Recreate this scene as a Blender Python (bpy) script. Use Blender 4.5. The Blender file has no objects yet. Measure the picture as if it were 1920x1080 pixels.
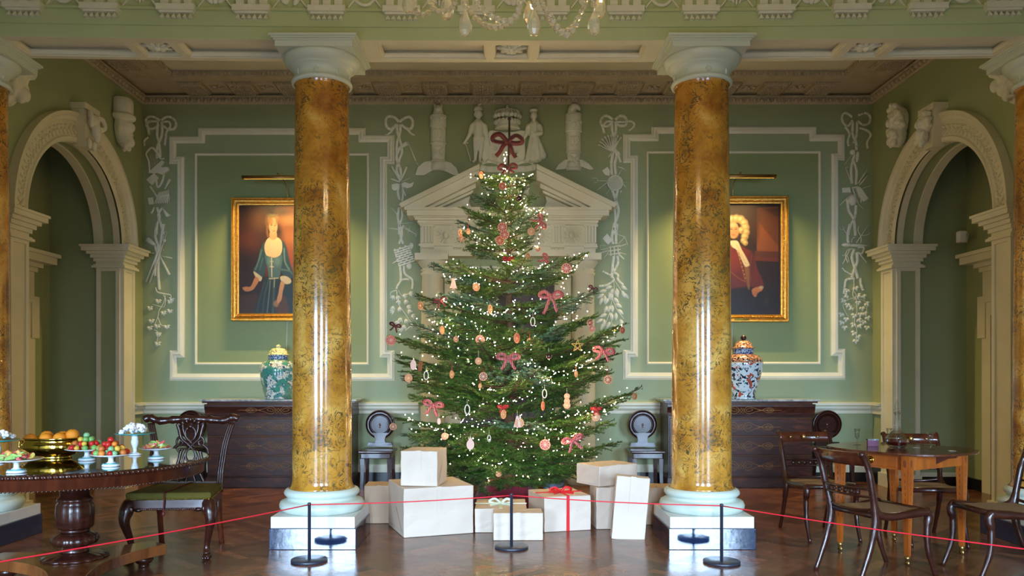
import bpy, bmesh, math, random
import numpy as np
from mathutils import Vector, Matrix

PI = math.pi
F = 1484.0; CX = 938.0; CY = 700.0; CAMX = -0.093; CAMZ = 1.35
WALLD = 9.87; W = 4.55
sc = bpy.context.scene
COL = sc.collection

# ---------------------------------------------------------------- camera
cd = bpy.data.cameras.new('camera'); cam = bpy.data.objects.new('camera', cd); COL.objects.link(cam)
cam.location = (CAMX, 0, CAMZ); cam.rotation_euler = (PI/2, 0, 0)
cd.sensor_width = 36; cd.lens = 36*F/1920; cd.shift_x = 22/1920; cd.shift_y = 160/1920
cd.clip_start = 0.05; cd.clip_end = 100
sc.camera = cam
# ---------------------------------------------------------------- exposure, world, daylight
sc.view_settings.view_transform = 'Standard'; sc.view_settings.look = 'None'
sc.view_settings.gamma = 1; sc.view_settings.use_curve_mapping = False
sc.view_settings.exposure = 0.0
wd = bpy.data.worlds.new('world'); sc.world = wd; wd.use_nodes = True
wd.node_tree.nodes['Background'].inputs[0].default_value = (0.75, 0.85, 1.0, 1)
wd.node_tree.nodes['Background'].inputs[1].default_value = 0.12

def area(name, loc, rot, sx, sy, power, color, spread=180):
    l = bpy.data.lights.new(name, 'AREA'); l.shape = 'RECTANGLE'; l.size = sx; l.size_y = sy
    l.energy = power; l.color = color; l.spread = math.radians(spread)
    o = bpy.data.objects.new(name, l); COL.objects.link(o); o.location = loc; o.rotation_euler = rot
    return o
def point(name, loc, power, color, rad=0.05):
    l = bpy.data.lights.new(name, 'POINT'); l.energy = power; l.color = color; l.shadow_soft_size = rad
    o = bpy.data.objects.new(name, l); COL.objects.link(o); o.location = loc
    return o
COOL = (0.50, 0.72, 1.0)
# daylight through the windows and the glazed door slits of the front wall (behind the camera)
WINS = [(-3.35, 1.5, 410), (-0.22, 0.24, 130), (0.42, 0.24, 130), (3.5, 1.5, 410)]    # centre, width, watts
for wx, ww, wp in WINS:
    area('window_daylight', (wx, -2.90, 1.6), (PI/2-math.radians(30), 0, 0), ww-.05, 2.2, wp, COOL, 85)   # sky light comes in sloping down
CHAND = 9.5                             # watts of each chandelier candle

# ---------------------------------------------------------------- helpers
def srgb(r, g, b):
    f = lambda c: (c/255/12.92) if c/255 <= 0.04045 else ((c/255+0.055)/1.055)**2.4
    return (f(r), f(g), f(b))
def P(px, py, d):                       # a point of the place seen at that pixel, d metres into the room
    return (CAMX+(px-CX)/F*d, d, CAMZ+(CY-py)/F*d)
def X(px, d): return CAMX+(px-CX)/F*d
def Z(py, d): return CAMZ+(CY-py)/F*d
_m = {}
def mat(name, color, rough=0.5, metal=0.0, noise=None, scale=8.0, bump=0.0, bscale=60.0, spec=0.5,
        coat=0.0, emit=None, estr=0.0, trans=0.0, ior=1.45, dist=0.0, stretch=(1, 1, 1), sheen=0.0):
    if name in _m: return _m[name]
    m = bpy.data.materials.new(name); m.use_nodes = True; nt = m.node_tree
    b = nt.nodes['Principled BSDF']
    b.inputs['Base Color'].default_value = (*color, 1); b.inputs['Roughness'].default_value = rough
    b.inputs['Metallic'].default_value = metal; b.inputs['Specular IOR Level'].default_value = spec
    b.inputs['Coat Weight'].default_value = coat; b.inputs['Coat Roughness'].default_value = 0.05
    b.inputs['Transmission Weight'].default_value = trans; b.inputs['IOR'].default_value = ior
    b.inputs['Sheen Weight'].default_value = sheen
    if emit: b.inputs['Emission Color'].default_value = (*emit, 1); b.inputs['Emission Strength'].default_value = estr
    tc = nt.nodes.new('ShaderNodeTexCoord'); mp = nt.nodes.new('ShaderNodeMapping')
    mp.inputs['Scale'].default_value = stretch
    nt.links.new(tc.outputs['Object'], mp.inputs[0])
    if noise:
        n = nt.nodes.new('ShaderNodeTexNoise'); n.inputs['Scale'].default_value = scale
        n.inputs['Detail'].default_value = 6; n.inputs['Distortion'].default_value = dist
        nt.links.new(mp.outputs[0], n.inputs['Vector'])
        r = nt.nodes.new('ShaderNodeValToRGB')
        stops = [(0.3, color), (0.7, noise)] if not isinstance(noise, list) else noise
        els = r.color_ramp.elements
        while len(els) < len(stops): els.new(0.5)
        for e, (p, c) in zip(els, stops): e.position = p; e.color = (*c, 1)
        nt.links.new(n.outputs[0], r.inputs[0]); nt.links.new(r.outputs[0], b.inputs['Base Color'])
    if bump:
        n2 = nt.nodes.new('ShaderNodeTexNoise'); n2.inputs['Scale'].default_value = bscale; n2.inputs['Detail'].default_value = 4
        nt.links.new(mp.outputs[0], n2.inputs['Vector'])
        bp = nt.nodes.new('ShaderNodeBump'); bp.inputs['Strength'].default_value = bump; bp.inputs['Distance'].default_value = 0.01
        nt.links.new(n2.outputs[0], bp.inputs['Height']); nt.links.new(bp.outputs[0], b.inputs['Normal'])
    _m[name] = m
    return m

def cr(pts, n=6, closed=False):         # smooth curve through points
    pts = [tuple(p) for p in pts]; k = len(pts[0]); out = []
    N = len(pts)
    if N < 3 and not closed: return pts
    rng = range(N if closed else N-1)
    for i in rng:
        g = lambda j: pts[j % N] if closed else pts[min(max(j, 0), N-1)]
        a, b, c, d = g(i-1), g(i), g(i+1), g(i+2)
        for s in range(n):
            t = s/n
            out.append(tuple(0.5*((2*b[q])+(-a[q]+c[q])*t+(2*a[q]-5*b[q]+4*c[q]-d[q])*t*t+(-a[q]+3*b[q]-3*c[q]+d[q])*t**3) for q in range(k)))
    if not closed: out.append(pts[-1])
    return out

class MB:
    def __init__(s): s.v = []; s.f = []; s.sm = []; s.mi = []; s.M = Matrix.Identity(4); s.slot = 0
    def add(s, vs, fs, smooth=False):
        o = len(s.v)
        for p in vs:
            q = s.M @ Vector(p); s.v.append((q.x, q.y, q.z))
        for f in fs: s.f.append(tuple(i+o for i in f)); s.sm.append(smooth); s.mi.append(s.slot)
        return s
    def box(s, x0, x1, y0, y1, z0, z1):
        e = .00011*((len(s.f)//6) % 7)               # neighbouring blocks never share one plane exactly
        x0 -= e; x1 += e; y0 -= e; y1 += e; z0 -= e; z1 += e
        return s.add([(x0,y0,z0),(x1,y0,z0),(x1,y1,z0),(x0,y1,z0),(x0,y0,z1),(x1,y0,z1),(x1,y1,z1),(x0,y1,z1)],
                     [(0,3,2,1),(4,5,6,7),(0,1,5,4),(1,2,6,5),(2,3,7,6),(3,0,4,7)])
    def frust(s, x, y, z0, z1, a0, b0, a1, b1):      # box tapering from half sizes a0,b0 to a1,b1
        return s.add([(x-a0,y-b0,z0),(x+a0,y-b0,z0),(x+a0,y+b0,z0),(x-a0,y+b0,z0),(x-a1,y-b1,z1),(x+a1,y-b1,z1),(x+a1,y+b1,z1),(x-a1,y+b1,z1)],
                     [(0,3,2,1),(4,5,6,7),(0,1,5,4),(1,2,6,5),(2,3,7,6),(3,0,4,7)])
    def obox(s, a, b, w, t, up=(0,0,1)):             # bar from a to b, w wide, t thick
        a = Vector(a); b = Vector(b); d = (b-a).normalized(); u = Vector(up)
        r = d.cross(u)
        if r.length < 1e-4: r = d.cross(Vector((0,1,0)))
        r.normalize(); n = r.cross(d)
        vs = []
        for p in (a, b):
            for i, j in ((-1,-1),(1,-1),(1,1),(-1,1)): vs.append(tuple(p+r*(i*w/2)+n*(j*t/2)))
        return s.add(vs, [(0,1,2,3),(7,6,5,4),(0,4,5,1),(1,5,6,2),(2,6,7,3),(3,7,4,0)])
    def lathe(s, prof, x=0, y=0, z=0, seg=32, smooth=True, mod=None):
        vs = []; fs = []; n = len(prof)
        for i in range(seg):
            a = 2*PI*i/seg
            for k, (r, h) in enumerate(prof):
                rr = r*(mod(a, k) if mod else 1)
                vs.append((x+rr*math.cos(a), y+rr*math.sin(a), z+h))
        for i in range(seg):
            j = (i+1) % seg
            for k in range(n-1): fs.append((i*n+k, j*n+k, j*n+k+1, i*n+k+1))
        s.add(vs, fs, smooth)
        o = len(s.v)-len(vs)
        if prof[0][0] > 1e-5: s.f.append(tuple(o+i*n for i in reversed(range(seg)))); s.sm.append(False); s.mi.append(s.slot)
        if prof[-1][0] > 1e-5: s.f.append(tuple(o+i*n+n-1 for i in range(seg))); s.sm.append(False); s.mi.append(s.slot)
        return s
    def tube(s, pts, r, seg=8, smooth=True, flat=1.0, ref=(0,0,1)):
        pts = [Vector(p) for p in pts]; n = len(pts); R = r if isinstance(r, (list, tuple)) else [r]*n
        vs = []; fs = []; u = None
        for i, p in enumerate(pts):
            d = (pts[min(i+1, n-1)]-pts[max(i-1, 0)])
            if d.length < 1e-9: d = Vector((0,0,1))
            d.normalize()
            if u is None:
                u = Vector(ref)
                if abs(d.dot(u)) > .95: u = Vector((0,1,0)) if abs(d.y) < .9 else Vector((1,0,0))
            u = (u-d*u.dot(d))
            if u.length < 1e-6: u = d.orthogonal()
            u.normalize(); w = d.cross(u)
            for k in range(seg):
                a = 2*PI*k/seg
                vs.append(tuple(p+w*(math.cos(a)*R[i])+u*(math.sin(a)*R[i]*flat)))
        for i in range(n-1):
            for k in range(seg):
                j = (k+1) % seg; fs.append((i*seg+k, i*seg+j, (i+1)*seg+j, (i+1)*seg+k))
        fs.append(tuple(reversed(range(seg)))); fs.append(tuple((n-1)*seg+k for k in range(seg)))
        return s.add(vs, fs, smooth)
    def ell(s, c, r, rot=None, seg=12, rings=8):
        if not isinstance(r, (tuple, list)): r = (r, r, r)
        R = rot if rot else Matrix.Identity(3)
        vs = [tuple(Vector(c)+R@Vector((0,0,-r[2])))]; fs = []
        for i in range(1, rings):
            t = -PI/2+PI*i/rings
            for k in range(seg):
                a = 2*PI*k/seg
                vs.append(tuple(Vector(c)+R@Vector((r[0]*math.cos(t)*math.cos(a), r[1]*math.cos(t)*math.sin(a), r[2]*math.sin(t)))))
        vs.append(tuple(Vector(c)+R@Vector((0,0,r[2])))); L = len(vs)-1
        for k in range(seg):
            j = (k+1) % seg
            fs.append((0, 1+j, 1+k)); fs.append((L, L-seg+k, L-seg+j))
            for i in range(rings-2): fs.append((1+i*seg+k, 1+i*seg+j, 1+(i+1)*seg+j, 1+(i+1)*seg+k))
        return s.add(vs, fs, True)
    def prism(s, poly, a0, a1, plane='xz', smooth=False):   # polygon in a plane pushed from a0 to a1 along the third axis
        mk = {'xz': lambda p, a: (p[0], a, p[1]), 'xy': lambda p, a: (p[0], p[1], a), 'yz': lambda p, a: (a, p[0], p[1])}[plane]
        n = len(poly); vs = [mk(p, a0) for p in poly]+[mk(p, a1) for p in poly]
        s.add(vs, [tuple(range(n)), tuple(reversed(range(n, 2*n)))])
        o = len(s.v)-2*n
        for i in range(n):
            j = (i+1) % n; s.f.append((o+i, o+n+i, o+n+j, o+j)); s.sm.append(smooth); s.mi.append(s.slot)
        return s
    def mould(s, path, prof, base, closed=True, plane='xz', sgn=-1):
        # profile (offset to the left of the path, height above base) swept with mitres along a 2-D path
        n = len(path); rings = []
        for i in range(n):
            p = Vector(path[i]);
            if closed or 0 < i < n-1:
                a = (p-Vector(path[i-1])).normalized(); b = (Vector(path[(i+1) % n])-p).normalized()
            elif i == 0: a = b = (Vector(path[1])-p).normalized()
            else: a = b = (p-Vector(path[i-1])).normalized()
            na = Vector((-a.y, a.x)); nb = Vector((-b.y, b.x)); m = na+nb
            m = m/max(m.dot(na), 1e-3) if m.length > 1e-6 else na
            rings.append([(p.x+m.x*u, p.y+m.y*u, base+sgn*h) for u, h in prof])
        mk = {'xz': lambda q: (q[0], q[2], q[1]), 'xy': lambda q: (q[0], q[1], q[2]), 'yz': lambda q: (q[2], q[0], q[1])}[plane]
        k = len(prof); vs = [mk(q) for r in rings for q in r]; fs = []
        for i in range(n if closed else n-1):
            j = (i+1) % n
            for q in range(k-1): fs.append((i*k+q, j*k+q, j*k+q+1, i*k+q+1))
        s.add(vs, fs)
        if not closed:
            o = len(s.v)-len(vs)
            s.f.append(tuple(o+q for q in range(k))); s.f.append(tuple(o+(n-1)*k+q for q in reversed(range(k)))); s.sm += [False]*2; s.mi += [s.slot]*2
        return s
    def band(s, pts, w, t, yw):                      # flat ribbon lying on a wall plane y = yw, slightly domed
        n = len(pts); vs = []; fs = []
        for i, p in enumerate(pts):
            a = Vector(pts[max(i-1,0)]); b = Vector(pts[min(i+1,n-1)]); d = (b-a)
            d = d.normalized() if d.length > 1e-9 else Vector((1,0))
            m = Vector((-d.y, d.x)); ww = (w[min(len(w)-1,int(i*len(w)/n))] if isinstance(w, list) else w)/2
            tt = t*(1.0 if i % 4 else 0.55)
            for u, h in ((-1,0),(-1,.75),(-.4,1),(.4,1),(1,.75),(1,0)):
                vs.append((p[0]+m.x*ww*u, yw-tt*h, p[1]+m.y*ww*u))
        for i in range(n-1):
            for q in range(5): fs.append((i*6+q, (i+1)*6+q, (i+1)*6+q+1, i*6+q+1))
        s.add(vs, fs); o = len(s.v)-len(vs)
        s.f.append(tuple(o+q for q in range(6))); s.f.append(tuple(o+(n-1)*6+q for q in reversed(range(6)))); s.sm += [False]*2; s.mi += [s.slot]*2
        return s
    def clamp(s, lim=None):                          # nothing reaches into the walls it is fixed to
        s.v = [(min(max(x,-W+.0006),W-.0006) if lim else x, min(y, WALLD-.0006), z) for x, y, z in s.v]; return s
    def build(s, name, m, parent=None, world=True, recalc=True, bevel=0, sub=0, remesh=0, disp=0, label=None, weld=False):
        off = Vector(parent.location) if (parent and world) else Vector((0,0,0))
        if parent and world and parent.parent: off = off+Vector(parent.parent.location)
        me = bpy.data.meshes.new(name)
        me.from_pydata([(p[0]-off.x, p[1]-off.y, p[2]-off.z) for p in s.v], [], s.f)
        me.polygons.foreach_set('use_smooth', s.sm)
        ms = m if isinstance(m, list) else [m]
        for q in ms: me.materials.append(q)
        if len(ms) > 1: me.polygons.foreach_set('material_index', s.mi)
        if recalc:
            bm = bmesh.new(); bm.from_mesh(me)
            if weld: bmesh.ops.remove_doubles(bm, verts=bm.verts, dist=1e-5)
            bmesh.ops.recalc_face_normals(bm, faces=bm.faces); bm.to_mesh(me); bm.free()
        o = bpy.data.objects.new(name, me); COL.objects.link(o)
        if parent: o.parent = parent
        if bevel:
            b = o.modifiers.new('bevel', 'BEVEL'); b.width = bevel; b.segments = 2; b.limit_method = 'ANGLE'; b.angle_limit = 0.6
        if remesh:
            r = o.modifiers.new('remesh', 'REMESH'); r.mode = 'VOXEL'; r.voxel_size = remesh; r.use_smooth_shade = True
            q = o.modifiers.new('smooth', 'SMOOTH'); q.iterations = 3
        if sub:
            q = o.modifiers.new('sub', 'SUBSURF'); q.levels = sub; q.render_levels = sub
        if label: o['label'] = label
        return o
def tag(o, label=None, cat=None, group=None, kind=None):
    if label: o['label'] = label
    if cat: o['category'] = cat
    if group: o['group'] = group
    if kind: o['kind'] = kind
    return o
def thing(name, label, cat, loc=(0,0,0), group=None, rz=0):
    o = bpy.data.objects.new(name, None); COL.objects.link(o); o.location = loc; o.rotation_euler = (0,0,rz)
    return tag(o, label, cat, group)
def struct(o): o['kind'] = 'structure'; return o
def kids(o): return [c for c in COL.objects if c.parent == o]
def copy_tree(o, parent=None):
    c = o.copy(); COL.objects.link(c); c.parent = parent
    for ch in kids(o): copy_tree(ch, c)
    return c
def rotm(ax, a): return Matrix.Rotation(a, 3, ax)
rnd = random.Random(7)

# ---------------------------------------------------------------- materials
GREEN = mat('green_wall_paint', srgb(160,170,130), 0.55, noise=srgb(153,164,123), scale=1.5, bump=0.05, bscale=200)
GREEN2 = mat('darker_green_wall_paint', srgb(140,152,102), 0.55, noise=srgb(133,146,95), scale=1.5, bump=0.05, bscale=200)
CREAM = mat('cream_paint', srgb(226,222,198), 0.5, noise=srgb(217,213,188), scale=4)
PLASTER = mat('pale_plaster', srgb(232,232,214), 0.6, noise=srgb(222,222,203), scale=14)
PINKISH = mat('buff_cornice_paint', srgb(196,182,154), 0.6, noise=srgb(182,168,142), scale=10)
FRIEZE = mat('pale_green_frieze_paint', srgb(192,204,158), 0.5, noise=srgb(185,198,150), scale=2)
BASEGREEN = mat('pale_blue_green_stone', srgb(206,216,202), 0.35)
WHITE = mat('white_stone', srgb(232,232,228), 0.35, noise=srgb(222,222,216), scale=5)
BLACKST = mat('black_polished_plinth', (0.012,0.022,0.055), 0.07, spec=0.9, coat=0.6, bump=0.05, bscale=25)
SKIRT = mat('black_skirting', (0.01,0.01,0.01), 0.3)
DARKW = mat('dark_mahogany', srgb(66,30,20), 0.28, noise=srgb(40,17,12), scale=5, stretch=(1,1,8), coat=0.22, dist=1.5)
CHESTW = mat('figured_dark_mahogany', srgb(64,34,25), 0.28, noise=[(0.3, srgb(44,24,20)), (0.55, srgb(72,36,26)), (0.8, srgb(112,60,34))], scale=2.2, stretch=(1.2,1,5), coat=0.08, dist=2.5)
REDW = mat('red_brown_wood', srgb(96,46,26), 0.25, noise=srgb(60,26,16), scale=4, stretch=(4,4,1), coat=0.5, dist=1)
SATIN = mat('orange_satinwood', srgb(176,92,30), 0.28, noise=srgb(140,66,20), scale=5, stretch=(3,3,.6), coat=0.4)
INLAY = mat('pale_inlay_line', srgb(180,132,80), 0.4)
DARKIN = mat('dark_inlay', srgb(120,58,26), 0.4)
WALNUT = mat('walnut_veneer', srgb(140,82,42), 0.25, noise=srgb(98,52,24), scale=6, stretch=(1,1,.3), coat=0.5, dist=1)
GILT = mat('gilt', srgb(226,170,78), 0.28, metal=0.85, noise=srgb(196,134,48), scale=30, bump=0.4, bscale=90)
BRASS = mat('polished_brass', srgb(205,165,70), 0.12, metal=1.0, bump=0.15, bscale=30)
OLDBR = mat('dull_brass', srgb(176,140,84), 0.35, metal=0.9)
MARBLETOP = mat('grey_white_marble', srgb(210,210,205), 0.12, noise=srgb(120,120,118), scale=14)
CANE = mat('woven_cane', srgb(178,142,100), 0.6, noise=srgb(110,80,50), scale=160, bump=0.6, bscale=200)
VELVET = mat('olive_green_velvet', srgb(104,92,36), 0.8, noise=srgb(74,66,24), scale=4, spec=0.2)
WRAP = mat('cream_wrapping_paper', srgb(216,196,176), 0.55, noise=srgb(206,186,166), scale=3, bump=0.25, bscale=7)
WRAP2 = mat('buff_wrapping_paper', srgb(196,168,140), 0.55, noise=srgb(186,158,130), scale=3, bump=0.25, bscale=7)
TAPE = mat('brown_parcel_tape', srgb(170,140,108), 0.3)
REDRIB = mat('red_ribbon', srgb(214,30,36), 0.35)
DKRED = mat('dark_red_velvet_ribbon', srgb(92,6,14), 0.45, sheen=0.5)
POSTM = mat('black_powder_coat', srgb(46,50,62), 0.35, spec=0.6)
ROPE = mat('red_elastic_rope', srgb(235,40,58), 0.5)
BARK = mat('fir_bark', srgb(92,70,52), 0.9, noise=srgb(60,46,36), scale=40)
GLASSM = bpy.data.materials.new('clear_glass'); GLASSM.use_nodes = True
nt = GLASSM.node_tree; nt.nodes.remove(nt.nodes['Principled BSDF']); a_ = nt.nodes.new('ShaderNodeBsdfTransparent'); b_ = nt.nodes.new('ShaderNodeBsdfGlossy'); b_.inputs['Roughness'].default_value = .03
a_.inputs[0].default_value = (.93,.95,.95,1)
c_ = nt.nodes.new('ShaderNodeMixShader'); f_ = nt.nodes.new('ShaderNodeLayerWeight'); f_.inputs[0].default_value = .35
g_ = nt.nodes.new('ShaderNodeMath'); g_.operation = 'MULTIPLY'; g_.inputs[1].default_value = .8; nt.links.new(f_.outputs['Facing'], g_.inputs[0]); nt.links.new(g_.outputs[0], c_.inputs[0]); nt.links.new(a_.outputs[0], c_.inputs[1]); nt.links.new(b_.outputs[0], c_.inputs[2]); nt.links.new(c_.outputs[0], nt.nodes['Material Output'].inputs[0])
CRYST = mat('cut_crystal', (1.0,0.89,0.60), 0.06, trans=0.68, ior=1.6, spec=1.0)
PORC = mat('white_porcelain', srgb(240,242,245), 0.12, coat=0.5)
TEAL = mat('turquoise_glaze', srgb(60,170,170), 0.15, coat=0.5)
GREYCORD = mat('pale_cable', srgb(200,205,190), 0.5)
WOODTAG = mat('pale_birch_wood', srgb(224,180,160), 0.6)
DARKIN2 = mat('dark_door_wood', srgb(54,34,24), 0.35, noise=srgb(38,22,16), scale=3, stretch=(4,4,1))

def column_marble():
    m = bpy.data.materials.new('ochre_scagliola_marble'); m.use_nodes = True; nt = m.node_tree; b = nt.nodes['Principled BSDF']
    tc = nt.nodes.new('ShaderNodeTexCoord'); N = nt.nodes.new; L = nt.links.new
    n1 = N('ShaderNodeTexNoise'); n1.inputs['Scale'].default_value = 3.2; n1.inputs['Detail'].default_value = 8; n1.inputs['Distortion'].default_value = .6
    L(tc.outputs['Object'], n1.inputs['Vector'])
    r1 = N('ShaderNodeValToRGB'); e = r1.color_ramp.elements
    e[0].position = .32; e[0].color = (*srgb(150,90,28),1); e[1].position = .68; e[1].color = (*srgb(226,178,90),1)
    x = e.new(.5); x.color = (*srgb(198,138,48),1)
    L(n1.outputs[0], r1.inputs[0])
    # dark crackle veins gathered in patches
    n2 = N('ShaderNodeTexNoise'); n2.inputs['Scale'].default_value = 11; n2.inputs['Detail'].default_value = 5; n2.inputs['Distortion'].default_value = 2.2
    L(tc.outputs['Object'], n2.inputs['Vector'])
    s = N('ShaderNodeMath'); s.operation = 'SUBTRACT'; s.inputs[1].default_value = .5; L(n2.outputs[0], s.inputs[0])
    a = N('ShaderNodeMath'); a.operation = 'ABSOLUTE'; L(s.outputs[0], a.inputs[0])
    r2 = N('ShaderNodeValToRGB'); e = r2.color_ramp.elements; e[0].position = 0.014; e[0].color = (1,1,1,1); e[1].position = .034; e[1].color = (0,0,0,1)
    L(a.outputs[0], r2.inputs[0])
    n3 = N('ShaderNodeTexNoise'); n3.inputs['Scale'].default_value = 2.4; n3.inputs['Detail'].default_value = 4; n3.inputs['Distortion'].default_value = 1
    L(tc.outputs['Object'], n3.inputs['Vector'])
    r3 = N('ShaderNodeValToRGB'); e = r3.color_ramp.elements; e[0].position = .40; e[0].color = (0.25,0.25,0.25,1); e[1].position = .54; e[1].color = (1,1,1,1)
    L(n3.outputs[0], r3.inputs[0])
    mu = N('ShaderNodeMath'); mu.operation = 'MULTIPLY'; L(r2.outputs[0], mu.inputs[0]); L(r3.outputs[0], mu.inputs[1])
    mx = N('ShaderNodeMix'); mx.data_type = 'RGBA'; L(mu.outputs[0], mx.inputs[0]); L(r1.outputs[0], mx.inputs[6]); mx.inputs[7].default_value = (*srgb(84,70,44),1)
    r4 = N('ShaderNodeValToRGB'); e = r4.color_ramp.elements; e[0].position = .56; e[0].color = (0,0,0,1); e[1].position = .72; e[1].color = (.75,.75,.75,1)
    L(n3.outputs[0], r4.inputs[0])
    mx2 = N('ShaderNodeMix'); mx2.data_type = 'RGBA'; L(r4.outputs[0], mx2.inputs[0]); L(mx.outputs[2], mx2.inputs[6]); mx2.inputs[7].default_value = (*srgb(120,96,44),1)
    L(mx2.outputs[2], b.inputs['Base Color'])
    b.inputs['Roughness'].default_value = .16; b.inputs['Coat Weight'].default_value = .4; b.inputs['Coat Roughness'].default_value = .08
    return m
SCAG = column_marble()
def parquet():
    m = bpy.data.materials.new('polished_oak_parquet'); m.use_nodes = True; nt = m.node_tree; b = nt.nodes['Principled BSDF']
    N = nt.nodes.new; L = nt.links.new
    tc = N('ShaderNodeTexCoord'); mp = N('ShaderNodeMapping'); mp.inputs['Rotation'].default_value = (0,0,PI/4); L(tc.outputs['Object'], mp.inputs[0])
    ck = N('ShaderNodeTexChecker'); ck.inputs['Scale'].default_value = 2.2; L(mp.outputs[0], ck.inputs['Vector'])
    outs = []
    for ang in (0, PI/2):
        m2 = N('ShaderNodeMapping'); m2.inputs['Rotation'].default_value = (0,0,PI/4+ang); L(tc.outputs['Object'], m2.inputs[0])
        br = N('ShaderNodeTexBrick'); br.inputs['Scale'].default_value = 1.0; br.inputs['Brick Width'].default_value = .4545; br.inputs['Row Height'].default_value = .0909
        br.inputs['Mortar Size'].default_value = .0016; br.inputs['Bias'].default_value = 0; br.offset = 0.0
        br.inputs['Color1'].default_value = (*srgb(156,98,66),1); br.inputs['Color2'].default_value = (*srgb(98,60,42),1); br.inputs['Mortar'].default_value = (*srgb(34,20,14),1)
        L(m2.outputs[0], br.inputs['Vector']); outs.append(br)
    mx = N('ShaderNodeMix'); mx.data_type = 'RGBA'; L(ck.outputs['Fac'], mx.inputs[0]); L(outs[0].outputs[0], mx.inputs[6]); L(outs[1].outputs[0], mx.inputs[7])
    n = N('ShaderNodeTexNoise'); n.inputs['Scale'].default_value = 9; n.inputs['Detail'].default_value = 6; L(tc.outputs['Object'], n.inputs['Vector'])
    mx2 = N('ShaderNodeMix'); mx2.data_type = 'RGBA'; mx2.blend_type = 'MULTIPLY'; mx2.inputs[0].default_value = .5
    L(mx.outputs[2], mx2.inputs[6]); L(n.outputs[0], mx2.inputs[7]); L(mx2.outputs[2], b.inputs['Base Color'])
    rr = N('ShaderNodeMapRange'); rr.inputs[3].default_value = .14; rr.inputs[4].default_value = .32; L(n.outputs[0], rr.inputs[0]); L(rr.outputs[0], b.inputs['Roughness'])
    bp = N('ShaderNodeBump'); bp.inputs['Strength'].default_value = .12; bp.inputs['Distance'].default_value = .01
    n4 = N('ShaderNodeTexNoise'); n4.inputs['Scale'].default_value = 14; L(tc.outputs['Object'], n4.inputs['Vector']); L(n4.outputs[0], bp.inputs['Height']); L(bp.outputs[0], b.inputs['Normal'])
    return m
PARQ = parquet()
# ================================================================ THE ROOM
HZ = 5.6                                 # ceiling of the hall in front of the columns
struct(MB().box(-6.6,6.6,-3.2,10.3,-.12,0).build('floor', PARQ))
struct(MB().box(-W-.3,W+.3,-3.2,6.2,HZ,HZ+.1).build('ceiling', CREAM))
struct(MB().box(-5.9,5.9,WALLD,WALLD+.25,0,HZ).build('wall_back', GREEN))
mw = MB()
xs = [-W-.3]+[q for wx, ww, _ in WINS for q in (wx-ww/2, wx+ww/2)]+[W+.3]
for i in range(0, len(xs), 2): mw.box(xs[i], xs[i+1], -3.2, -3.0, 0, HZ)
for wx, ww, _ in WINS: mw.box(wx-ww/2, wx+ww/2, -3.2, -3, 0, .35); mw.box(wx-ww/2, wx+ww/2, -3.2, -3, 3.15, HZ)
struct(mw.build('wall_front', GREEN))
for i, (wx, ww, _) in enumerate(WINS):
    m = MB(); h = ww/2
    for a, b, c, d in ((-h-.05,-h,.3,3.2),(h,h+.05,.3,3.2),(-h-.05,h+.05,3.13,3.2),(-h-.05,h+.05,.28,.36)): m.box(wx+a, wx+b, -3.0, -2.95, c, d)
    struct(m.build('window_%d' % (i+1), CREAM))

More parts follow.
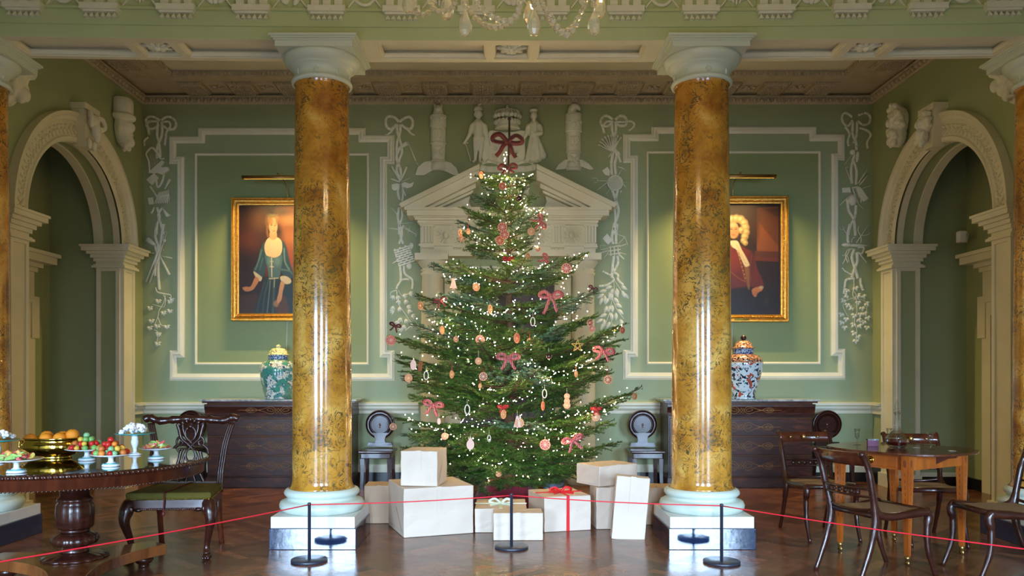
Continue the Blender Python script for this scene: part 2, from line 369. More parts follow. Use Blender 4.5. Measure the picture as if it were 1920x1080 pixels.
YA, YB, ZS = 7.41, 9.28, 2.84; YC = (YA+YB)/2; AR = (YB-YA)/2
OX = W+.27+.6                            # outer wall of the side passages
def side_matrix(s): return Matrix(((-s,0,0,s*W),(0,1,0,0),(0,0,1,0),(0,0,0,1)))   # (inward, y, z)
for s, nm in ((-1,'left'),(1,'right')):
    M = side_matrix(s)
    m = MB(); m.M = M
    m.box(-.27,0,-3.2,YA,0,HZ); m.box(-.27,0,YB,WALLD+.2,0,HZ)
    arc = [(YC-AR*math.cos(PI*i/32), ZS+AR*math.sin(PI*i/32)) for i in range(33)]
    m.prism(arc+[(YB,HZ),(YA,HZ)], -.27, 0, 'yz')
    struct(m.build('wall_'+nm, GREEN))
    # passage behind the arch
    m = MB(); m.M = M
    m.box(-1.2,-.87,4.5,10.1,0,4.6)
    struct(m.build('wall_passage_outer_'+nm, GREEN))
    m = MB(); m.M = M
    m.box(-.87,-.27,9.36,9.6,0,4.6)
    struct(m.build('wall_passage_end_'+nm, GREEN))
    m = MB(); m.M = M
    m.box(-1.2,-.27,4.3,4.5,0,4.6)
    struct(m.build('wall_passage_near_'+nm, GREEN))
    m = MB(); m.M = M
    m.box(-1.2,-.27,4.3,9.6,4.6,4.7)
    struct(m.build('ceiling_passage_'+nm, GREEN))
    # archivolt, imposts, pilasters: one cream trim with the ornament as its parts
    m = MB(); m.M = M
    prof = [(-.012,-.27),(-.012,.025),(.0,.035),(.035,.045),(.045,.028),(.19,.028),(.2,.05),(.235,.06),(.25,.085),(.285,.085),(.285,0)]
    arc = [(YC-AR*math.cos(PI*i/48), ZS+AR*math.sin(PI*i/48)) for i in range(49)]
    m.mould(arc, [(u, h) for u, h in prof[1:]], 0, closed=False, plane='yz', sgn=1)
    for a0, a1 in ((-.30,-.2),(-.07,.0)):
        ring = [(YC-(AR+.01)*math.cos(PI*i/48), ZS+(AR+.01)*math.sin(PI*i/48)) for i in range(49)]+[(YC+(AR-.02)*math.cos(PI*i/48), ZS+(AR-.02)*math.sin(PI*i/48)) for i in range(49)]
        m.prism(ring, a0, a1, 'yz')
    for y0, y1, jy, js in ((YA-.28,YA,YA,1),(YB,YB+.28,YB,-1)):
        m.box(-.0,.03,y0,y1,0,2.62)                     # pilaster on the hall face
        for q0, q1 in ((y0,y0+.045),(y1-.045,y1)): m.box(0,.045,q0,q1,.16,2.6)
        m.box(0,.045,y0,y1,2.55,2.6)
        for a0, a1 in ((-.27,-.225),(-.045,.0)): m.box(a0,a1,*sorted((jy,jy+js*.018)),.16,2.6)
        m.box(-.27,0,*sorted((jy,jy+js*.01)),2.55,2.6)
        m.box(-.29,.07,y0-.025,y1+.025,0,.16)
        for z0, z1, e in ((2.585,2.61,.045),(2.61,2.625,.03),(2.66,2.70,.03),(2.70,2.74,.055),(2.74,2.775,.085),(2.775,2.82,.125),(2.82,2.845,.14),(2.625,2.66,.01)):
            m.box(-.27-e,.03+e,y0-e,y1+e,z0,z1)
    t = struct(m.build('trim_arch_'+nm, CREAM))
    m = MB(); m.M = M
    n = 44
    for i in range(n):
        a = PI*(i+.5)/n; r = AR+.115
        if abs(a-PI/2) < .1: continue
        for q in (-1, 1):
            c = (0.034, YC-(r+q*.032)*math.cos(a), ZS+(r+q*.032)*math.sin(a))
            R = rotm('X', a+q*.6)
            m.ell(c, (.014,.012,.034), R, 6, 4)
        c = (0.034, YC-r*math.cos(a+PI/n/2), ZS+r*math.sin(a+PI/n/2)); m.ell(c, (.016,.012,.012), None, 6, 4)
    o = m.build('trim_guilloche_'+nm, CREAM); struct(o)
    # keystone with a carved head
    k = thing('keystone', 'carved ram-head keystone projecting at the top of the left arch' if s < 0 else 'carved bearded-head keystone projecting at the top of the right arch', 'keystone', (s*W, YC, 3.76))
    m = MB(); m.M = M
    m.prism([(YC-.075,3.72),(YC+.075,3.72),(YC+.13,4.14),(YC-.13,4.14)], .001, .13, 'yz')
    m.box(.001,.16,YC-.15,YC+.15,4.10,4.16)
    m.build('block', CREAM, k)
    m = MB(); m.M = M
    if s < 0:
        m.ell((.17,YC,4.0),(.06,.07,.08)); m.ell((.2,YC,3.9),(.05,.045,.09)); m.ell((.21,YC,3.83),(.035,.035,.05))
        for q in (-1,1):
            m.tube(cr([(.16,YC+q*.05,4.05),(.2,YC+q*.12,4.06),(.22,YC+q*.14,3.98),(.2,YC+q*.1,3.93),(.2,YC+q*.09,3.97)],4),[.03]*5+[.025]*5+[.02]*7)
            m.ell((.2,YC+q*.05,3.97),(.015,.015,.015))
            m.ell((.15,YC+q*.05,3.76),(.03,.03,.06))
    else:
        m.ell((.17,YC,3.98),(.08,.085,.11)); m.ell((.2,YC,3.85),(.07,.065,.1)); m.ell((.26,YC,3.96),(.02,.016,.035))
        for i in range(26):
            a = rnd.uniform(-.5,PI+.5); m.ell((.15+rnd.uniform(0,.04),YC+.085*math.cos(a),3.98+.12*math.sin(a)),(.03,.03,.03),None,8,6)
        for i in range(14): m.ell((.21+rnd.uniform(0,.04),YC+rnd.uniform(-.06,.06),3.8+rnd.uniform(-.05,.07)),(.02,.02,.035),None,8,6)
        for q in (-1,1): m.ell((.24,YC+q*.035,4.0),(.014,.018,.012))
    m.clamp(True).build('carved_head', PLASTER, k, remesh=.008)
    # skirting and dado rail on the pier next to the corner
    m = MB(); m.M = M
    m.box(0,.03,YB+.31,WALLD,.12,.2); m.box(0,.04,YB+.31,WALLD,0,.12)
    b = m
    struct(m.build('baseboard_'+nm, SKIRT))
    m = MB(); m.M = M
    m.box(-.87,-.27,9.33,9.36,0,.13); m.box(-.87,-.83,4.5,9.36,0,.13)
    struct(m.build('baseboard_passage_'+nm, SKIRT))
    m = MB(); m.M = M
    m.box(-.83,-.31,9.335,9.36,.13,.16); m.box(-.83,-.31,9.345,9.36,.16,.18)
    m.prism([(9.36-.0,4.45),(9.36-.0,4.55),(9.28,4.55)], -.87,-.27,'yz')
    struct(m.build('trim_passage_'+nm, CREAM))
    # doorcase on the outer wall of the passage
    d0, d1 = 8.05, 8.98
    m = MB(); m.M = M; a = -.87
    m.box(a,a+.05,d0,d0+.16,0,2.15); m.box(a,a+.05,d1-.16,d1,0,2.15); m.box(a,a+.05,d0,d1,2.0,2.2)
    m.box(a,a+.065,d0-.04,d0+.08,1.75,2.22); m.box(a,a+.065,d1-.08,d1+.06,1.75,2.22); m.box(a,a+.065,d0-.04,d1+.06,2.15,2.22)
    m.box(a,a+.04,d0,d1,2.2,2.5)
    for z0,z1,e in ((2.5,2.55,.06),(2.55,2.6,.10),(2.6,2.68,.2),(2.68,2.72,.23)): m.box(a,a+e,d0-e+.04,d1+e-.02,z0,z1)
    t = struct(m.build('trim_doorcase_'+nm, CREAM))
    m = MB(); m.M = M; m.box(a,a+.02,d0+.16,d1-.16,0,2.0)
    for z0, z1 in ((.2,.9),(1.0,1.85)):
        for q in (0,1): m.box(a,a+.03,d0+.2+q*.29,d0+.42+q*.29,z0,z1)
    struct(m.build('door_%d' % (2 if s < 0 else 3), DARKIN2))
    # heads on the pier between arch and corner
    yc = 9.2 if s < 0 else 9.05
    zc = 4.27
    k = thing('plaster_mask', 'pale plaster turbaned head mounted on left side wall near the corner' if s < 0 else 'pale plaster shaggy bearded head mounted on right side wall near the corner', 'wall mask', (s*W, yc, 4.0))
    m = MB(); m.M = M
    if s < 0:
        m.ell((.07,yc,4.2),(.12,.11,.17)); m.ell((.09,yc,4.08),(.1,.075,.1)); m.ell((.19,yc-.01,4.2),(.03,.022,.05)); m.ell((.15,yc,4.03),(.06,.05,.06))
        m.ell((.17,yc,4.12),(.025,.035,.012))
        for q in (-1,1): m.ell((.16,yc+q*.045,4.24),(.025,.026,.014)); m.ell((.08,yc+q*.11,4.18),(.03,.02,.04))
        m.lathe([(.125,0),(.125,.16),(.11,.2),(.0,.2)],.06,yc,4.34,20); m.lathe([(.12,0),(.15,.02),(.15,.05),(.12,.07)],.06,yc,4.29,20)
        for i in range(10): m.ell((.12+rnd.uniform(-.04,.06),yc+rnd.uniform(-.06,.06),4.0+rnd.uniform(-.04,.06)),(.03,.025,.04),None,8,6)
    else:
        m.ell((.08,yc,4.24),(.12,.12,.16)); m.ell((.1,yc,4.08),(.1,.1,.15)); m.ell((.21,yc,4.2),(.03,.022,.045))
        for q in (-1,1): m.ell((.18,yc+q*.045,4.25),(.03,.03,.014))
        for i in range(60):
            a = rnd.uniform(0,2*PI); r = rnd.uniform(.09,.14)
            m.ell((.06+rnd.uniform(0,.1),yc+r*.95*math.cos(a),4.2+r*1.7*math.sin(a)),(.035,.03,.035),None,8,6)
        for i in range(24): m.ell((.15+rnd.uniform(0,.05),yc+rnd.uniform(-.07,.07),4.04+rnd.uniform(-.08,.08)),(.025,.022,.035),None,8,6)
    m.clamp(True).build('head', PLASTER, k, remesh=.009)
    # scrolled bracket on the side wall behind the side column
    yc = 7.05 if s < 0 else 7.0
    k = thing('console_bracket', 'carved plaster shell bracket on left wall beside the side column' if s < 0 else 'carved plaster eagle-like leafy bracket on right wall beside the side column', 'bracket', (s*W, yc, 3.75))
    m = MB(); m.M = M
    m.lathe([(.0,-.3),(.07,-.27),(.14,-.15),(.19,0),(.21,.14),(.2,.16),(0,.16)],.04,yc,4.02,20,True,lambda a,k: 1+.08*math.cos(a*10))
    for i in range(12):
        a = -PI/2+rnd.uniform(-1.2,1.2); m.ell((.14+rnd.uniform(0,.06),yc+.13*math.sin(a+PI/2),3.98+.17*math.sin(a)+rnd.uniform(-.02,.06)),(.045,.035,.06),None,8,6)
    for i in range(5): m.ell((.22,yc-.12+.06*i,4.08),(.05,.03,.08),None,8,6)
    m.clamp(True).build('carving', PLASTER, k, remesh=.01)

# ---- beam carried by the columns (its frieze follows the hall)
def warp(m):
    m.v = [(x, y-.0055*x*x if abs(x) < 5 else y-.13, z) for x, y, z in m.v]; return m
BF, BB, BZ = 6.20, 6.63, 3.955
def xbox(m, x0, x1, y0, y1, z0, z1, n=None):         # long box cut in pieces so that it can bend
    n = n or max(1, int(abs(x1-x0)/.3))
    for i in range(n):
        a = x0+(x1-x0)*i/n; b = x0+(x1-x0)*(i+1)/n
        m.box(a, b, y0, y1, z0, z1)
    return m
m = MB()
def xsheet(m, prof, x0, x1, n):                      # profile (y,z) run along x
    k = len(prof); vs = []; fs = []
    for i in range(n+1):
        x = x0+(x1-x0)*i/n; vs += [(x, y, z) for y, z in prof]
    for i in range(n):
        for q in range(k): fs.append((i*k+q, (i+1)*k+q, (i+1)*k+(q+1)%k, i*k+(q+1)%k))
    return m.add(vs, fs)
xsheet(m, [(BF-.001,BZ+.0012),(BF-.001,4.053),(BF-.014,4.056),(BF-.014,4.168),(BF-.035,4.17),(BF-.035,4.19),(BF,4.192),(BF,4.72),(BF-.06,4.74),(BF-.1,4.8),(BF-.3,4.84),(BF-.34,4.95),(BF,5.0),(BF,HZ),(BB,HZ),(BB,BZ+.0712),(BF+.002,BZ+.0712),(BF+.002,BZ+.0012)], -W, W, 30)
beam = struct(warp(m).build('trim_beam', FRIEZE))
m = MB()
xsheet(m, [(BF,BZ),(BF,BZ+.07),(6.286,BZ+.07),(6.286,BZ)], -W, W, 30)
xsheet(m, [(6.575,BZ),(6.575,BZ+.07),(BB,BZ+.07),(BB,BZ)], -W, W, 30)
pan = [(-4.2,-4.02),(-4.02,-3.95)]
edges = [-W,-3.95,-3.07,-3.0,-2.72,-2.65,-1.8,-1.07,-.21,-.145,.145,.21,1.07,1.8,2.65,2.72,3.0,3.07,3.95,W]
for i in range(0, len(edges), 2): m.box(edges[i], edges[i+1], 6.286, 6.575, BZ, BZ+.07)
for i in range(1, len(edges)-1, 2):
    a, b = edges[i], edges[i+1]
    m.mould([(a,6.286),(b,6.286),(b,6.575),(a,6.575)], [(0,0),(.012,.0),(.02,.02),(.02,.035)], BZ+.012, plane='xy', sgn=1)
xsheet(m, [(6.2865,BZ+.066),(6.2865,BZ+.0705),(6.574,BZ+.0705),(6.574,BZ+.066)], -W, W, 30)
struct(warp(m).build('trim_beam_soffit', CREAM))
for c, lab in ((-2.86,'leafy plaster rosette under the beam between the left column and the left wall'),(0,'leafy plaster rosette under the beam between the two tall columns'),(2.86,'leafy plaster rosette under the beam between the right column and the right wall')):
    m = MB(); y0 = 6.43-.0055*c*c
    for k in range(8):
        a = 2*PI*k/8
        for r, q in ((.085,.045),(.05,.03)):
            m.ell((c+r*math.cos(a+r*9),y0+r*math.sin(a+r*9),BZ+.045-(.085-r)*.4),(.045,.022,.02),rotm('Z',a+r*9),8,6)
    m.ell((c,y0,BZ+.02),(.028,.028,.025))
    tag(m.build('ceiling_rosette', PLASTER), lab, 'rosette', 'rosettes under the beam')
# triglyphs, regulae, guttae and metope trophies of the frieze
m = MB(); g = MB(); w = MB()
for k in range(-8, 8):
    c = (k+.5)*.58+.01
    if abs(c) > W-.1: continue
    m.box(c-.135,c+.135,BF-.02,BF,4.19,4.7)
    for q in (-.09,0,.09): w.box(c+q-.03,c+q+.03,BF-.045,BF-.02,4.2,4.68)
    w.box(c-.145,c+.145,BF-.07,BF,4.155,4.2); w.box(c-.128,c+.128,BF-.05,BF,4.14,4.156)
    for q in range(6):
        x = c-.107+q*.043
        g.add([(x-.018,BF-.048,4.102),(x+.018,BF-.048,4.102),(x+.018,BF-.012,4.102),(x-.018,BF-.012,4.102),(x,BF-.036,4.14),(x,BF-.024,4.14)],[(0,1,4),(1,2,5,4),(2,3,5),(3,0,4,5),(0,3,2,1)])
warp(m); warp(g); warp(w)
o = m.build('trim_triglyph', FRIEZE); struct(o)
struct(w.build('trim_regula', PLASTER)); struct(g.build('trim_guttae', PLASTER))
for k in range(-7, 8):
    c = k*.58+.01; m = MB(); yy = BF-.0055*c*c; v = k % 4
    for q in (-1,1): m.obox((c-q*.13,yy-.012,4.2),(c+q*.1,yy-.012,4.5),.012,.015,(0,1,0))
    m.ell((c,yy-.01,4.42),(.09,.03,.09))
    if v == 0:
        for q in (-1,0,1): m.ell((c+q*.05,yy-.01,4.27),(.03,.02,.05),rotm('Y',q*.6),8,6)
    elif v == 1:
        m.ell((c-.04,yy-.01,4.26),(.035,.02,.035)); m.ell((c+.05,yy-.01,4.26),(.025,.02,.05),rotm('Y',.5),8,6)
    elif v == 2:
        m.tube(cr([(c-.08,yy-.01,4.27),(c-.03,yy-.01,4.23),(c+.03,yy-.01,4.23),(c+.08,yy-.01,4.28)],4),.014)
    else:
        for q in range(5): m.ell((c+(q-2)*.03,yy-.01,4.25+abs(q-2)*.012),(.012,.015,.03),rotm('Y',(q-2)*.4),8,6)
    m.ell((c,yy-.01,4.33),(.05,.025,.06))
    ords = ('leftmost','second from the left','third from the left','fourth from the left','fifth from the left','sixth from the left','just left of the chandelier','behind the chandelier','just right of the chandelier','sixth from the right','fifth from the right','fourth from the right','third from the right','second from the right','rightmost')
    tag(m.build('metope_relief', PLASTER), 'plaster trophy relief between bars of the high frieze, '+ords[k+7], 'wall relief', 'trophy reliefs in the frieze above the columns')

# ---- cornice and coffers of the bay behind the columns
CZ = 4.90
struct(MB().box(-W,W,BB-.3,WALLD,CZ,CZ+.1).build('ceiling_bay', CREAM))
runs = [('back', Matrix(((1,0,0,0),(0,-1,0,WALLD),(0,0,1,0),(0,0,0,1))), -W, W),
        ('left', Matrix(((0,1,0,-W),(1,0,0,0),(0,0,1,0),(0,0,0,1))), BB, WALLD),
        ('right', Matrix(((0,-1,0,W),(1,0,0,0),(0,0,1,0),(0,0,0,1))), BB, WALLD)]
for nm, M, u0, u1 in runs:
    m = MB(); m.M = M
    m.box(u0,u1 if nm == 'back' else WALLD-.602,0,.6,4.825,CZ-.001)
    m.prism([(0,4.70),(.02,4.70),(.05,4.73),(.05,4.765),(.075,4.775),(.075,4.79),(.03,4.80),(0,4.83)], u0, u1, 'yz')
    cs = [(k+.5)*.585 for k in range(-7,7)] if nm == 'back' else [WALLD-.44-.585*k for k in range(1,5)]
    for c in cs:
        m.box(c-.14,c+.14,.1,.43,4.79,4.825); m.box(c-.15,c+.15,.09,.44,4.812,4.825)
    struct(m.build('trim_cornice_'+nm, PINKISH))
    m = MB(); m.M = M                                # carved enrichment
    n = int((u1-u0)/.085)
    for i in range(n):
        c = u0+(i+.5)*(u1-u0)/n
        m.ell((c,.055,4.737),(.022,.028,.032),None,8,5)
        m.box(c+.036,c+.049,.03,.07,4.712,4.765)
    for c in cs:
        for q in range(11): m.ell((c-.14+.028*q,.445,4.805),(.01,.012,.016),None,6,4)
    n2 = int((u1-u0)/.05)
    for i in range(n2):
        c = u0+(i+.5)*(u1-u0)/n2
        if nm != 'back' or abs(c) < W-.6:
            m.ell((c,.605,4.865),(.018,.016,.024),None,6,4)
            if i % 2 == 0: m.box(c-.008,c+.04,.598,.612,4.835,4.842)
    mids = [(a+b)/2 for a, b in zip(cs, cs[1:])]
    for c in mids:
        for k in range(5):
            a = 2*PI*k/5; m.ell((c+.05*math.cos(a),.27+.05*math.sin(a),4.815),(.04,.02,.015),rotm('Z',a),6,4)
        m.ell((c,.27,4.805),(.02,.02,.02),None,6,4)
        for x0,x1,y0,y1 in ((-.12,.12,.12,.15),(-.12,.12,.39,.42),(-.12,-.09,.12,.42),(.09,.12,.12,.42)): m.box(c+x0,c+x1,y0,y1,4.81,4.83)
    struct(m.build('trim_cornice_carving_'+nm, PINKISH))
    m = MB(); m.M = M
    for c in cs:
        for i in range(8):
            for j in range(6): m.box(c-.115+i*.031,c-.098+i*.031,.13+j*.048,.155+j*.048,4.77,4.79)
    struct(m.build('trim_mutule_pegs_'+nm, PINKISH))

# ---- back wall: skirting, dado rail, raised panels
def wall_runs():
    return ((-W+.001, X(783,9.72)), (X(1124,9.72), W-.001))
for i, (a, b) in enumerate(wall_runs()):
    m = MB(); m.box(a,b,WALLD-.04,WALLD,0,.12); struct(m.build('baseboard_back_%s' % ('left','right')[i], SKIRT))
    m = MB(); m.box(a,b,WALLD-.03,WALLD,.12,.19); m.box(a,b,WALLD-.018,WALLD,.19,.215)
    m.prism([(WALLD,.85),(WALLD-.02,.85),(WALLD-.02,.885),(WALLD-.05,.915),(WALLD-.05,.94),(WALLD-.075,.955),(WALLD-.075,.985),(WALLD,.99)], a, b, 'yz')
    struct(m.build('trim_dado_%s' % ('left','right')[i], CREAM))
for s, nm in ((-1,'left'),(1,'right')):
    m = MB(); m.M = side_matrix(s)
    m.prism([(YB+.31,.85),(WALLD,.85),(WALLD,.99),(YB+.31,.99)], 0, .03, 'yz'); m.box(0,.075,YB+.31,WALLD-.07,.955,.985); m.box(0,.05,YB+.31,WALLD-.04,.915,.95)
    m.box(0,.025,YB+.31,WALLD,.12,.2)
    struct(m.build('trim_pier_dado_'+nm, CREAM))
bw = lambda px, py: (X(px, WALLD), Z(py, WALLD))
FR = [(0,0),(0,.018),(.018,.03),(.022,.05),(.05,.05),(.06,.032),(.09,.022),(.09,0)]
fr = [(u, h) for u, h in FR]
def panel(nm, out, inn):
    m = MB(); path = [bw(*p) for p in out]          # listed clockwise on screen = counter-clockwise left normal inward
    path = path[::-1]
    m.mould(path, fr, WALLD)
    x0, y0, x1, y1 = inn; a = bw(x0,y0); b = bw(x1,y1)
    m.mould([(a[0],b[1]),(b[0],b[1]),(b[0],a[1]),(a[0],a[1])], [(0,0),(0,.022),(.012,.03),(.026,.022),(.03,0)], WALLD)
    struct(m.build('trim_panel_'+nm, CREAM))
    m = MB(); m.box(a[0]+.03,b[0]-.03,WALLD-.004,WALLD,b[1]+.03,a[1]-.03)
    struct(m.build('wall_panel_field_'+nm, GREEN2))
panel('left', [(318,256),(372,256),(372,240),(686,240),(686,254),(740,254),(740,308),(726,308),(726,657),(740,657),(740,714),(319,714),(319,657),(333,657),(333,308),(318,308)], (366,288,692,684))
panel('right', [(1168,252),(1221,252),(1221,238),(1530,238),(1530,252),(1583,252),(1583,302),(1571,302),(1571,654),(1584,654),(1584,712),(1168,712),(1168,656),(1182,656),(1182,306),(1168,306)], (1212,284,1538,683))

# ---- columns
def column(x, label, group):
    t = thing('marble_column', label, 'column', (x, 6.385, 0), group)
    y = 6.385
    m = MB(); h = .333; m.box(x-h,x+h,y-h,y+h,0,.163); m.build('plinth', BLACKST, t, bevel=.004, label='black polished plinth')
    m = MB(); h = .322; m.box(x-h,x+h,y-h,y+h,.163,.25); m.build('plinth_slab', WHITE, t, bevel=.003, label='white stone slab of the plinth')
    m = MB(); m.lathe([(.30,.25),(.318,.262),(.333,.285),(.335,.305),(.325,.33),(.30,.342),(.285,.345),(.272,.355),(.272,.368),(.285,.375),(.297,.39),(.298,.405),(.285,.425),(.262,.432),(.25,.44)],x,y,0,64)
    m.build('base_moulding', BASEGREEN, t)
    m = MB(); prof = [(.262,.432),(.247,.445),(.238,.47)]
    for i in range(17): q = i/16; prof.append((.236-.026*q**1.6, .5+3.13*q))
    prof += [(.212,3.645),(.222,3.655),(.222,3.665)]
    m.lathe(prof,x,y,0,64); m.build('shaft', SCAG, t)
    m = MB(); m.lathe([(.222,3.655),(.236,3.66),(.243,3.675),(.236,3.69),(.218,3.695),(.218,3.762),(.228,3.768),(.232,3.778),(.238,3.78),(.25,3.79),(.252,3.797),(.266,3.80),(.292,3.825),(.305,3.85),(.305,3.868)],x,y,0,64)
    for k in range(8):
        a = k*PI/4-PI/2; r = .219
        c = (x+r*math.cos(a), y+r*math.sin(a), 3.728)
        if k % 2 == 0:
            for q in range(6):
                b = q*PI/3; m.ell((c[0]-math.sin(a)*.015*math.cos(b), c[1]+math.cos(a)*.015*math.cos(b), c[2]+.015*math.sin(b)),(.009,.009,.009),None,6,4)
        else: m.ell(c,(.008,.008,.024),None,6,6)
    m.build('capital', BASEGREEN, t)
    m = MB()
    for z0,z1,h in ((3.868,3.912,.298),(3.912,3.925,.308),(3.925,3.938,.322),(3.938,3.955,.336)): m.box(x-h,x+h,y-h,y+h-(.0 if h<.31 else 0),z0,z1)
    m.build('abacus', BASEGREEN, t)
    return t
column(-1.53, 'yellow marbled column standing left of the tree', 'tall marbled columns')
column(1.53, 'yellow marbled column standing right of the tree', 'tall marbled columns')
column(-4.31, 'dark marbled column against the left wall beyond the round table', 'tall marbled columns')
column(4.31, 'dark marbled column against the right wall at the photo edge', 'tall marbled columns')

# ---- pedimented doorcase in the middle of the back wall
dc = thing('doorcase', 'cream classical doorcase with broken pediment behind the tree', 'doorcase', (0, WALLD, 0))
def sym(m, fn):
    for s in (-1, 1): fn(m, s)
def mx(poly, s): return [(s*x, z) for x, z in poly]
def pp(lst, d): return [(X(px, d), Z(py, d)) for px, py in lst]
m = MB()
for s in (-1, 1):
    m = MB()
    for lst, d in (([(747,384),(899,310),(899,337),(790,391),(763,391)],9.50), ([(749,381),(899,307),(899,317),(752,389)],9.46), ([(784,391),(892,341),(892,352),(808,391)],9.58), ([(803,391),(889,350),(886,362),(822,391)],9.64), ([(818,391),(884,360),(879,378),(885,391)],9.74)):
        poly = pp(lst, d); m.prism(mx(poly, s), d, WALLD-.001)
    m.clamp().build('pediment_half', CREAM, dc)
m = MB(); a = X(763,9.5)
def hb(m, px, y0, y1, d): x = X(px, d); m.box(x,-x,d,WALLD-.001,Z(y1,d),Z(y0,d))
for px,y0,y1,d in ((763,390,404,9.50),(758,388,393,9.48),(775,404,407,9.53),(778,407,412,9.56),(783,412,418,9.60),(785,418,421,9.62),(788,420,458,9.66),(785,457,461,9.63),(788,461,480,9.66)): hb(m,px,y0,y1,d)
m.clamp().build('entablature', CREAM, dc)
for c in (801,862,923,984,1045,1107):
    m = MB(); d = 9.645; x = X(c,d)+.003
    for q in (-.055,-.018,.019,.056): m.box(x+q-.012,x+q+.012,d-.01,9.66,Z(455,d),Z(425,d))
    m.box(x-.09,x+.09,d-.012,9.66,Z(425,d),Z(421,d)); m.box(x-.085,x+.085,d-.015,9.66,Z(464,d),Z(461,d))
    for q in range(6): m.ell((x-.07+q*.028,d-.005,Z(466,d)),(.008,.01,.012),None,6,4)
    m.clamp().build('triglyph', CREAM, dc)
for c in (836,893,954,1014,1072):
    m = MB(); d = 9.65; x = X(c,d)
    for k in range(14):
        a = PI*k/13; r = .07+.03*(k%2)
        m.obox((x+.03*math.cos(a),d,Z(441,d)+.02*math.sin(a)),(x+r*math.cos(a)*1.2,d,Z(441,d)+(r if k%2 else r*1.1)*math.sin(a)*1.2),.012,.018,(0,1,0))
        m.obox((x+.03*math.cos(a),d,Z(441,d)-.02*math.sin(a)),(x+r*math.cos(a)*1.1,d,Z(441,d)-.1*math.sin(a)),.008,.016,(0,1,0))
    m.ell((x,d-.005,Z(441,d)),(.035,.03,.045))
    m.clamp().build('frieze_carving', CREAM, dc)
for s in (-1, 1):
    x = s*-X(811,9.7)*1.0
    m = MB(); y = 9.70
    m.lathe([(.20,0),(.20,.12),(.175,.13),(.185,.17),(.165,.2),(.15,.22),(.146,.3),(.143,1.6),(.13,2.54),(.142,2.55),(.148,2.565),(.14,2.58),(.128,2.585),(.128,2.64),(.14,2.645),(.15,2.66),(.18,2.70),(.187,2.72)],x,y,0,40)
    h = .2; m.box(x-h,x+h,y-h+.02,WALLD,2.72,2.80)
    for k in range(8): m.ell((x+.13*math.cos(k*PI/4),y+.13*math.sin(k*PI/4),2.612),(.014,.014,.014),None,6,4)
    m.clamp().build('doorcase_column', CREAM, dc)
m = MB(); d = 9.83
for s in (-1,1): x = X(834,d); m.box(*sorted((s*x,s*(x+.2))),d,WALLD,0,Z(500,d)); m.box(*sorted((s*(x+.0),s*(x+.05))),d-.03,WALLD,0,Z(500,d))
m.box(X(834,d),-X(834,d),d,WALLD,Z(515,d),Z(500,d)); m.box(X(834,d),-X(834,d),d-.03,WALLD,Z(503,d),Z(500,d))
m.clamp().build('door_architrave', CREAM, dc)
m = MB(); x = X(834,d)+.2; m.box(x,-x,9.85,9.869,0,Z(515,d))
for q in (-1,1):
    for z0,z1 in ((.25,.95),(1.1,2.3)): m.box(*sorted((q*.06,q*(-x-.1))),9.835,9.85,z0,z1)
dr = struct(m.clamp().build('door_1', DARKIN2))
m = MB(); m.ell((.07,9.82,1.05),(.03,.02,.03)); 
m.clamp().build('door_handle', BRASS, dr, world=True)
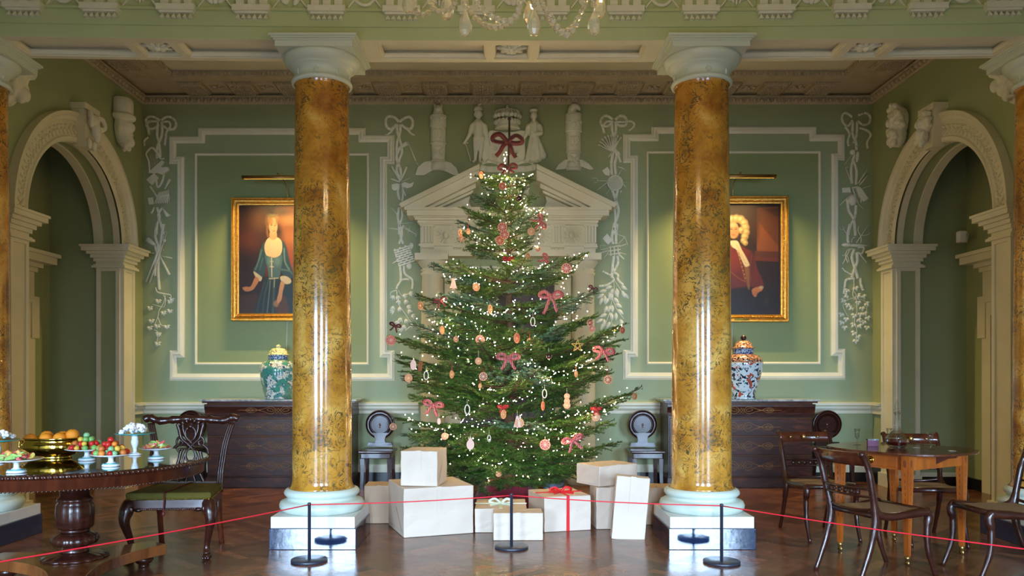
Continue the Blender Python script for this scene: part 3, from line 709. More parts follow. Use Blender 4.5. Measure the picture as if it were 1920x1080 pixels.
# ================================================================ PLASTER RELIEFS ON THE BACK WALL
class Relief:
    """Draws low relief on the back wall in the units of an enlarged view (ox, oy, k pixels per pixel)."""
    def __init__(s, name, label, cat, group, at):
        s.t = thing(name, label, cat, (X(at[0], WALLD), WALLD, Z(at[1], WALLD)), group); s.m = MB(); s.ox = s.oy = 0; s.k = 4.5
        s.px = 1/150.35
    def view(s, ox, oy, k=4.5): s.ox, s.oy, s.k = ox, oy, k; return s
    def q(s, p): return bw(s.ox+p[0]/s.k, s.oy+p[1]/s.k)
    def w(s, v): return [q/s.k*s.px for q in v] if isinstance(v, list) else v/s.k*s.px
    def rib(s, pts, w=18, t=.02, n=5): s.m.band(cr([s.q(p) for p in pts], n), s.w(w), t, WALLD); return s
    def rod(s, a, b, w=10, w2=None, t=None):
        a, b = s.q(a), s.q(b); w = s.w(w); w2 = s.w(w2) if w2 else w
        s.m.tube([(a[0],WALLD-.012,a[1]),(b[0],WALLD-.02,b[1])],[w/2,w2/2],8); return s
    def curve(s, pts, w=8):
        w = [s.w(x)/2 for x in w] if isinstance(w, list) else s.w(w)/2
        c = cr([s.q(p) for p in pts], 4)
        if isinstance(w, list): w = [w[min(len(w)-1, int(i*len(w)/len(c)))] for i in range(len(c))]
        s.m.tube([(x,WALLD-.014,z) for x, z in c], w, 6); return s
    def blob(s, c, rx, rz, ang=0, t=.03):
        c = s.q(c); s.m.ell((c[0],WALLD-.004,c[1]),(s.w(rx),t,s.w(rz)),rotm('Y',ang),10,6); return s
    def leaf(s, c, ln, wd, ang, t=.022):             # ang: direction of the tip, degrees clockwise from straight down on screen
        c = s.q(c); L = s.w(ln); B = s.w(wd); a = math.radians(ang)
        dx, dz = -math.sin(a), -math.cos(a)
        pts = []
        for u, v in ((0,0),(.2,.7),(.45,1),(.75,.6),(1,0),(.75,-.6),(.45,-1),(.2,-.7)):
            pts.append((c[0]+dx*L*u-dz*B*v*.5, c[1]+dz*L*u+dx*B*v*.5))
        n = len(pts); vs = [(p[0],WALLD,p[1]) for p in pts]+[(c[0]+dx*L*.45,WALLD-t,c[1]+dz*L*.45),(c[0]+dx*L*.8,WALLD-t*.6,c[1]+dz*L*.8)]
        vs = [(p[0],WALLD-t*.35,p[1]) for p in pts]+[(p[0],WALLD-.0005,p[1]) for p in pts]+vs[n:]
        fs = [(i,(i+1)%n,n+(i+1)%n,n+i) for i in range(n)]+[(i,2*n,(i+1)%n) for i in (0,1,2,5,6,7)]+[(3,2*n,2*n+1),(3,2*n+1,4),(4,2*n+1,5),(5,2*n+1,2*n)]
        s.m.add(vs, fs, True); return s
    def poly(s, pts, t=.025):
        s.m.prism([s.q(p) for p in pts], WALLD-t, WALLD-.0005); return s
    def done(s, name, m=None, **k):
        s.m.clamp()
        if s.m.v: s.m.build(name, m or PLASTER, s.t, **k)
        s.m = MB(); return s
def grape(R, c, sz=26, seed=0):
    r = random.Random(seed)
    for k in range(5): R.leaf(c, sz, sz*.62, -100+50*k+r.uniform(-12,12), .03)
    for k in range(6): R.blob((c[0]+r.uniform(-8,10), c[1]+r.uniform(8,24)), 5, 5, 0, .02)

# far left drop
R = Relief('plaster_trophy', 'white plaster ribbon drop with harp, pipes and grape vine, leftmost on the back wall', 'plaster drop', 'plaster trophy drops', (292,440))
R.view(255,200)
R.rib([(205,118),(150,88),(105,88),(85,120),(100,165),(110,240)],19).rib([(215,115),(270,85),(320,105),(340,150),(320,190),(270,190),(235,165)],20)
R.rib([(195,150),(150,185),(115,185),(90,150),(120,125),(190,125)],18).rib([(230,130),(280,130),(290,175),(260,215),(255,260),(245,330)],17)
R.rib([(185,130),(180,230),(200,330),(207,430)],20).rib([(220,125),(220,240),(182,340),(180,440)],20).rib([(75,330),(72,290),(105,258)],12)
R.rib([(170,590),(185,680),(220,640),(240,570)],16).rib([(120,670),(160,730),(190,780)],14).rib([(180,850),(200,930),(180,1000),(175,1080)],20).rib([(230,850),(190,910),(215,1000),(235,1080)],20)
R.view(255,420).rib([(180,0),(165,100),(190,200),(170,300),(165,440)],20).rib([(235,0),(205,200),(190,400),(200,555)],20)
R.done('ribbon')
R.view(255,200).curve([(120,550),(110,460),(90,410),(100,380),(140,350),(180,390),(210,440),(245,440)],[16,16,18,22,24,20,16]).poly([(108,560),(225,455),(245,470),(190,560),(160,570)])
for i in range(8): R.rod((118+i*13,400+i*8),(128+i*11,540-i*12),3)
R.poly([(180,560),(200,520),(280,515),(290,540),(230,580)],.04).poly([(95,620),(160,565),(195,600),(140,665)],.03)
R.rod((290,615),(250,700),26,12)
for i in range(8): R.rod((200+i*11,725-i*3),(165+i*15,820),11)
R.rod((185,770),(275,745),12).poly([(105,775),(150,765),(155,825),(115,830)],.02).rod((275,690),(290,800),7).rod((160,850),(135,905),12,22).rod((225,850),(275,925),10,40).blob((278,922),22,8,-.5)
R.view(255,420).rod((255,60),(92,490),9,14).rod((268,66),(122,500),9,16).blob((245,140),14,16).rod((178,250),(165,180),12,22).rod((165,180),(105,130),26,56).rod((190,240),(288,430),10,24).rod((100,240),(160,250),9).rod((215,270),(310,290),9).rod((235,215),(240,230),8)
R.done('instruments')
R.curve([(170,535),(185,575),(240,590),(295,600),(300,630)],[10,12,10,8]).curve([(235,600),(255,640),(240,700),(190,690),(140,680)],6).curve([(250,600),(240,660),(200,730),(190,780),(155,870)],7).curve([(190,790),(215,850),(240,860)],6).curve([(155,890),(190,920),(180,1000)],6)
for i, c in enumerate([(190,645),(290,650),(305,630),(120,705),(235,745),(290,730),(132,812),(182,858),(120,872),(262,862),(190,925),(185,1005)]): grape(R, c, 30, i)
R.done('vine_leaves')

# inner left drop
R = Relief('plaster_trophy', 'white plaster ribbon drop with scythe, woven hurdle and oak leaves, left of the doorcase', 'plaster drop', 'plaster trophy drops', (753,430))
R.view(715,200).rib([(150,130),(110,90),(60,85),(38,120),(50,175),(85,190),(130,150)],22).rib([(155,130),(200,95),(240,90),(265,125),(258,175),(225,190),(170,155)],22)
R.rib([(140,150),(100,190),(70,225),(35,245)],16).rib([(175,150),(225,200),(255,230),(285,245)],16)
R.rib([(138,150),(135,210),(160,290),(175,380),(150,460),(130,540),(165,620)],20).rib([(162,150),(158,220),(135,300),(130,380),(135,460),(160,520),(170,600)],20)
R.rib([(150,650),(140,720),(155,790)],20).rib([(180,650),(185,740),(175,800)],18).rib([(150,850),(140,930),(150,1000),(150,1080)],20).rib([(175,860),(175,940),(155,1000),(170,1080)],18)
R.view(715,420).rib([(150,0),(175,80),(150,170)],20).rib([(190,10),(160,90),(185,170)],18).rib([(160,350),(165,420),(165,480)],20).rib([(190,350),(200,420),(260,470),(262,550)],18).rib([(240,470),(180,470),(140,520),(130,550)],16)
R.done('ribbon')
R.view(715,200).rib([(220,310),(160,350),(128,420),(125,460)],[34,34,32,28,26,26,24,22,20,18,16,14,12,10,8,6],.03).rod((222,295),(292,460),12).rod((292,460),(318,505),10,5)
for a, b, w, w2 in (((160,630),(90,510),14,20),((165,630),(218,510),14,22),((160,640),(85,610),12,16),((170,640),(245,605),8,8),((165,650),(210,760),12,18)): R.rod(a,b,w,w2)
R.poly([(175,650),(200,640),(240,655),(278,640),(265,680),(220,695),(190,680)],.03).poly([(90,660),(140,650),(150,690),(120,715),(92,700)],.03)
R.curve([(155,980),(125,900),(85,855)],[10,6]).rod((60,1025),(150,1040),6).rod((150,990),(270,980),6).rod((160,1010),(300,1080),8)
R.view(715,420).rod((60,35),(140,45),6).rod((190,20),(290,90),9).rod((245,20),(225,85),6).rod((295,90),(290,112),10)
R.done('tools')
for j in range(8):
    dy = j*20; x0 = 105+j*6; R.poly([(x0,225+dy-(j*2)),(x0+135,180+dy-j*2),(x0+138,190+dy-j*2),(x0+3,236+dy-j*2)],.03)
    for i in range(3): 
        u = (i+.5*(j%2))/3; R.poly([(x0+135*u,214+dy-45*u),(x0+135*u+16,210+dy-45*u),(x0+135*u+20,232+dy-45*u),(x0+135*u+4,238+dy-45*u)],.022) if j < 7 else None
R.blob((255,185),22,30).blob((235,355),28,30).rod((95,335),(170,290),10)
R.done('woven_hurdle')
R.curve([(130,560),(150,680),(190,740),(230,800),(260,850),(200,900)],9).curve([(130,560),(80,580),(90,630)],8).curve([(145,560),(180,610),(230,590)],6)
for i,(c,a) in enumerate([((105,600),20),((140,600),-10),((180,600),-70),((230,585),-80),((200,640),-30),((155,640),20),((100,690),10),((110,730),60),((150,700),-20),((215,690),-60),((230,720),-30),((165,790),10),((205,800),-20),((250,770),-70),((250,840),-40),((195,850),10),((150,820),40),((185,880),60)]):
    for q in (-28,0,28): R.leaf(c, 46, 20, a+q, .028)
R.done('oak_leaves')

# inner right drop
R = Relief('plaster_trophy', 'white plaster ribbon drop with wheatsheaf, round riddle and laurel leaves, right of the doorcase', 'plaster drop', 'plaster trophy drops', (1150,430))
R.view(1105,200).rib([(200,110),(150,78),(110,90),(95,130),(110,170),(125,225)],20).rib([(195,130),(150,125),(120,160),(160,165),(200,120)],18).rib([(220,110),(260,80),(300,90),(315,130),(300,160),(250,160),(215,130)],22)
R.rib([(230,130),(290,130),(350,125),(380,150),(365,180),(330,205)],16).rib([(190,140),(195,220),(225,300),(200,390),(185,480),(190,580)],22).rib([(222,140),(222,220),(200,310),(230,400),(215,480),(222,580)],22)
R.rib([(190,700),(215,770),(245,870),(230,950),(205,1010),(215,1080)],22).rib([(240,700),(225,770),(215,850),(220,950),(230,1080)],20).rib([(200,380),(245,390),(250,430),(265,470)],18)
R.view(1105,420).rib([(215,0),(190,100),(200,170)],22).rib([(235,0),(225,90),(225,170)],22).rib([(205,270),(195,360),(190,440)],22).rib([(235,265),(240,330),(205,400)],20)
R.rib([(190,440),(150,420),(110,400)],14).rib([(200,410),(240,430),(240,470),(285,515)],18).rib([(180,440),(205,470),(150,515),(80,525)],18)
R.done('ribbon')
R.view(1105,200)
for i in range(9):
    a = math.radians(200+i*13); R.rod((195,385),(195+110*math.cos(a),370+115*math.sin(a)),7,14); R.blob((195+118*math.cos(a),370+122*math.sin(a)),9,17,a+PI/2)
R.rod((195,385),(160,430),22,8)
R.done('wheatsheaf')
R.poly([(105,545),(150,512),(172,545),(168,590),(130,580)],.03).rod((200,600),(60,712),8).rod((190,630),(70,628),6).curve([(20,605),(62,608),(65,640),(35,645)],5).rod((240,590),(275,530),9).curve([(235,510),(275,520),(308,542)],[8,10,4]).rod((240,610),(310,685),12,8).rod((215,650),(340,637),4).rod((215,650),(140,742),7).blob((265,718),12,12)
c = R.q((215,648)); r = R.w(62)
R.m.tube([(c[0]+r*math.cos(a*PI/16),WALLD-.03,c[1]+r*math.sin(a*PI/16)) for a in range(33)],.009,6)
for i in range(-5,6):
    h = math.sqrt(max(0,1-(i/6)**2))*r; o = i/6*r
    R.m.obox((c[0]+o,WALLD-.028,c[1]-h),(c[0]+o,WALLD-.028,c[1]+h),.006,.012,(0,1,0)); R.m.obox((c[0]-h,WALLD-.03,c[1]+o),(c[0]+h,WALLD-.03,c[1]+o),.006,.012,(0,1,0))
R.view(1105,420).poly([(108,125),(148,82),(195,140),(155,180)],.025)
for i in range(3): R.rod((175+i*32,190),(180+i*32,270),12); R.rod((160,200+i*30),(262,185+i*32),12)
for a, b, w in (((240,90),(298,112),7),((298,112),(240,170),8),((298,112),(322,180),6),((250,195),(310,170),8),((250,240),(310,258),6),((240,250),(290,300),14),((160,240),(120,292),7),((170,225),(78,248),9),((160,210),(90,220),6),((90,180),(95,218),6),((90,180),(140,182),5)): R.rod(a,b,w)
R.done('tools')
R.curve([(205,470),(205,560),(190,640),(165,760),(130,850)],6).curve([(205,470),(240,520),(285,590)],6).curve([(190,620),(230,720),(290,800)],6).curve([(170,760),(190,840),(200,960)],6)
for c, a in [((195,525),70),((200,540),20),((230,540),-10),((262,520),-60),((150,560),80),((175,570),10),((215,560),-25),((275,560),-20),((290,580),-40),((125,590),60),((130,600),0),((195,580),15),((205,620),-40),((165,620),30),((110,620),20),((180,680),20),((195,680),0),((215,670),-60),((150,690),20),((225,745),0),((235,720),-50),((175,745),-20),((150,760),70),((115,800),60),((125,800),0),((120,830),20),((260,800),-20),((180,820),30),((200,910),0),((190,950),20),((200,850),-40)]:
    R.leaf(c, 72, 34, a, .024)
R.done('laurel_leaves')

# far right drop
R = Relief('plaster_trophy', 'white plaster ribbon drop with nets, fish and trailing ivy, rightmost on the back wall', 'plaster drop', 'plaster trophy drops', (1603,430))
R.view(1560,200).rib([(170,90),(120,55),(85,75),(90,130),(130,165),(170,120)],18).rib([(110,170),(145,230),(130,290),(140,335)],17).rib([(220,75),(280,55),(320,85),(310,140),(260,155),(215,120)],18).rib([(230,180),(290,200),(325,240),(295,300),(300,355)],17)
R.rib([(175,130),(172,230),(200,300),(205,370)],20).rib([(210,130),(205,240),(180,310)],20).rib([(190,400),(160,520),(165,650)],20).rib([(170,440),(205,540),(200,660)],20).rib([(125,780),(140,880),(180,950),(195,1080)],20).rib([(200,830),(190,930),(150,1010),(135,1080)],20)
R.view(1560,420).rib([(150,0),(130,80),(135,160)],20).rib([(190,0),(195,100)],20).rib([(185,210),(165,290),(195,380),(215,460)],22).rib([(205,240),(212,310),(185,390),(165,450)],22).rib([(80,370),(110,400),(165,430)],12).rib([(190,460),(120,470),(105,520),(95,590)],18).rib([(235,455),(245,520),(260,560)],18).rib([(205,240),(250,250),(265,200),(215,200)],14)
R.done('ribbon')
R.view(1560,200).blob((170,385),28,24).blob((212,425),18,50,.1).rod((250,290),(100,490),4).rod((110,515),(160,655),7).rod((110,515),(130,515),6).rod((295,535),(215,650),14,10).rod((300,580),(225,665),16,10).rod((230,700),(322,668),6)
R.poly([(75,690),(145,685),(150,730),(80,730)],.03).blob((170,790),40,50,0,.05).poly([(190,680),(240,700),(295,780),(260,805),(215,760)],.04).rod((60,832),(160,740),9).rod((165,680),(215,820),16,10).rod((215,820),(265,872),5).curve([(170,690),(220,680),(245,720),(240,810)],14)
R.view(1560,420).rod((130,100),(90,45),7).curve([(60,20),(70,50),(95,45),(105,20)],5).rod((82,10),(90,45),5).rod((305,5),(200,160),9).curve([(220,20),(215,60),(240,110),(240,160)],9).curve([(240,100),(290,95),(315,78)],7).curve([(160,160),(165,130),(190,110)],9)
R.blob((120,178),52,18,0,.04).blob((200,182),90,14,0,.03).rod((220,182),(315,186),22,4).curve([(130,330),(110,270),(130,220),(175,210)],9).curve([(85,340),(120,270),(150,210)],8).curve([(80,270),(120,265),(140,320)],7).rod((220,240),(285,328),10)
R.done('fishing_gear')
R.curve([(180,460),(180,540),(170,600),(200,640),(205,740)],7).curve([(175,560),(200,600),(180,640)],6).curve([(190,630),(270,650),(290,690),(280,780)],5).curve([(190,620),(110,650),(90,700),(135,790)],5).curve([(205,740),(185,820),(205,900),(195,1020)],6)
for i, (c, a) in enumerate([((130,550),20),((195,530),-20),((130,600),60),((100,635),40),((215,600),-60),((260,600),-20),((220,650),0),((130,670),10),((285,665),-40),((250,700),-10),((170,700),50),((80,750),20),((190,760),20),((235,750),0),((270,745),-30),((295,780),-20),((120,790),10),((85,820),30),((270,815),20),((185,840),30),((220,800),-30),((225,850),-30),((190,910),30),((215,940),-20),((105,860),0),((295,860),10),((200,975),0)]):
    for q in (-55,0,55): R.leaf(c, 34 if q else 44, 24, a+q, .028)
R.done('ivy_leaves')

# carved poles either side of the arms
def totem(cx, label, left):
    R = Relief('plaster_totem', label, 'plaster relief', 'carved totem reliefs', (cx, 325)); x = X(cx,WALLD)
    Zp = lambda y: Z(y, WALLD); r = 14/150.35; y = WALLD-.0
    m = R.m
    if left:
        yb = [(304,13),(272,14),(268,15),(240,14.5),(236,16),(222,15.5),(218,16)]
        m.lathe([(a/150.35, Zp(b)) for b, a in yb],x,y,0,24)
        for b in (304,270,238,219): m.lathe([(15/150.35,Zp(b)-.01),(17/150.35,Zp(b)),(15/150.35,Zp(b)+.01)],x,y,0,24)
        m.done = None
        R.m.clamp().build('carved_shaft', PLASTER, R.t); R.m = MB(); m = R.m
        m.ell((x,y-.03,Zp(216)),(.07,.07,.08)); m.ell((x,y-.05,Zp(208)),(.055,.055,.06)); m.ell((x,y-.1,Zp(209)),(.02,.02,.02))
        for q in (-1,1): m.ell((x+q*.04,y-.05,Zp(201)),(.018,.018,.03)); m.ell((x+q*.022,y-.098,Zp(207)),(.012,.01,.012))
        m.clamp().build('animal_head', PLASTER, R.t, remesh=.008); R.m = MB(); m = R.m
        wing = [(-43,330),(-38,315),(-26,305),(-12,303),(12,303),(24,307),(34,317),(39,330),(30,330),(14,323),(0,320),(-14,323),(-26,330)]
        z0 = 0
    else:
        yb = [(326,12),(297,13),(293,15),(258,14.5),(254,16),(228,15.5),(224,16)]
        yb = [(b-24+0, a) for b, a in yb]
        m.lathe([(a/150.35, Zp(b+16)) for b, a in yb],x,y,0,24)
        for b in (318,289,250,218): m.lathe([(15/150.35,Zp(b-2)-.01),(17/150.35,Zp(b-2)),(15/150.35,Zp(b-2)+.01)],x,y,0,24)
        R.m.clamp().build('carved_shaft', PLASTER, R.t); R.m = MB(); m = R.m
        m.tube(cr([(x-.02,y-.04,Zp(220)),(x-.02,y-.05,Zp(210)),(x+.01,y-.06,Zp(204)),(x+.06,y-.06,Zp(206)),(x+.075,y-.06,Zp(211))],4),[.055]*8+[.05,.045,.04,.034,.028,.022,.016,.01,.006],10)
        for q in range(4): m.ell((x-.045+.01*q,y-.05,Zp(212-q*3)),(.03,.03,.02))
        m.clamp().build('eagle_head', PLASTER, R.t, remesh=.008); R.m = MB(); m = R.m
        wing = [(-34,320),(-28,310),(-16,301),(16,301),(28,308),(38,319),(30,320),(16,314),(0,318),(-14,318)]
    m.prism([(x+a/150.35, Zp(b)) for a, b in wing], WALLD-.04, WALLD-.0005)
    m.lathe([(.09,Zp(322)),(.1,Zp(316)),(.085,Zp(304))],x,y,0,20)
    m.clamp().build('winged_base', PLASTER, R.t); R.m = MB(); m = R.m
    # carving on the drums: mask, caryatid leaves, knot
    ys = (228,254,288) if left else (236,268,302)
    f = y-.095
    for q in (-1,1):
        m.tube(cr([(x,f,Zp(ys[0])),(x+q*.05,f+.01,Zp(ys[0]-4)),(x+q*.085,f+.04,Zp(ys[0]-6)),(x+q*.09,f+.04,Zp(ys[0]-1))],4),.012,6)
        m.tube(cr([(x+q*.015,f,Zp(ys[1]+10)),(x+q*.06,f+.02,Zp(ys[1])),(x+q*.03,f,Zp(ys[1]-9))],4),.012,6)
        m.tube(cr([(x+q*.01,f,Zp(ys[1]+10)),(x+q*.035,f+.01,Zp(ys[1]+4)),(x+q*.012,f,Zp(ys[1]-9))],4),.01,6)
        m.tube(cr([(x+q*.05,f+.02,Zp(ys[2]+7)),(x,f,Zp(ys[2])),(x-q*.045,f+.02,Zp(ys[2]-8)),(x,f,Zp(ys[2]-10))],4),.011,6)
    m.ell((x,f,Zp(ys[0]+2)),(.035,.02,.045)); m.ell((x,f,Zp(ys[1])),(.012,.015,.06)); m.ell((x,f-.0,Zp(ys[2]+2)),(.02,.015,.03))
    m.clamp().build('drum_carving', PLASTER, R.t)
totem(822, 'plaster totem pole topped by an owl-like head, left of the arms', True)
totem(1075, 'plaster totem pole topped by an eagle head, right of the arms', False)

# the arms over the door: shield, crown, scroll and two supporters
q = lambda px, py, dy=0: (X(px,WALLD), WALLD-dy, Z(py,WALLD))
t = thing('plaster_shield', 'plaster heraldic shield with quarters behind the tree top', 'plaster relief', q(951,306))
m = MB(); sh = [bw(*p) for p in cr([(918,247),(951,251),(984,247),(984,270),(984,295),(978,303),(951,307),(924,303),(918,295),(919,270)],3,True)]
m.prism(sh, WALLD-.05, WALLD-.0005); m.clamp().build('field', PLASTER, t, bevel=.004)
m = MB()
for i in range(6): a = q(958+i*4.6,250,.05); b = q(958+i*4.6,272,.05); m.obox(a,b,.008,.012,(0,1,0))
m.obox(q(955,278,.052),q(980,303,.052),.02,.014,(0,1,0)); m.obox(q(980,278,.052),q(955,303,.052),.02,.014,(0,1,0))
m.obox(q(951,250,.052),q(951,305,.052),.006,.01,(0,1,0)); m.obox(q(919,275,.052),q(983,275,.052),.006,.01,(0,1,0)); m.obox(q(920,290,.052),q(951,290,.052),.005,.01,(0,1,0))
for px, py in ((927,254),(943,254),(927,262),(943,262),(935,269),(929,281),(943,281),(926,293),(933,293),(929,299),(941,293),(941,299)): m.ell(q(px,py,.05),(.022,.015,.024),None,8,6)
m.clamp().build('charges', PLASTER, t)
t = thing('plaster_coronet', 'plaster crown with ball finial above the shield', 'plaster relief', q(951,245))
m = MB(); x = X(951,WALLD)
for k in range(9):
    a = PI+PI*(k+.5)/9; cx = x+.155*math.cos(a); cy = WALLD-.02+.12*math.sin(a)
    m.ell((cx,cy,Z(220,WALLD)),(.032,.032,.032),None,10,8)
    m.ell((x+.145*math.cos(a),cy+.01,Z(231,WALLD)),(.028,.02,.035),None,8,6)
    m.tube(cr([(cx,cy,Z(222,WALLD)),(x+.14*math.cos(a),cy*.5+WALLD*.5-.02,Z(211,WALLD)),(x+.04*math.cos(a),WALLD-.06,Z(208,WALLD))],4),.018,6)
m.clamp().build('arches', PLASTER, t)
m = MB(); m.lathe([(.155,Z(245,WALLD)),(.165,Z(242,WALLD)),(.15,Z(239,WALLD)),(.145,Z(236,WALLD)),(.155,Z(233,WALLD)),(.13,Z(228,WALLD))],x,WALLD,0,28)
m.clamp().build('circlet', PLASTER, t)
m = MB(); m.ell((x,WALLD-.05,Z(215,WALLD)),(.1,.06,.05)); m.ell((x,WALLD-.06,Z(206,WALLD)),(.02,.02,.025)); m.ell((x,WALLD-.06,Z(202,WALLD)),(.012,.012,.014))
m.clamp().build('cap', PLASTER, t)
t = thing('motto_scroll', 'plaster motto scroll under the shield above the pediment gap', 'plaster relief', q(951,325))
m = MB()
m.band(cr([bw(*p) for p in [(900,314),(915,318),(935,318),(951,321),(968,318),(990,317),(1005,313)]],5), .07, .03, WALLD)
m.band(cr([bw(*p) for p in [(903,306),(915,302),(930,304),(937,308)]],5), .05, .02, WALLD); m.band(cr([bw(*p) for p in [(965,308),(975,304),(990,302),(1001,306)]],5), .05, .02, WALLD)
m.clamp().build('scroll_band', PLASTER, t)
for cx, nm in ((914,'left'),(989,'right')):
    m = MB(); m.band(cr([bw(*p) for p in [(cx,345),(cx+(3 if nm=='left' else -3),365),(cx-4,378),(cx,385)]],5), [.04,.05,.07,.05,.06,.08,.06,.05,.07,.05,.04,.03,.03,.03,.02,.02], .03, WALLD)
    tag(m.clamp().build('plaster_ribbon', PLASTER), 'small plaster ribbon tail on wall inside the pediment gap, %s of the tree' % nm, 'plaster relief')
def cap(m, a, b, ra, rb, n=10):          # limb between two points
    a = Vector(a); b = Vector(b); L = (b-a).length; d = (b-a)/max(L,1e-6); k = max(3,int(L/(min(ra,rb)*.6)))
    for i in range(k+1): f = i/k; r = ra+(rb-ra)*f; m.ell(tuple(a+d*L*f),(r,r,r),None,10,8)
g = lambda px, py, dy=.05: q(px,py,dy)
t = thing('supporter_figure', 'plaster statue of a cloaked man holding a sword, left of the shield', 'plaster figure', q(897,308))
m = MB(); px = 1/150.35
m.ell(g(897,217,.07),(7.2*px,.05,9*px)); m.ell(g(897,218,.115),(.008,.012,.012)); cap(m,g(897,224),g(897,232),.026,.03)
for s in (-1,1): m.ell(g(897+s*7,218,.06),(.012,.012,.02)); m.ell(g(897+s*2.8,215.5,.115),(.008,.008,.005))
m.ell(g(897,222.5,.11),(.014,.01,.005))
cap(m,g(897,236),g(897,254),.07,.062); m.ell(g(889,237),(.045,.045,.04)); m.ell(g(905,237),(.045,.045,.04)); m.ell(g(898,262),(.078,.055,.05))
cap(m,g(893,266),g(892,285),.042,.03); cap(m,g(892,285),g(891,303),.028,.018); cap(m,g(902,266),g(902,285),.042,.03); cap(m,g(902,285),g(900,303),.028,.018)
m.ell(g(889,306,.07),(.025,.05,.015)); m.ell(g(901,307,.07),(.025,.05,.015))
cap(m,g(885,239),g(881,255),.033,.026); cap(m,g(881,255),g(873,268),.026,.018); m.ell(g(872,270),(.025,.02,.022)); cap(m,g(909,239),g(913,256),.034,.026)
m.clamp().build('body', PLASTER, t, remesh=.008)
m = MB(); m.prism([bw(*p) for p in [(900,232),(910,234),(916,250),(920,285),(923,304),(915,300),(910,306),(904,300),(903,270)]], WALLD-.045, WALLD-.001); m.clamp().build('cloak', PLASTER, t, bevel=.01)
m = MB(); m.tube([g(872,268,.05),g(883,304,.04)],.008,6); m.obox(g(868,272,.05),g(878,270,.05),.012,.012,(0,1,0)); m.clamp().build('sword', PLASTER, t)
m = MB(); m.lathe([(.05,0),(.056,.012),(.045,.05),(.0,.06)],*g(897,211,.055)[:2],g(897,211)[2],16); m.tube(cr([g(898,205,.06),g(899,200,.07),g(903,198,.07)],4),[.01,.014,.018,.02,.018,.014,.012,.01,.006],8)
m.clamp().build('plumed_helmet', PLASTER, t)
t = thing('supporter_figure', 'plaster statue of a robed figure with folded arm, right of the shield', 'plaster figure', q(1000,308))
m = MB()
m.ell(g(1000.5,220,.07),(6.5*px,.05,9.5*px)); m.ell(g(1000,221,.115),(.008,.012,.013)); cap(m,g(1000,227),g(1000,233),.025,.03)
for s in (-1,1): m.ell(g(1000+s*2.6,218.5,.115),(.008,.008,.005)); m.ell(g(1000+s*5.8,221,.06),(.01,.012,.02))
m.ell(g(1000,228,.1),(.02,.016,.02))
cap(m,g(1001,238),g(1001,256),.068,.06); m.ell(g(992,240),(.04,.045,.04)); m.ell(g(1010,240),(.042,.045,.042))
cap(m,g(990,242),g(987,254),.034,.028); cap(m,g(987,254),g(982,262),.026,.02); cap(m,g(1012,242),g(1014,253),.036,.03); cap(m,g(1014,253,.07),g(1002,255,.1),.028,.022)
for a, b, r in (((1001,258),(998,298),.06),((996,262),(990,300),.04),((1004,260),(1008,298),.06),((1006,262),(1018,294),.045),((1001,262),(1002,300),.05)): cap(m,g(*a),g(*b),r*.8,r)
m.ell(g(994,306,.07),(.025,.045,.015)); m.ell(g(1006,306,.07),(.025,.045,.015)); cap(m,g(994,298),g(994,305),.02,.018); cap(m,g(1006,298),g(1006,305),.02,.018)
m.clamp().build('robed_body', PLASTER, t, remesh=.008)
m = MB(); m.lathe([(.045,0),(.05,.01),(.045,.035),(0,.045)],*g(1000.5,213,.06)[:2],g(1000,213)[2],16); m.clamp().build('cap', PLASTER, t)
# ================================================================ PICTURES, LAMPS, CHESTS, JARS, HALL CHAIRS
def vcol_mat(name, rough=.35):
    m = bpy.data.materials.new(name); m.use_nodes = True; nt = m.node_tree; b = nt.nodes['Principled BSDF']
    a = nt.nodes.new('ShaderNodeVertexColor'); a.layer_name = 'paint'; n = nt.nodes.new('ShaderNodeTexNoise'); n.inputs['Scale'].default_value = 60; n.inputs['Detail'].default_value = 5
    mr = nt.nodes.new('ShaderNodeMapRange'); mr.inputs[3].default_value = .30; mr.inputs[4].default_value = .52; nt.links.new(n.outputs[0], mr.inputs[0])
    mx = nt.nodes.new('ShaderNodeMix'); mx.data_type = 'RGBA'; mx.blend_type = 'MULTIPLY'; mx.inputs[0].default_value = 1
    nt.links.new(a.outputs[0], mx.inputs[6]); nt.links.new(mr.outputs[0], mx.inputs[7]); nt.links.new(mx.outputs[2], b.inputs['Base Color'])
    b.inputs['Roughness'].default_value = rough
    return m
OIL = vcol_mat('aged_oil_paint', .42)
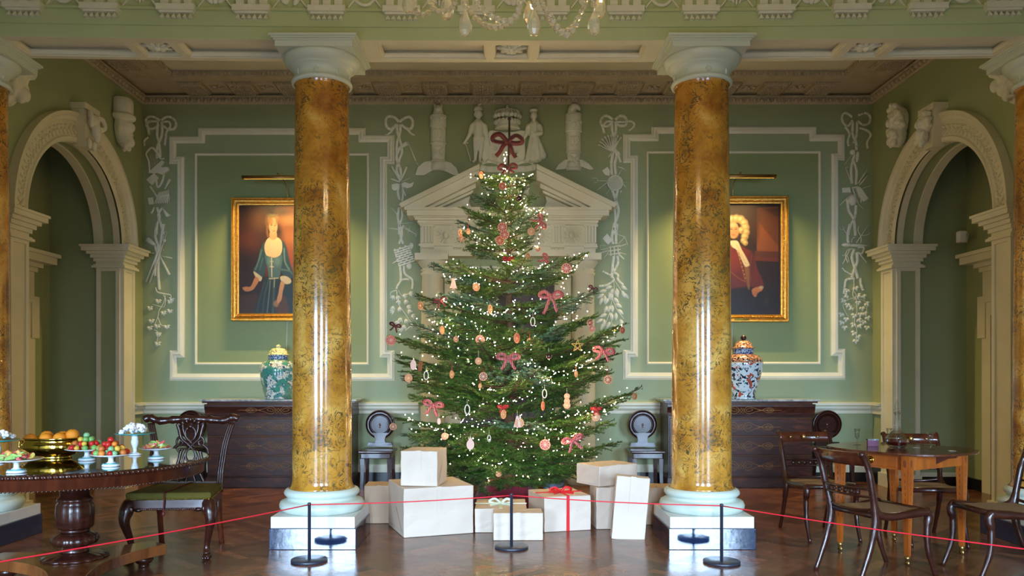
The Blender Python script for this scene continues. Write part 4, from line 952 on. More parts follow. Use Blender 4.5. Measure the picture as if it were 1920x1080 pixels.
class Paint:
    """Brushed picture: soft-edged shapes blended over one another into the colours of a canvas."""
    def __init__(s, x0, y0, x1, y1, step):
        s.nx = int((x1-x0)/step)+1; s.ny = int((y1-y0)/step)+1
        gx, gy = np.meshgrid(np.linspace(x0,x1,s.nx), np.linspace(y0,y1,s.ny)); s.X = gx; s.Y = gy; s.c = np.zeros((s.ny,s.nx,3))
    def fill(s, c): s.c[:] = srgb(*c); return s
    def mix(s, a, c, op): a = (np.clip(a,0,1)*op)[...,None]; s.c = s.c*(1-a)+np.array(srgb(*c))*a; return s
    def ell(s, cx, cy, rx, ry, c, soft=.25, op=1, ang=0):
        ca, sa = math.cos(ang), math.sin(ang); u = (s.X-cx)*ca+(s.Y-cy)*sa; v = -(s.X-cx)*sa+(s.Y-cy)*ca
        return s.mix((1-np.sqrt((u/rx)**2+(v/ry)**2))/soft+.5, c, op)
    def poly(s, pts, c, soft=3, op=1, smooth=True):
        pts = cr(pts, 4, True) if smooth else pts
        d = np.full(s.X.shape, 1e9); ins = np.zeros(s.X.shape, bool); n = len(pts)
        for i in range(n):
            (ax, ay), (bx, by) = pts[i], pts[(i+1) % n]
            ex, ey = bx-ax, by-ay; L = ex*ex+ey*ey+1e-9
            t = np.clip(((s.X-ax)*ex+(s.Y-ay)*ey)/L, 0, 1); d = np.minimum(d, np.hypot(s.X-ax-t*ex, s.Y-ay-t*ey))
            if ay != by:
                cond = ((ay > s.Y) != (by > s.Y)) & (s.X < (bx-ax)*(s.Y-ay)/(by-ay)+ax); ins ^= cond
        return s.mix(np.where(ins, d, -d)/soft+.5, c, op)
    def line(s, pts, w, c, op=1, soft=2):
        pts = cr(pts, 5); d = np.full(s.X.shape, 1e9)
        for (ax, ay), (bx, by) in zip(pts, pts[1:]):
            ex, ey = bx-ax, by-ay; L = ex*ex+ey*ey+1e-9
            t = np.clip(((s.X-ax)*ex+(s.Y-ay)*ey)/L, 0, 1); d = np.minimum(d, np.hypot(s.X-ax-t*ex, s.Y-ay-t*ey))
        return s.mix((w/2-d)/soft+.5, c, op)
    def build(s, name, x0, x1, z0, z1, y, parent, m):
        xs = np.linspace(x0,x1,s.nx); zs = np.linspace(z1,z0,s.ny); gx, gz = np.meshgrid(xs, zs)
        L = Vector(parent.location)
        co = np.stack([gx.ravel()-L.x, np.full(gx.size, y-L.y), gz.ravel()-L.z], 1)
        i = np.arange(s.nx*s.ny).reshape(s.ny, s.nx)
        f = np.stack([i[1:,:-1].ravel(), i[1:,1:].ravel(), i[:-1,1:].ravel(), i[:-1,:-1].ravel()], 1)
        me = bpy.data.meshes.new(name); me.from_pydata(co.tolist(), [], f.tolist()); me.materials.append(m)
        at = me.color_attributes.new('paint', 'FLOAT_COLOR', 'POINT')
        at.data.foreach_set('color', np.concatenate([s.c.reshape(-1,3), np.ones((s.nx*s.ny,1))],1).astype(np.float32).ravel())
        o = bpy.data.objects.new(name, me); COL.objects.link(o); o.parent = parent
        return o

def lady():
    p = Paint(95,290,690,968,3.4).fill((46,22,12))
    p.ell(200,420,130,150,(84,44,24),1.4,.7).ell(250,370,60,60,(120,74,40),1.4,.6).ell(170,520,70,60,(110,46,22),1.4,.6).ell(150,650,110,80,(40,16,10),1.2,.7)
    p.poly([(420,300),(700,300),(700,760),(520,700),(470,560),(440,450),(390,360)],(150,84,42),40,.9).ell(500,380,70,30,(186,140,84),1.2,.6).ell(560,500,110,50,(186,112,60),1.2,.7).ell(500,620,60,70,(170,72,34),1.3,.6).ell(430,330,60,20,(60,60,40),1.2,.7).ell(320,680,40,50,(130,54,26),1.3,.6)
    p.poly([(95,850),(240,840),(240,968),(95,968)],(70,40,20),8).poly([(105,830),(250,815),(300,830),(110,850)],(40,24,16),6)
    p.poly([(300,740),(360,750),(425,742),(520,770),(560,840),(560,980),(230,980),(262,860),(285,780)],(30,52,60),6)
    p.line([(330,760),(300,850),(285,960)],10,(70,108,114),.6,8).line([(345,760),(335,850),(320,960)],7,(150,170,165),.6,6).line([(375,760),(372,850),(365,960)],16,(84,110,100),.6,8).line([(300,770),(265,860),(240,950)],10,(60,90,98),.6,8).line([(440,870),(480,960)],14,(60,40,24),.8,8)
    p.poly([(390,880),(430,850),(470,870),(490,960),(420,968),(385,940)],(96,56,26),8,.9).ell(392,905,22,20,(180,140,90),.6,.8)
    p.poly([(430,508),(470,540),(500,640),(530,735),(470,740),(432,700),(425,600)],(44,76,88),5).poly([(300,518),(268,560),(240,650),(208,700),(275,742),(305,700),(318,600)],(46,78,90),5)
    p.line([(275,570),(250,640),(225,690)],10,(104,146,156),.7,8).line([(455,560),(462,640),(495,690)],10,(130,166,168),.7,8).line([(285,620),(262,690)],8,(90,130,138),.6,6).line([(432,690),(500,700),(520,720)],8,(110,150,150),.6,6)
    p.poly([(303,596),(350,612),(438,598),(430,690),(412,742),(342,750),(325,690)],(78,112,122),5).ell(345,640,22,30,(116,150,156),.9,.6).ell(400,640,25,28,(116,150,156),.9,.6)
    p.poly([(312,510),(342,488),(398,488),(434,512),(440,560),(425,598),(385,615),(352,612),(312,598),(298,550)],(228,200,160),5).line([(345,565),(368,600),(400,570)],6,(220,188,150),.5,6)
    p.line([(355,618),(357,735)],7,(226,220,196),.9,3).line([(342,672),(372,674)],6,(220,214,190),.8,3).line([(344,640),(370,640)],5,(200,200,180),.7,3).line([(335,748),(410,744)],7,(206,196,164),.9,3).line([(380,745),(375,800)],6,(200,200,180),.7,4)
    p.poly([(212,702),(262,728),(280,744),(262,765),(226,735)],(214,204,176),4).poly([(426,735),(470,732),(508,752),(508,775),(470,782),(432,762)],(222,208,178),4)
    p.poly([(225,738),(256,755),(225,800),(200,820),(150,828),(122,806),(150,798),(190,795)],(206,142,98),4).poly([(430,765),(458,780),(444,830),(434,880),(405,905),(398,880),(410,840)],(214,158,112),4).line([(125,806),(150,800)],5,(190,120,80),.8,3).line([(150,826),(170,815)],4,(150,90,60),.7,3)
    p.poly([(345,450),(392,455),(396,490),(370,505),(340,492)],(206,158,114),5).ell(334,385,34,44,(120,78,38),.4).ell(368,372,42,28,(176,128,70),.4)
    p.ell(368,418,34,52,(214,166,122),.18).ell(384,430,16,30,(220,168,128),.8,.5).ell(345,385,22,26,(160,112,62),.6,.8).ell(400,388,14,22,(150,104,56),.6,.7)
    p.ell(355,412,8,3.6,(70,46,30),.5,.85).ell(384,414,7,3.4,(70,46,30),.5,.85).line([(346,402),(364,401)],3,(130,90,56),.7,2).line([(378,402),(392,404)],3,(130,90,56),.7,2).line([(373,412),(378,432),(371,436)],3,(190,130,96),.7,3).ell(374,449,9,3.4,(190,80,64),.5,.85).ell(350,436,9,8,(226,150,118),.9,.5)
    p.line([(322,420),(320,455),(326,480)],16,(140,92,48),.9,6).ell(360,352,40,12,(90,96,60),.6,.6)
    for i in range(6): p.ell(336+i*13,352-(i%2)*5,4,3,(150,140,100),.6,.6)
    return p
def gent():
    p = Paint(-80,285,405,975,3.0).fill((44,20,8))
    p.poly([(268,300),(405,290),(405,580),(268,575)],(140,76,28),6,.95,False).poly([(275,380),(405,545),(405,300),(275,300)],(100,52,20),10,.85,False).poly([(300,300),(405,300),(405,360)],(70,34,12),12,.7,False)
    p.poly([(255,570),(405,575),(405,615),(255,608)],(96,46,16),4,.95,False).poly([(255,608),(405,615),(405,640),(255,632)],(120,50,16),4,.8,False).poly([(255,640),(405,650),(405,730),(250,720)],(44,20,8),6,.9,False).poly([(60,290),(268,290),(268,520),(200,420)],(64,30,10),30,.8)
    p.ell(350,880,50,60,(30,16,8),1.2,.8).ell(330,890,14,18,(80,56,36),1.2,.5)
    p.poly([(-60,610),(20,560),(80,530),(150,530),(210,560),(245,590),(270,680),(312,780),(290,830),(240,800),(220,830),(100,850),(-60,860)],(112,34,10),8)
    p.poly([(20,565),(80,532),(110,560),(60,640),(30,760),(-60,800),(-60,620)],(140,46,16),12,.8).ell(110,640,50,60,(150,50,16),1,.6).ell(235,640,18,70,(80,24,8),1,.7).line([(30,570),(60,600),(62,680)],4,(196,120,60),.7,3).line([(24,580),(80,548),(100,540)],4,(210,140,84),.8,3)
    p.poly([(60,820),(240,800),(300,880),(300,980),(-80,980),(-80,860)],(30,14,8),16).line([(100,700),(150,740),(195,765)],4,(180,112,50),.7,3).line([(140,560),(165,640),(195,760)],4,(190,120,56),.7,3).line([(235,600),(225,700),(232,760)],3,(160,90,36),.7,3)
    for i in range(8): p.ell(148+i*7,575+i*24,4,4,(214,160,80),.5,.8)
    p.poly([(-60,860),(60,860),(90,960),(40,975),(-60,975)],(80,26,10),10,.8)
    p.poly([(190,665),(215,662),(222,740),(222,810),(210,800)],(150,104,60),5,.8)
    for cx, cy, r in ((88,378,24),(112,370,24),(140,366,24),(168,372,24),(188,394,24),(78,405,22),(196,422,24),(74,435,20),(200,452,22),(72,465,20),(192,480,22),(76,492,20),(184,506,18),(80,518,16),(196,520,16),(170,440,20)):
        p.ell(cx,cy,r,r*1.05,(186,156,98),.5).ell(cx-4,cy-5,r*.55,r*.5,(232,210,156),.9,.75).ell(cx+r*.5,cy+r*.5,r*.4,r*.35,(130,98,54),.9,.5)
    p.ell(122,440,33,52,(206,150,100),.18).ell(140,452,15,32,(200,130,86),.9,.5).ell(106,462,10,9,(214,124,90),.9,.5).ell(116,408,22,14,(240,200,156),.9,.6)
    p.ell(108,434,8,3.4,(60,36,24),.5,.85).ell(137,433,8,3.4,(60,36,24),.5,.85).line([(98,424),(116,422)],3,(130,86,52),.8,2).line([(128,422),(146,424)],3,(130,86,52),.8,2).line([(121,434),(117,456),(126,459)],3,(176,112,76),.8,3).ell(120,470,11,3.6,(176,74,56),.5,.85).ell(120,486,12,6,(214,160,118),.8,.6)
    p.poly([(100,512),(122,505),(150,512),(172,560),(195,600),(222,655),(214,668),(192,668),(172,620),(150,570),(112,545)],(232,214,176),5).line([(140,530),(170,590),(200,655)],4,(190,160,120),.6,4).line([(125,530),(155,590),(188,655)],3,(250,240,210),.7,3)
    p.poly([(238,815),(275,798),(300,800),(302,820),(275,836),(262,862),(244,850)],(206,130,76),4).ell(296,802,14,10,(220,200,160),.6,.7).line([(262,856),(272,832)],3,(140,76,40),.8,3).line([(250,850),(262,828)],3,(140,76,40),.8,3)
    p.poly([(18,835),(40,835),(58,880),(40,892),(20,880)],(190,110,66),5)
    return p
def framed(label, x0, x1, y0, y1, cx0, cx1, cy0, cy1, pic, plaque=False):
    d = 9.80; a = (X(x0,d), Z(y1,d)); b = (X(x1,d), Z(y0,d))
    t = thing('framed_portrait', label, 'painting', ((a[0]+b[0])/2, WALLD-.02, a[1]))
    m = MB(); pr = [(0,-.0),(0,.035),(.008,.05),(.02,.05),(.028,.038),(.034,.034),(.05,.03),(.055,.036),(.062,.036),(.068,.025),(.085,.02),(.085,0)]
    m.mould([(a[0],a[1]),(b[0],a[1]),(b[0],b[1]),(a[0],b[1])], [(u*1.12,h) for u,h in pr], 9.83)
    f = m.build('gilt_frame', GILT, t)
    m = MB(); n = 70
    for i in range(n):
        for (p, q) in (((a[0],a[1]),(b[0],a[1])),((b[0],a[1]),(b[0],b[1])),((b[0],b[1]),(a[0],b[1])),((a[0],b[1]),(a[0],a[1]))):
            L = Vector((q[0]-p[0],q[1]-p[1])); N = Vector((-L.y,L.x)).normalized()
            if i/n*L.length < .06 or i/n*L.length > L.length-.06: continue
            c = Vector(p)+L*(i/n)+N*.066; m.ell((c.x,9.83-.04,c.y),(.008,.008,.008),None,6,4)
    m.build('beading', GILT, f)
    m = MB(); m.box(a[0]+.02,b[0]-.02,9.835,9.86,a[1]+.02,b[1]-.02); m.build('backing', DARKIN2, t)
    pic.build('canvas', X(cx0,d), X(cx1,d), Z(cy1,d), Z(cy0,d), 9.822, t, OIL)
    if plaque:
        m = MB(); xc = (a[0]+b[0])/2; m.box(xc-.09,xc+.09,9.775,9.80,a[1]+.02,a[1]+.05); m.build('name_plaque', BRASS, t)
    return t
framed('gilt-framed oil portrait of a woman in a blue dress', 433,601,370,602, 447,587,385,588, lady())
framed('gilt-framed oil portrait of a man in a grey wig and red coat', 1301,1479,367,604, 1316,1461,385,590, gent(), True)
def picture_light(cx, half, py, label, power=42):
    d = 9.40; x = X(cx,d); z = Z(py,d); h = half/F*d
    t = thing('picture_light', label, 'picture light', (x, WALLD, z), 'brass picture lights')
    m = MB()
    arc = [(.026*math.cos(a),.026*math.sin(a)) for a in [math.radians(q) for q in range(-35,216,25)]]
    arc = arc+[(p[0]*.9,p[1]*.9) for p in arc[::-1]]
    m.M = Matrix.Translation((x,d,z)); m.prism([(p[0]-.004,p[1]) for p in arc], -h, h, 'yz', True)
    for s in (-1,1): m.prism([(p[0]-.004,p[1]) for p in arc[:11]], s*h, s*(h-.006), 'yz')
    m.build('shade', OLDBR, t)
    m = MB(); m.tube(cr([(x+.03,d,z+.024),(x+.03,d+.05,z+.06),(x+.035,WALLD-.12,z+.0),(x+.05,9.82,z-.2)],6),.006,8)
    m.build('arm', OLDBR, t)
    l = bpy.data.lights.new('picture_lamp', 'AREA'); l.shape = 'RECTANGLE'; l.size = 2*h*.95; l.size_y = .03; l.energy = power; l.color = (1.0,.70,.28); l.spread = math.radians(125)
    o = bpy.data.objects.new('picture_lamp', l); COL.objects.link(o); o.location = (x, d, z-.012); o.rotation_euler = (math.radians(4),0,0)
picture_light(515, 61, 333, 'brass tubular picture light above the portrait of the woman')
picture_light(1386, 69, 331, 'brass tubular picture light above the portrait of the man')
for px, y0, y1, lab in ((539,602,660,'thin pale cable on the wall below the portrait of the woman'),(1373,604,740,'thin pale cable on the wall below the portrait of the man')):
    m = MB(); m.tube([(X(px,WALLD),WALLD-.005,Z(y0-4,WALLD)),(X(px-2,WALLD),WALLD-.005,Z(y1,WALLD))],.006,6); tag(m.build('cable', GREYCORD), lab, 'cable')

def chest(x0, x1, label):
    y0 = 9.36; y1 = 9.84; xc = (x0+x1)/2
    t = thing('commode_chest', label, 'chest of drawers', (xc, (y0+y1)/2, 0))
    m = MB(); m.box(x0+.07,x1-.07,y0+.02,y1,.03,.83); m.box(x0+.055,x1-.055,y0-.0,y1,.0,.115); m.box(x0+.065,x1-.065,y0+.01,y1,.115,.13)
    m.box(x0+.02,x1-.02,y0-.02,y1,1.0,1.02); m.box(x0+.065,x1-.065,y0,y1,.825,.838); m.box(x0+.06,x1-.06,y0+.04,y1,.83,1.0)
    m.build('carcase', CHESTW, t, bevel=.003)
    m = MB(); m.box(x0,x1,y0-.045,y1+.01,1.02,1.042); m.build('marble_top', MARBLETOP, t, bevel=.004)
    zs = [(.14,.37),(.385,.6),(.615,.815),(.845,.985)]
    for i, (a, b) in enumerate(zs):
        m = MB(); f = y0
        if i == 3: m.prism([(y0-.0,a),(y0-.005,a+.04),(y0-.03,b-.03),(y0-.03,b),(y0+.03,b),(y0+.03,a)], x0+.05,x1-.05,'yz'); f = y0-.02
        else: m.box(x0+.085,x1-.085,y0-.0,y0+.02,a,b)
        dr = m.build('drawer', CHESTW, t, bevel=.003)
        m = MB(); zc = (a+b)/2; f = f-.003
        for s in (-1,1):
            for pts in ([(.03,0),(.06,.045),(.1,.05),(.17,.02),(.24,0)],[(.03,0),(.06,-.045),(.1,-.05),(.17,-.02),(.24,0)],[(.05,0),(.09,.028),(.13,.01),(.11,-.01),(.07,-.02),(.05,0)],[(.24,0),(.29,.03),(.34,.035),(.38,0),(.34,-.035),(.29,-.03),(.24,0)],[(.2,0),(.47,0)],[(.29,0),(.32,.02),(.36,0),(.32,-.02),(.29,0)]):
                m.tube([(xc+s*u,f-(.008 if i==3 else 0),zc+v*(.8 if i==3 else 1)) for u, v in cr(pts,5)],.0024,5)
            for u,v in ((.0,0),(.018,.02),(.018,-.02)): m.tube([(xc+s*u+.014*math.cos(q*PI/5),f,zc+v+.014*math.sin(q*PI/5)) for q in range(11)],.002,4)
        m.build('inlay_scrolls', INLAY, dr, label='pale inlaid scrollwork')
        m = MB(); m.tube([(x0+.09,y0-.002,b+.004),(x1-.09,y0-.002,b+.004)],.0025,4); m.build('inlay_line', INLAY, dr)
    return t
chest(X(374,9.32), X(668,9.32), 'dark mahogany chest with inlaid drawers left of the tree')
chest(X(1244,9.32), X(1538,9.32), 'dark mahogany chest with inlaid drawers right of the tree')

def jar_mat(name, base, cols, scale, thr=.16):
    m = bpy.data.materials.new(name); m.use_nodes = True; nt = m.node_tree; b = nt.nodes['Principled BSDF']; N = nt.nodes.new; L = nt.links.new
    tc = N('ShaderNodeTexCoord'); cur = None
    for i, (c, sc_, t, sm) in enumerate(cols):
        mp = N('ShaderNodeMapping'); mp.inputs['Location'].default_value = (i*3.1,i*1.7,i); L(tc.outputs['Object'], mp.inputs[0])
        n = N('ShaderNodeTexNoise'); n.inputs['Scale'].default_value = sc_; n.inputs['Detail'].default_value = 3; n.inputs['Distortion'].default_value = sm; L(mp.outputs[0], n.inputs['Vector'])
        g = N('ShaderNodeMath'); g.operation = 'GREATER_THAN'; g.inputs[1].default_value = t; L(n.outputs[0], g.inputs[0])
        mx = N('ShaderNodeMix'); mx.data_type = 'RGBA'; L(g.outputs[0], mx.inputs[0])
        if cur: L(cur, mx.inputs[6])
        else: mx.inputs[6].default_value = (*base,1)
        mx.inputs[7].default_value = (*c,1); cur = mx.outputs[2]
    L(cur, b.inputs['Base Color']); b.inputs['Roughness'].default_value = .12; b.inputs['Coat Weight'].default_value = .6
    return m
FAM = jar_mat('green_enamel_porcelain', srgb(226,224,206), [(srgb(70,150,124),12,.50,.5),(srgb(90,150,150),30,.58,1),(srgb(50,70,110),40,.6,1),(srgb(170,90,80),46,.64,1)],1)
IMA = jar_mat('blue_and_red_porcelain', srgb(214,228,232), [(srgb(28,34,60),15,.56,1.6),(srgb(186,84,60),13,.60,.4),(srgb(90,150,150),24,.66,.5)],1)
IMB = jar_mat('orange_and_blue_band', srgb(210,140,90), [(srgb(30,30,56),34,.52,1),(srgb(226,210,190),40,.6,1)],1)
BLUEB = jar_mat('blue_bordered_band', srgb(170,190,215), [(srgb(46,66,110),60,.5,.3)],1)
CREAMB = jar_mat('yellow_floral_lid', srgb(236,226,176), [(srgb(120,160,90),40,.56,.4),(srgb(190,120,100),50,.62,.4)],1)
def jar(px, d, label, kind):
    x = X(px,d); z = 1.0425; s = 1/F*d
    t = thing('lidded_jar', label, 'jar', (x, d, z), 'porcelain jars on the chests')
    H = (747-645)*s
    if kind == 0:
        pr = [(24,0),(25,1),(25,3),(27,12),(31,30),(34,48),(34,58),(30,66),(24,71),(19,73),(19,74)]
        m = MB(); m.lathe([(r*s, h*s) for r, h in cr(pr,4)],x,d,z,48); m.build('body', FAM, t)
        m = MB(); m.lathe([(r*s,h*s) for r,h in [(18.5,73),(18.5,82),(16,82)]],x,d,z,48); m.build('neck_band', BLUEB, t)
        m = MB(); m.lathe([(r*s,h*s) for r,h in [(15,81.5),(20.5,82),(20.5,83),(17,84.5),(16,90),(12,94),(5,95.5),(4,96),(5.5,98),(4.5,100),(2,101),(0,103)]],x,d,z,48); m.build('lid', CREAMB, t)
    else:
        pr = [(21,0),(22,1),(21,7),(22,12),(26,24),(31,42),(35,60),(35.5,68)]
        m = MB(); m.lathe([(r*s, h*s) for r, h in cr(pr,4)],x,d,z,48); m.build('body', IMA, t)
        m = MB(); m.lathe([(r*s,h*s) for r,h in [(35.5,68),(34,74),(29,80),(22,83),(18,84)]],x,d,z,48); m.build('shoulder', IMB, t)
        m = MB(); m.lathe([(r*s,h*s) for r,h in [(18,84),(18,94),(15,94)]],x,d,z,48); m.build('neck_band', BLUEB, t)
        m = MB(); m.lathe([(r*s,h*s) for r,h in [(14,94),(21,94.5),(21,96),(16,97.5),(14.5,104),(10,108),(4,109.5),(2.5,110.5)]],x,d,z,48); m.build('lid', IMB, t)
        m = MB(); m.lathe([(r*s,h*s) for r,h in [(2.5,110),(5,112),(5.5,115),(4,118),(0,120)]],x,d,z,24); m.build('lid_knob', DARKW, t)
jar(522, 9.52, 'green and pink enamelled lidded jar on the left chest', 0)
jar(1394, 9.52, 'blue and orange floral lidded jar on the right chest', 1)

def hall_chair(px, d, label, light=0):
    x = X(px,d)
    t = thing('hall_chair', label, 'chair', (x, d, 0), 'hall chairs with round backs')
    r = .172; zc = Z(796,d+.16); yb = d+.16
    m = MB(); m.M = Matrix.Translation((x,yb,zc)) @ Matrix.Rotation(PI/2+.08,4,'X')
    m.lathe([(.0,-.012),(r,-.012),(r+.004,.0),(r,.018),(r-.006,.02),(r-.013,.006),(r-.021,.02),(r-.036,.02),(r-.045,.004),(r-.055,.018),(r-.058,.018),(r-.0635,.006),(r-.066,.014),(0,.014)],0,0,0,64,False)
    m.build('round_back', DARKW, t)
    m = MB(); m.M = Matrix.Translation((x,yb,zc)) @ Matrix.Rotation(PI/2+.08,4,'X')
    m.ell((0,0,.012),(.014,.02,.006)); m.ell((0,-.03,.012),(.012,.008,.005)); m.build('crest', REDW, t)
    m = MB(); m.prism([(x-.075,.5),(x+.075,.5),(x+.06,.53),(x+.055,.56),(x+.07,.6),(x+.11,.635),(x-.11,.635),(x-.07,.6),(x-.055,.56),(x-.06,.53)], yb-.012, yb+.018)
    m.box(x-.15,x+.15,yb-.03,yb+.03,.47,.5); m.box(x-.14,x+.14,yb-.025,yb+.025,.5,.52)
    m.build('back_support', DARKW, t)
    m = MB(); m.box(x-.2,x+.2,d-.22,d+.2,.425,.455); m.box(x-.175,x+.175,d-.195,d+.18,.36,.425); m.build('seat', DARKW, t, bevel=.008)
    for s in (-1,1):
        for yy, b in ((d-.17,0),(d+.15,.04)):
            m = MB(); xx = x+s*.155; vs = [(xx,yy,.36,.024),(xx+s*.0,yy+b*.3,.2,.02),(xx+s*.01,yy+b,0,.017)]
            m.add([(v[0]+a*v[3],v[1]+c*v[3],v[2]) for v in vs for a,c in ((-1,-1),(1,-1),(1,1),(-1,1))], [(i*4+k,i*4+(k+1)%4,(i+1)*4+(k+1)%4,(i+1)*4+k) for i in range(2) for k in range(4)]+[(0,1,2,3),(11,10,9,8)])
            m.build('leg', DARKW, t)
hall_chair(709, 9.35, 'round-backed dark hall chair between the left column and the big cream parcels')
hall_chair(1209, 9.35, 'round-backed dark hall chair just left of the right column')
hall_chair(1561, 9.42, 'round-backed dark hall chair right of the right chest')
hall_chair(349, 9.42, 'round-backed dark hall chair behind the carved armless chair with green seat')

# small things in the passages
x = -W-.27-.6+.14
t = thing('wall_device', 'small white box with brass upright on the cornice of the left passage door', 'device', (x,8.5,2.72))
m = MB(); m.box(x-.03,x+.05,8.42,8.52,2.721,2.78); m.build('case', PORC, t, bevel=.006); m = MB(); m.tube([(x+.02,8.3,2.721),(x+.02,8.3,2.84)],.012,8); m.build('brass_pin', BRASS, t)
x = W+.27+.6-.02
t = thing('security_camera', 'white security sensor mounted high on the wall inside the right passage', 'sensor', (x-.1,9.2,2.85))
m = MB(); m.box(X(1796,9.15),X(1811,9.15),9.12,9.2,Z(455,9.15),Z(433,9.15)); m.build('case', PORC, t, bevel=.015)
m = MB(); m.tube(cr([(X(1809,9.15),9.18,Z(434,9.15)),(X(1822,9.15),9.22,Z(436,9.15)),(X(1822,9.2),9.3,Z(450,9.2)),(X(1822,9.3),9.355,Z(452,9.3))],5),.012,8); m.build('bracket', PORC, t)
# ================================================================ THE TREE
TX, TY = 0.0, 8.15                      # foot of the trunk
TSC = F/TY
def needle_mat(name, c1, c2):
    m = bpy.data.materials.new(name); m.use_nodes = True; nt = m.node_tree; b = nt.nodes['Principled BSDF']
    tc = nt.nodes.new('ShaderNodeTexCoord'); n = nt.nodes.new('ShaderNodeTexNoise'); n.inputs['Scale'].default_value = 6; n.inputs['Detail'].default_value = 2
    nt.links.new(tc.outputs['Object'], n.inputs['Vector'])
    r = nt.nodes.new('ShaderNodeValToRGB'); e = r.color_ramp.elements; e[0].position = .35; e[1].position = .65; e[0].color = (*c1,1); e[1].color = (*c2,1)
    nt.links.new(n.outputs[0], r.inputs[0]); nt.links.new(r.outputs[0], b.inputs['Base Color']); b.inputs['Roughness'].default_value = .38
    return m
NEED = needle_mat('fir_needles', srgb(44,84,36), srgb(96,136,58))
NEEDB = needle_mat('blue_green_fir_needles', srgb(66,108,82), srgb(118,158,126))
NR = np.random.RandomState(3)
def make_branch(L, seed):
    """Fir branch along +X: wood sticks and thousands of flat needles, returned as arrays."""
    r = np.random.RandomState(seed); tw = []          # twigs: start, end, needle scale
    up = .10*L
    axis = lambda t: np.array([L*t, 0.03*L*math.sin(t*3+seed), up*(t*t-t)*1.2])
    N = 14
    pts = [axis(i/N) for i in range(N+1)]
    wood = [(pts[i], pts[i+1], .011*L*(1-i/N)+.0025) for i in range(N)]
    for i in range(int(N*.3), N): tw.append((pts[i], pts[i+1], 1.0))
    n2 = max(4, int(L/.075))
    for i in range(n2):
        t = .18+.8*i/n2
        for s in (-1, 1):
            ln = (1-t)*.42*L**.8+.07
            ln *= r.uniform(.75,1.15)
            if L < .45: ln *= .8
            a = math.radians(r.uniform(42,62)); b = axis(t+r.uniform(-.02,.02))
            d = np.array([math.cos(a), s*math.sin(a), r.uniform(-.22,.12)]); d /= np.linalg.norm(d)
            e = b+d*ln+np.array([ln*.12,0,-ln*.05]); wood.append((b, e, .0035))
            mid = b+d*ln*.5
            tw.append((b+d*ln*.08, mid, .95)); tw.append((mid, e, .95))
            k2 = int(ln/.085)
            for q in range(1, k2+1):
                u = q/(k2+1)
                for s2 in (-1, 1):
                    l3 = (1-u)*ln*.42+.035
                    c = b+(e-b)*u; a2 = math.radians(r.uniform(40,55))
                    dx, dy = d[0], d[1]; d2 = np.array([dx*math.cos(a2)-s2*dy*math.sin(a2), dy*math.cos(a2)+s2*dx*math.sin(a2), r.uniform(-.25,.1)])
                    tw.append((c, c+d2*l3, .85))
    # needles
    B = []; D = []; S = []
    for a, b, k in tw:
        ln = np.linalg.norm(b-a); n = max(3, int(ln*360)); u = r.rand(n,1); B.append(a+(b-a)*u); D.append(np.repeat([(b-a)/max(ln,1e-6)], n, 0)); S.append(np.full(n, k))
    B = np.concatenate(B); D = np.concatenate(D); S = np.concatenate(S); n = len(B)
    side = np.cross(D, [0,0,1.0]); side /= np.linalg.norm(side,axis=1,keepdims=True)+1e-9; upv = np.cross(side, D)
    ang = r.uniform(-.5, math.pi+.5, n)[:,None]
    out = side*np.cos(ang)+upv*np.sin(ang)*.75
    nd = D*.75+out; nd /= np.linalg.norm(nd,axis=1,keepdims=True)
    ln = (.027*S*r.uniform(.75,1.2,n))[:,None]; w = np.cross(nd, upv+side*.3+r.randn(n,3)*.25); w /= np.linalg.norm(w,axis=1,keepdims=True)+1e-9; w = w*.0018
    V = np.stack([B-w, B+nd*ln*.6-w*1.2, B+nd*ln, B+nd*ln*.6+w*1.2, B+w], 1).reshape(-1,3)
    Fc = np.arange(n*5).reshape(-1,5)
    # wood as three-sided sticks
    wv = []; wf = []
    for a, b, rad in wood:
        d = (b-a)/(np.linalg.norm(b-a)+1e-9); s = np.cross(d,[0,0,1.0]); s /= np.linalg.norm(s)+1e-9; q = np.cross(s,d); o = len(wv)
        for p, rr in ((a,rad),(b,rad*.85)):
            for k in range(4): an = k*math.pi/2; wv.append(p+s*rr*math.cos(an)+q*rr*math.sin(an))
        for k in range(4): j = (k+1)%4; wf.append((o+k,o+j,o+4+j,o+4+k))
    return np.array(wv), np.array(wf), V, Fc
def mesh_arrays(name, parts, mats):
    """parts: list of (verts, faces of one width, material index)"""
    me = bpy.data.meshes.new(name); nv = sum(len(p[0]) for p in parts)
    me.vertices.add(nv); me.vertices.foreach_set('co', np.concatenate([p[0] for p in parts]).astype(np.float32).ravel())
    loops = []; starts = []; tot = []; mi = []; o = 0; ls = 0
    for v, f, k in parts:
        loops.append((f+o).ravel()); w = f.shape[1]; starts.append(ls+np.arange(len(f))*w); tot.append(np.full(len(f), w)); mi.append(np.full(len(f), k)); o += len(v); ls += f.size
    loops = np.concatenate(loops); starts = np.concatenate(starts); mi = np.concatenate(mi)
    me.loops.add(len(loops)); me.loops.foreach_set('vertex_index', loops.astype(np.int32))
    me.polygons.add(len(starts)); me.polygons.foreach_set('loop_start', starts.astype(np.int32))
    me.polygons.foreach_set('material_index', mi.astype(np.int32))
    for m in mats: me.materials.append(m)
    me.update(calc_edges=True); me.validate()
    return me
LEN = (.22,.38,.55,.75,1.0,1.3)
protos = {}
for li, L in enumerate(LEN):
    for k in range(3):
        wv, wf, V, Fc = make_branch(L, li*10+k)
        protos[(li,k)] = ((wv,wf,V,Fc), mesh_arrays('fir_branch', [(wv,wf,0),(V,Fc,1)], [BARK, NEEDB if k == 2 else NEED]))
tree = thing('christmas_tree', 'tall decorated fir tree standing between the two marbled columns', 'christmas tree', (TX,TY,0))
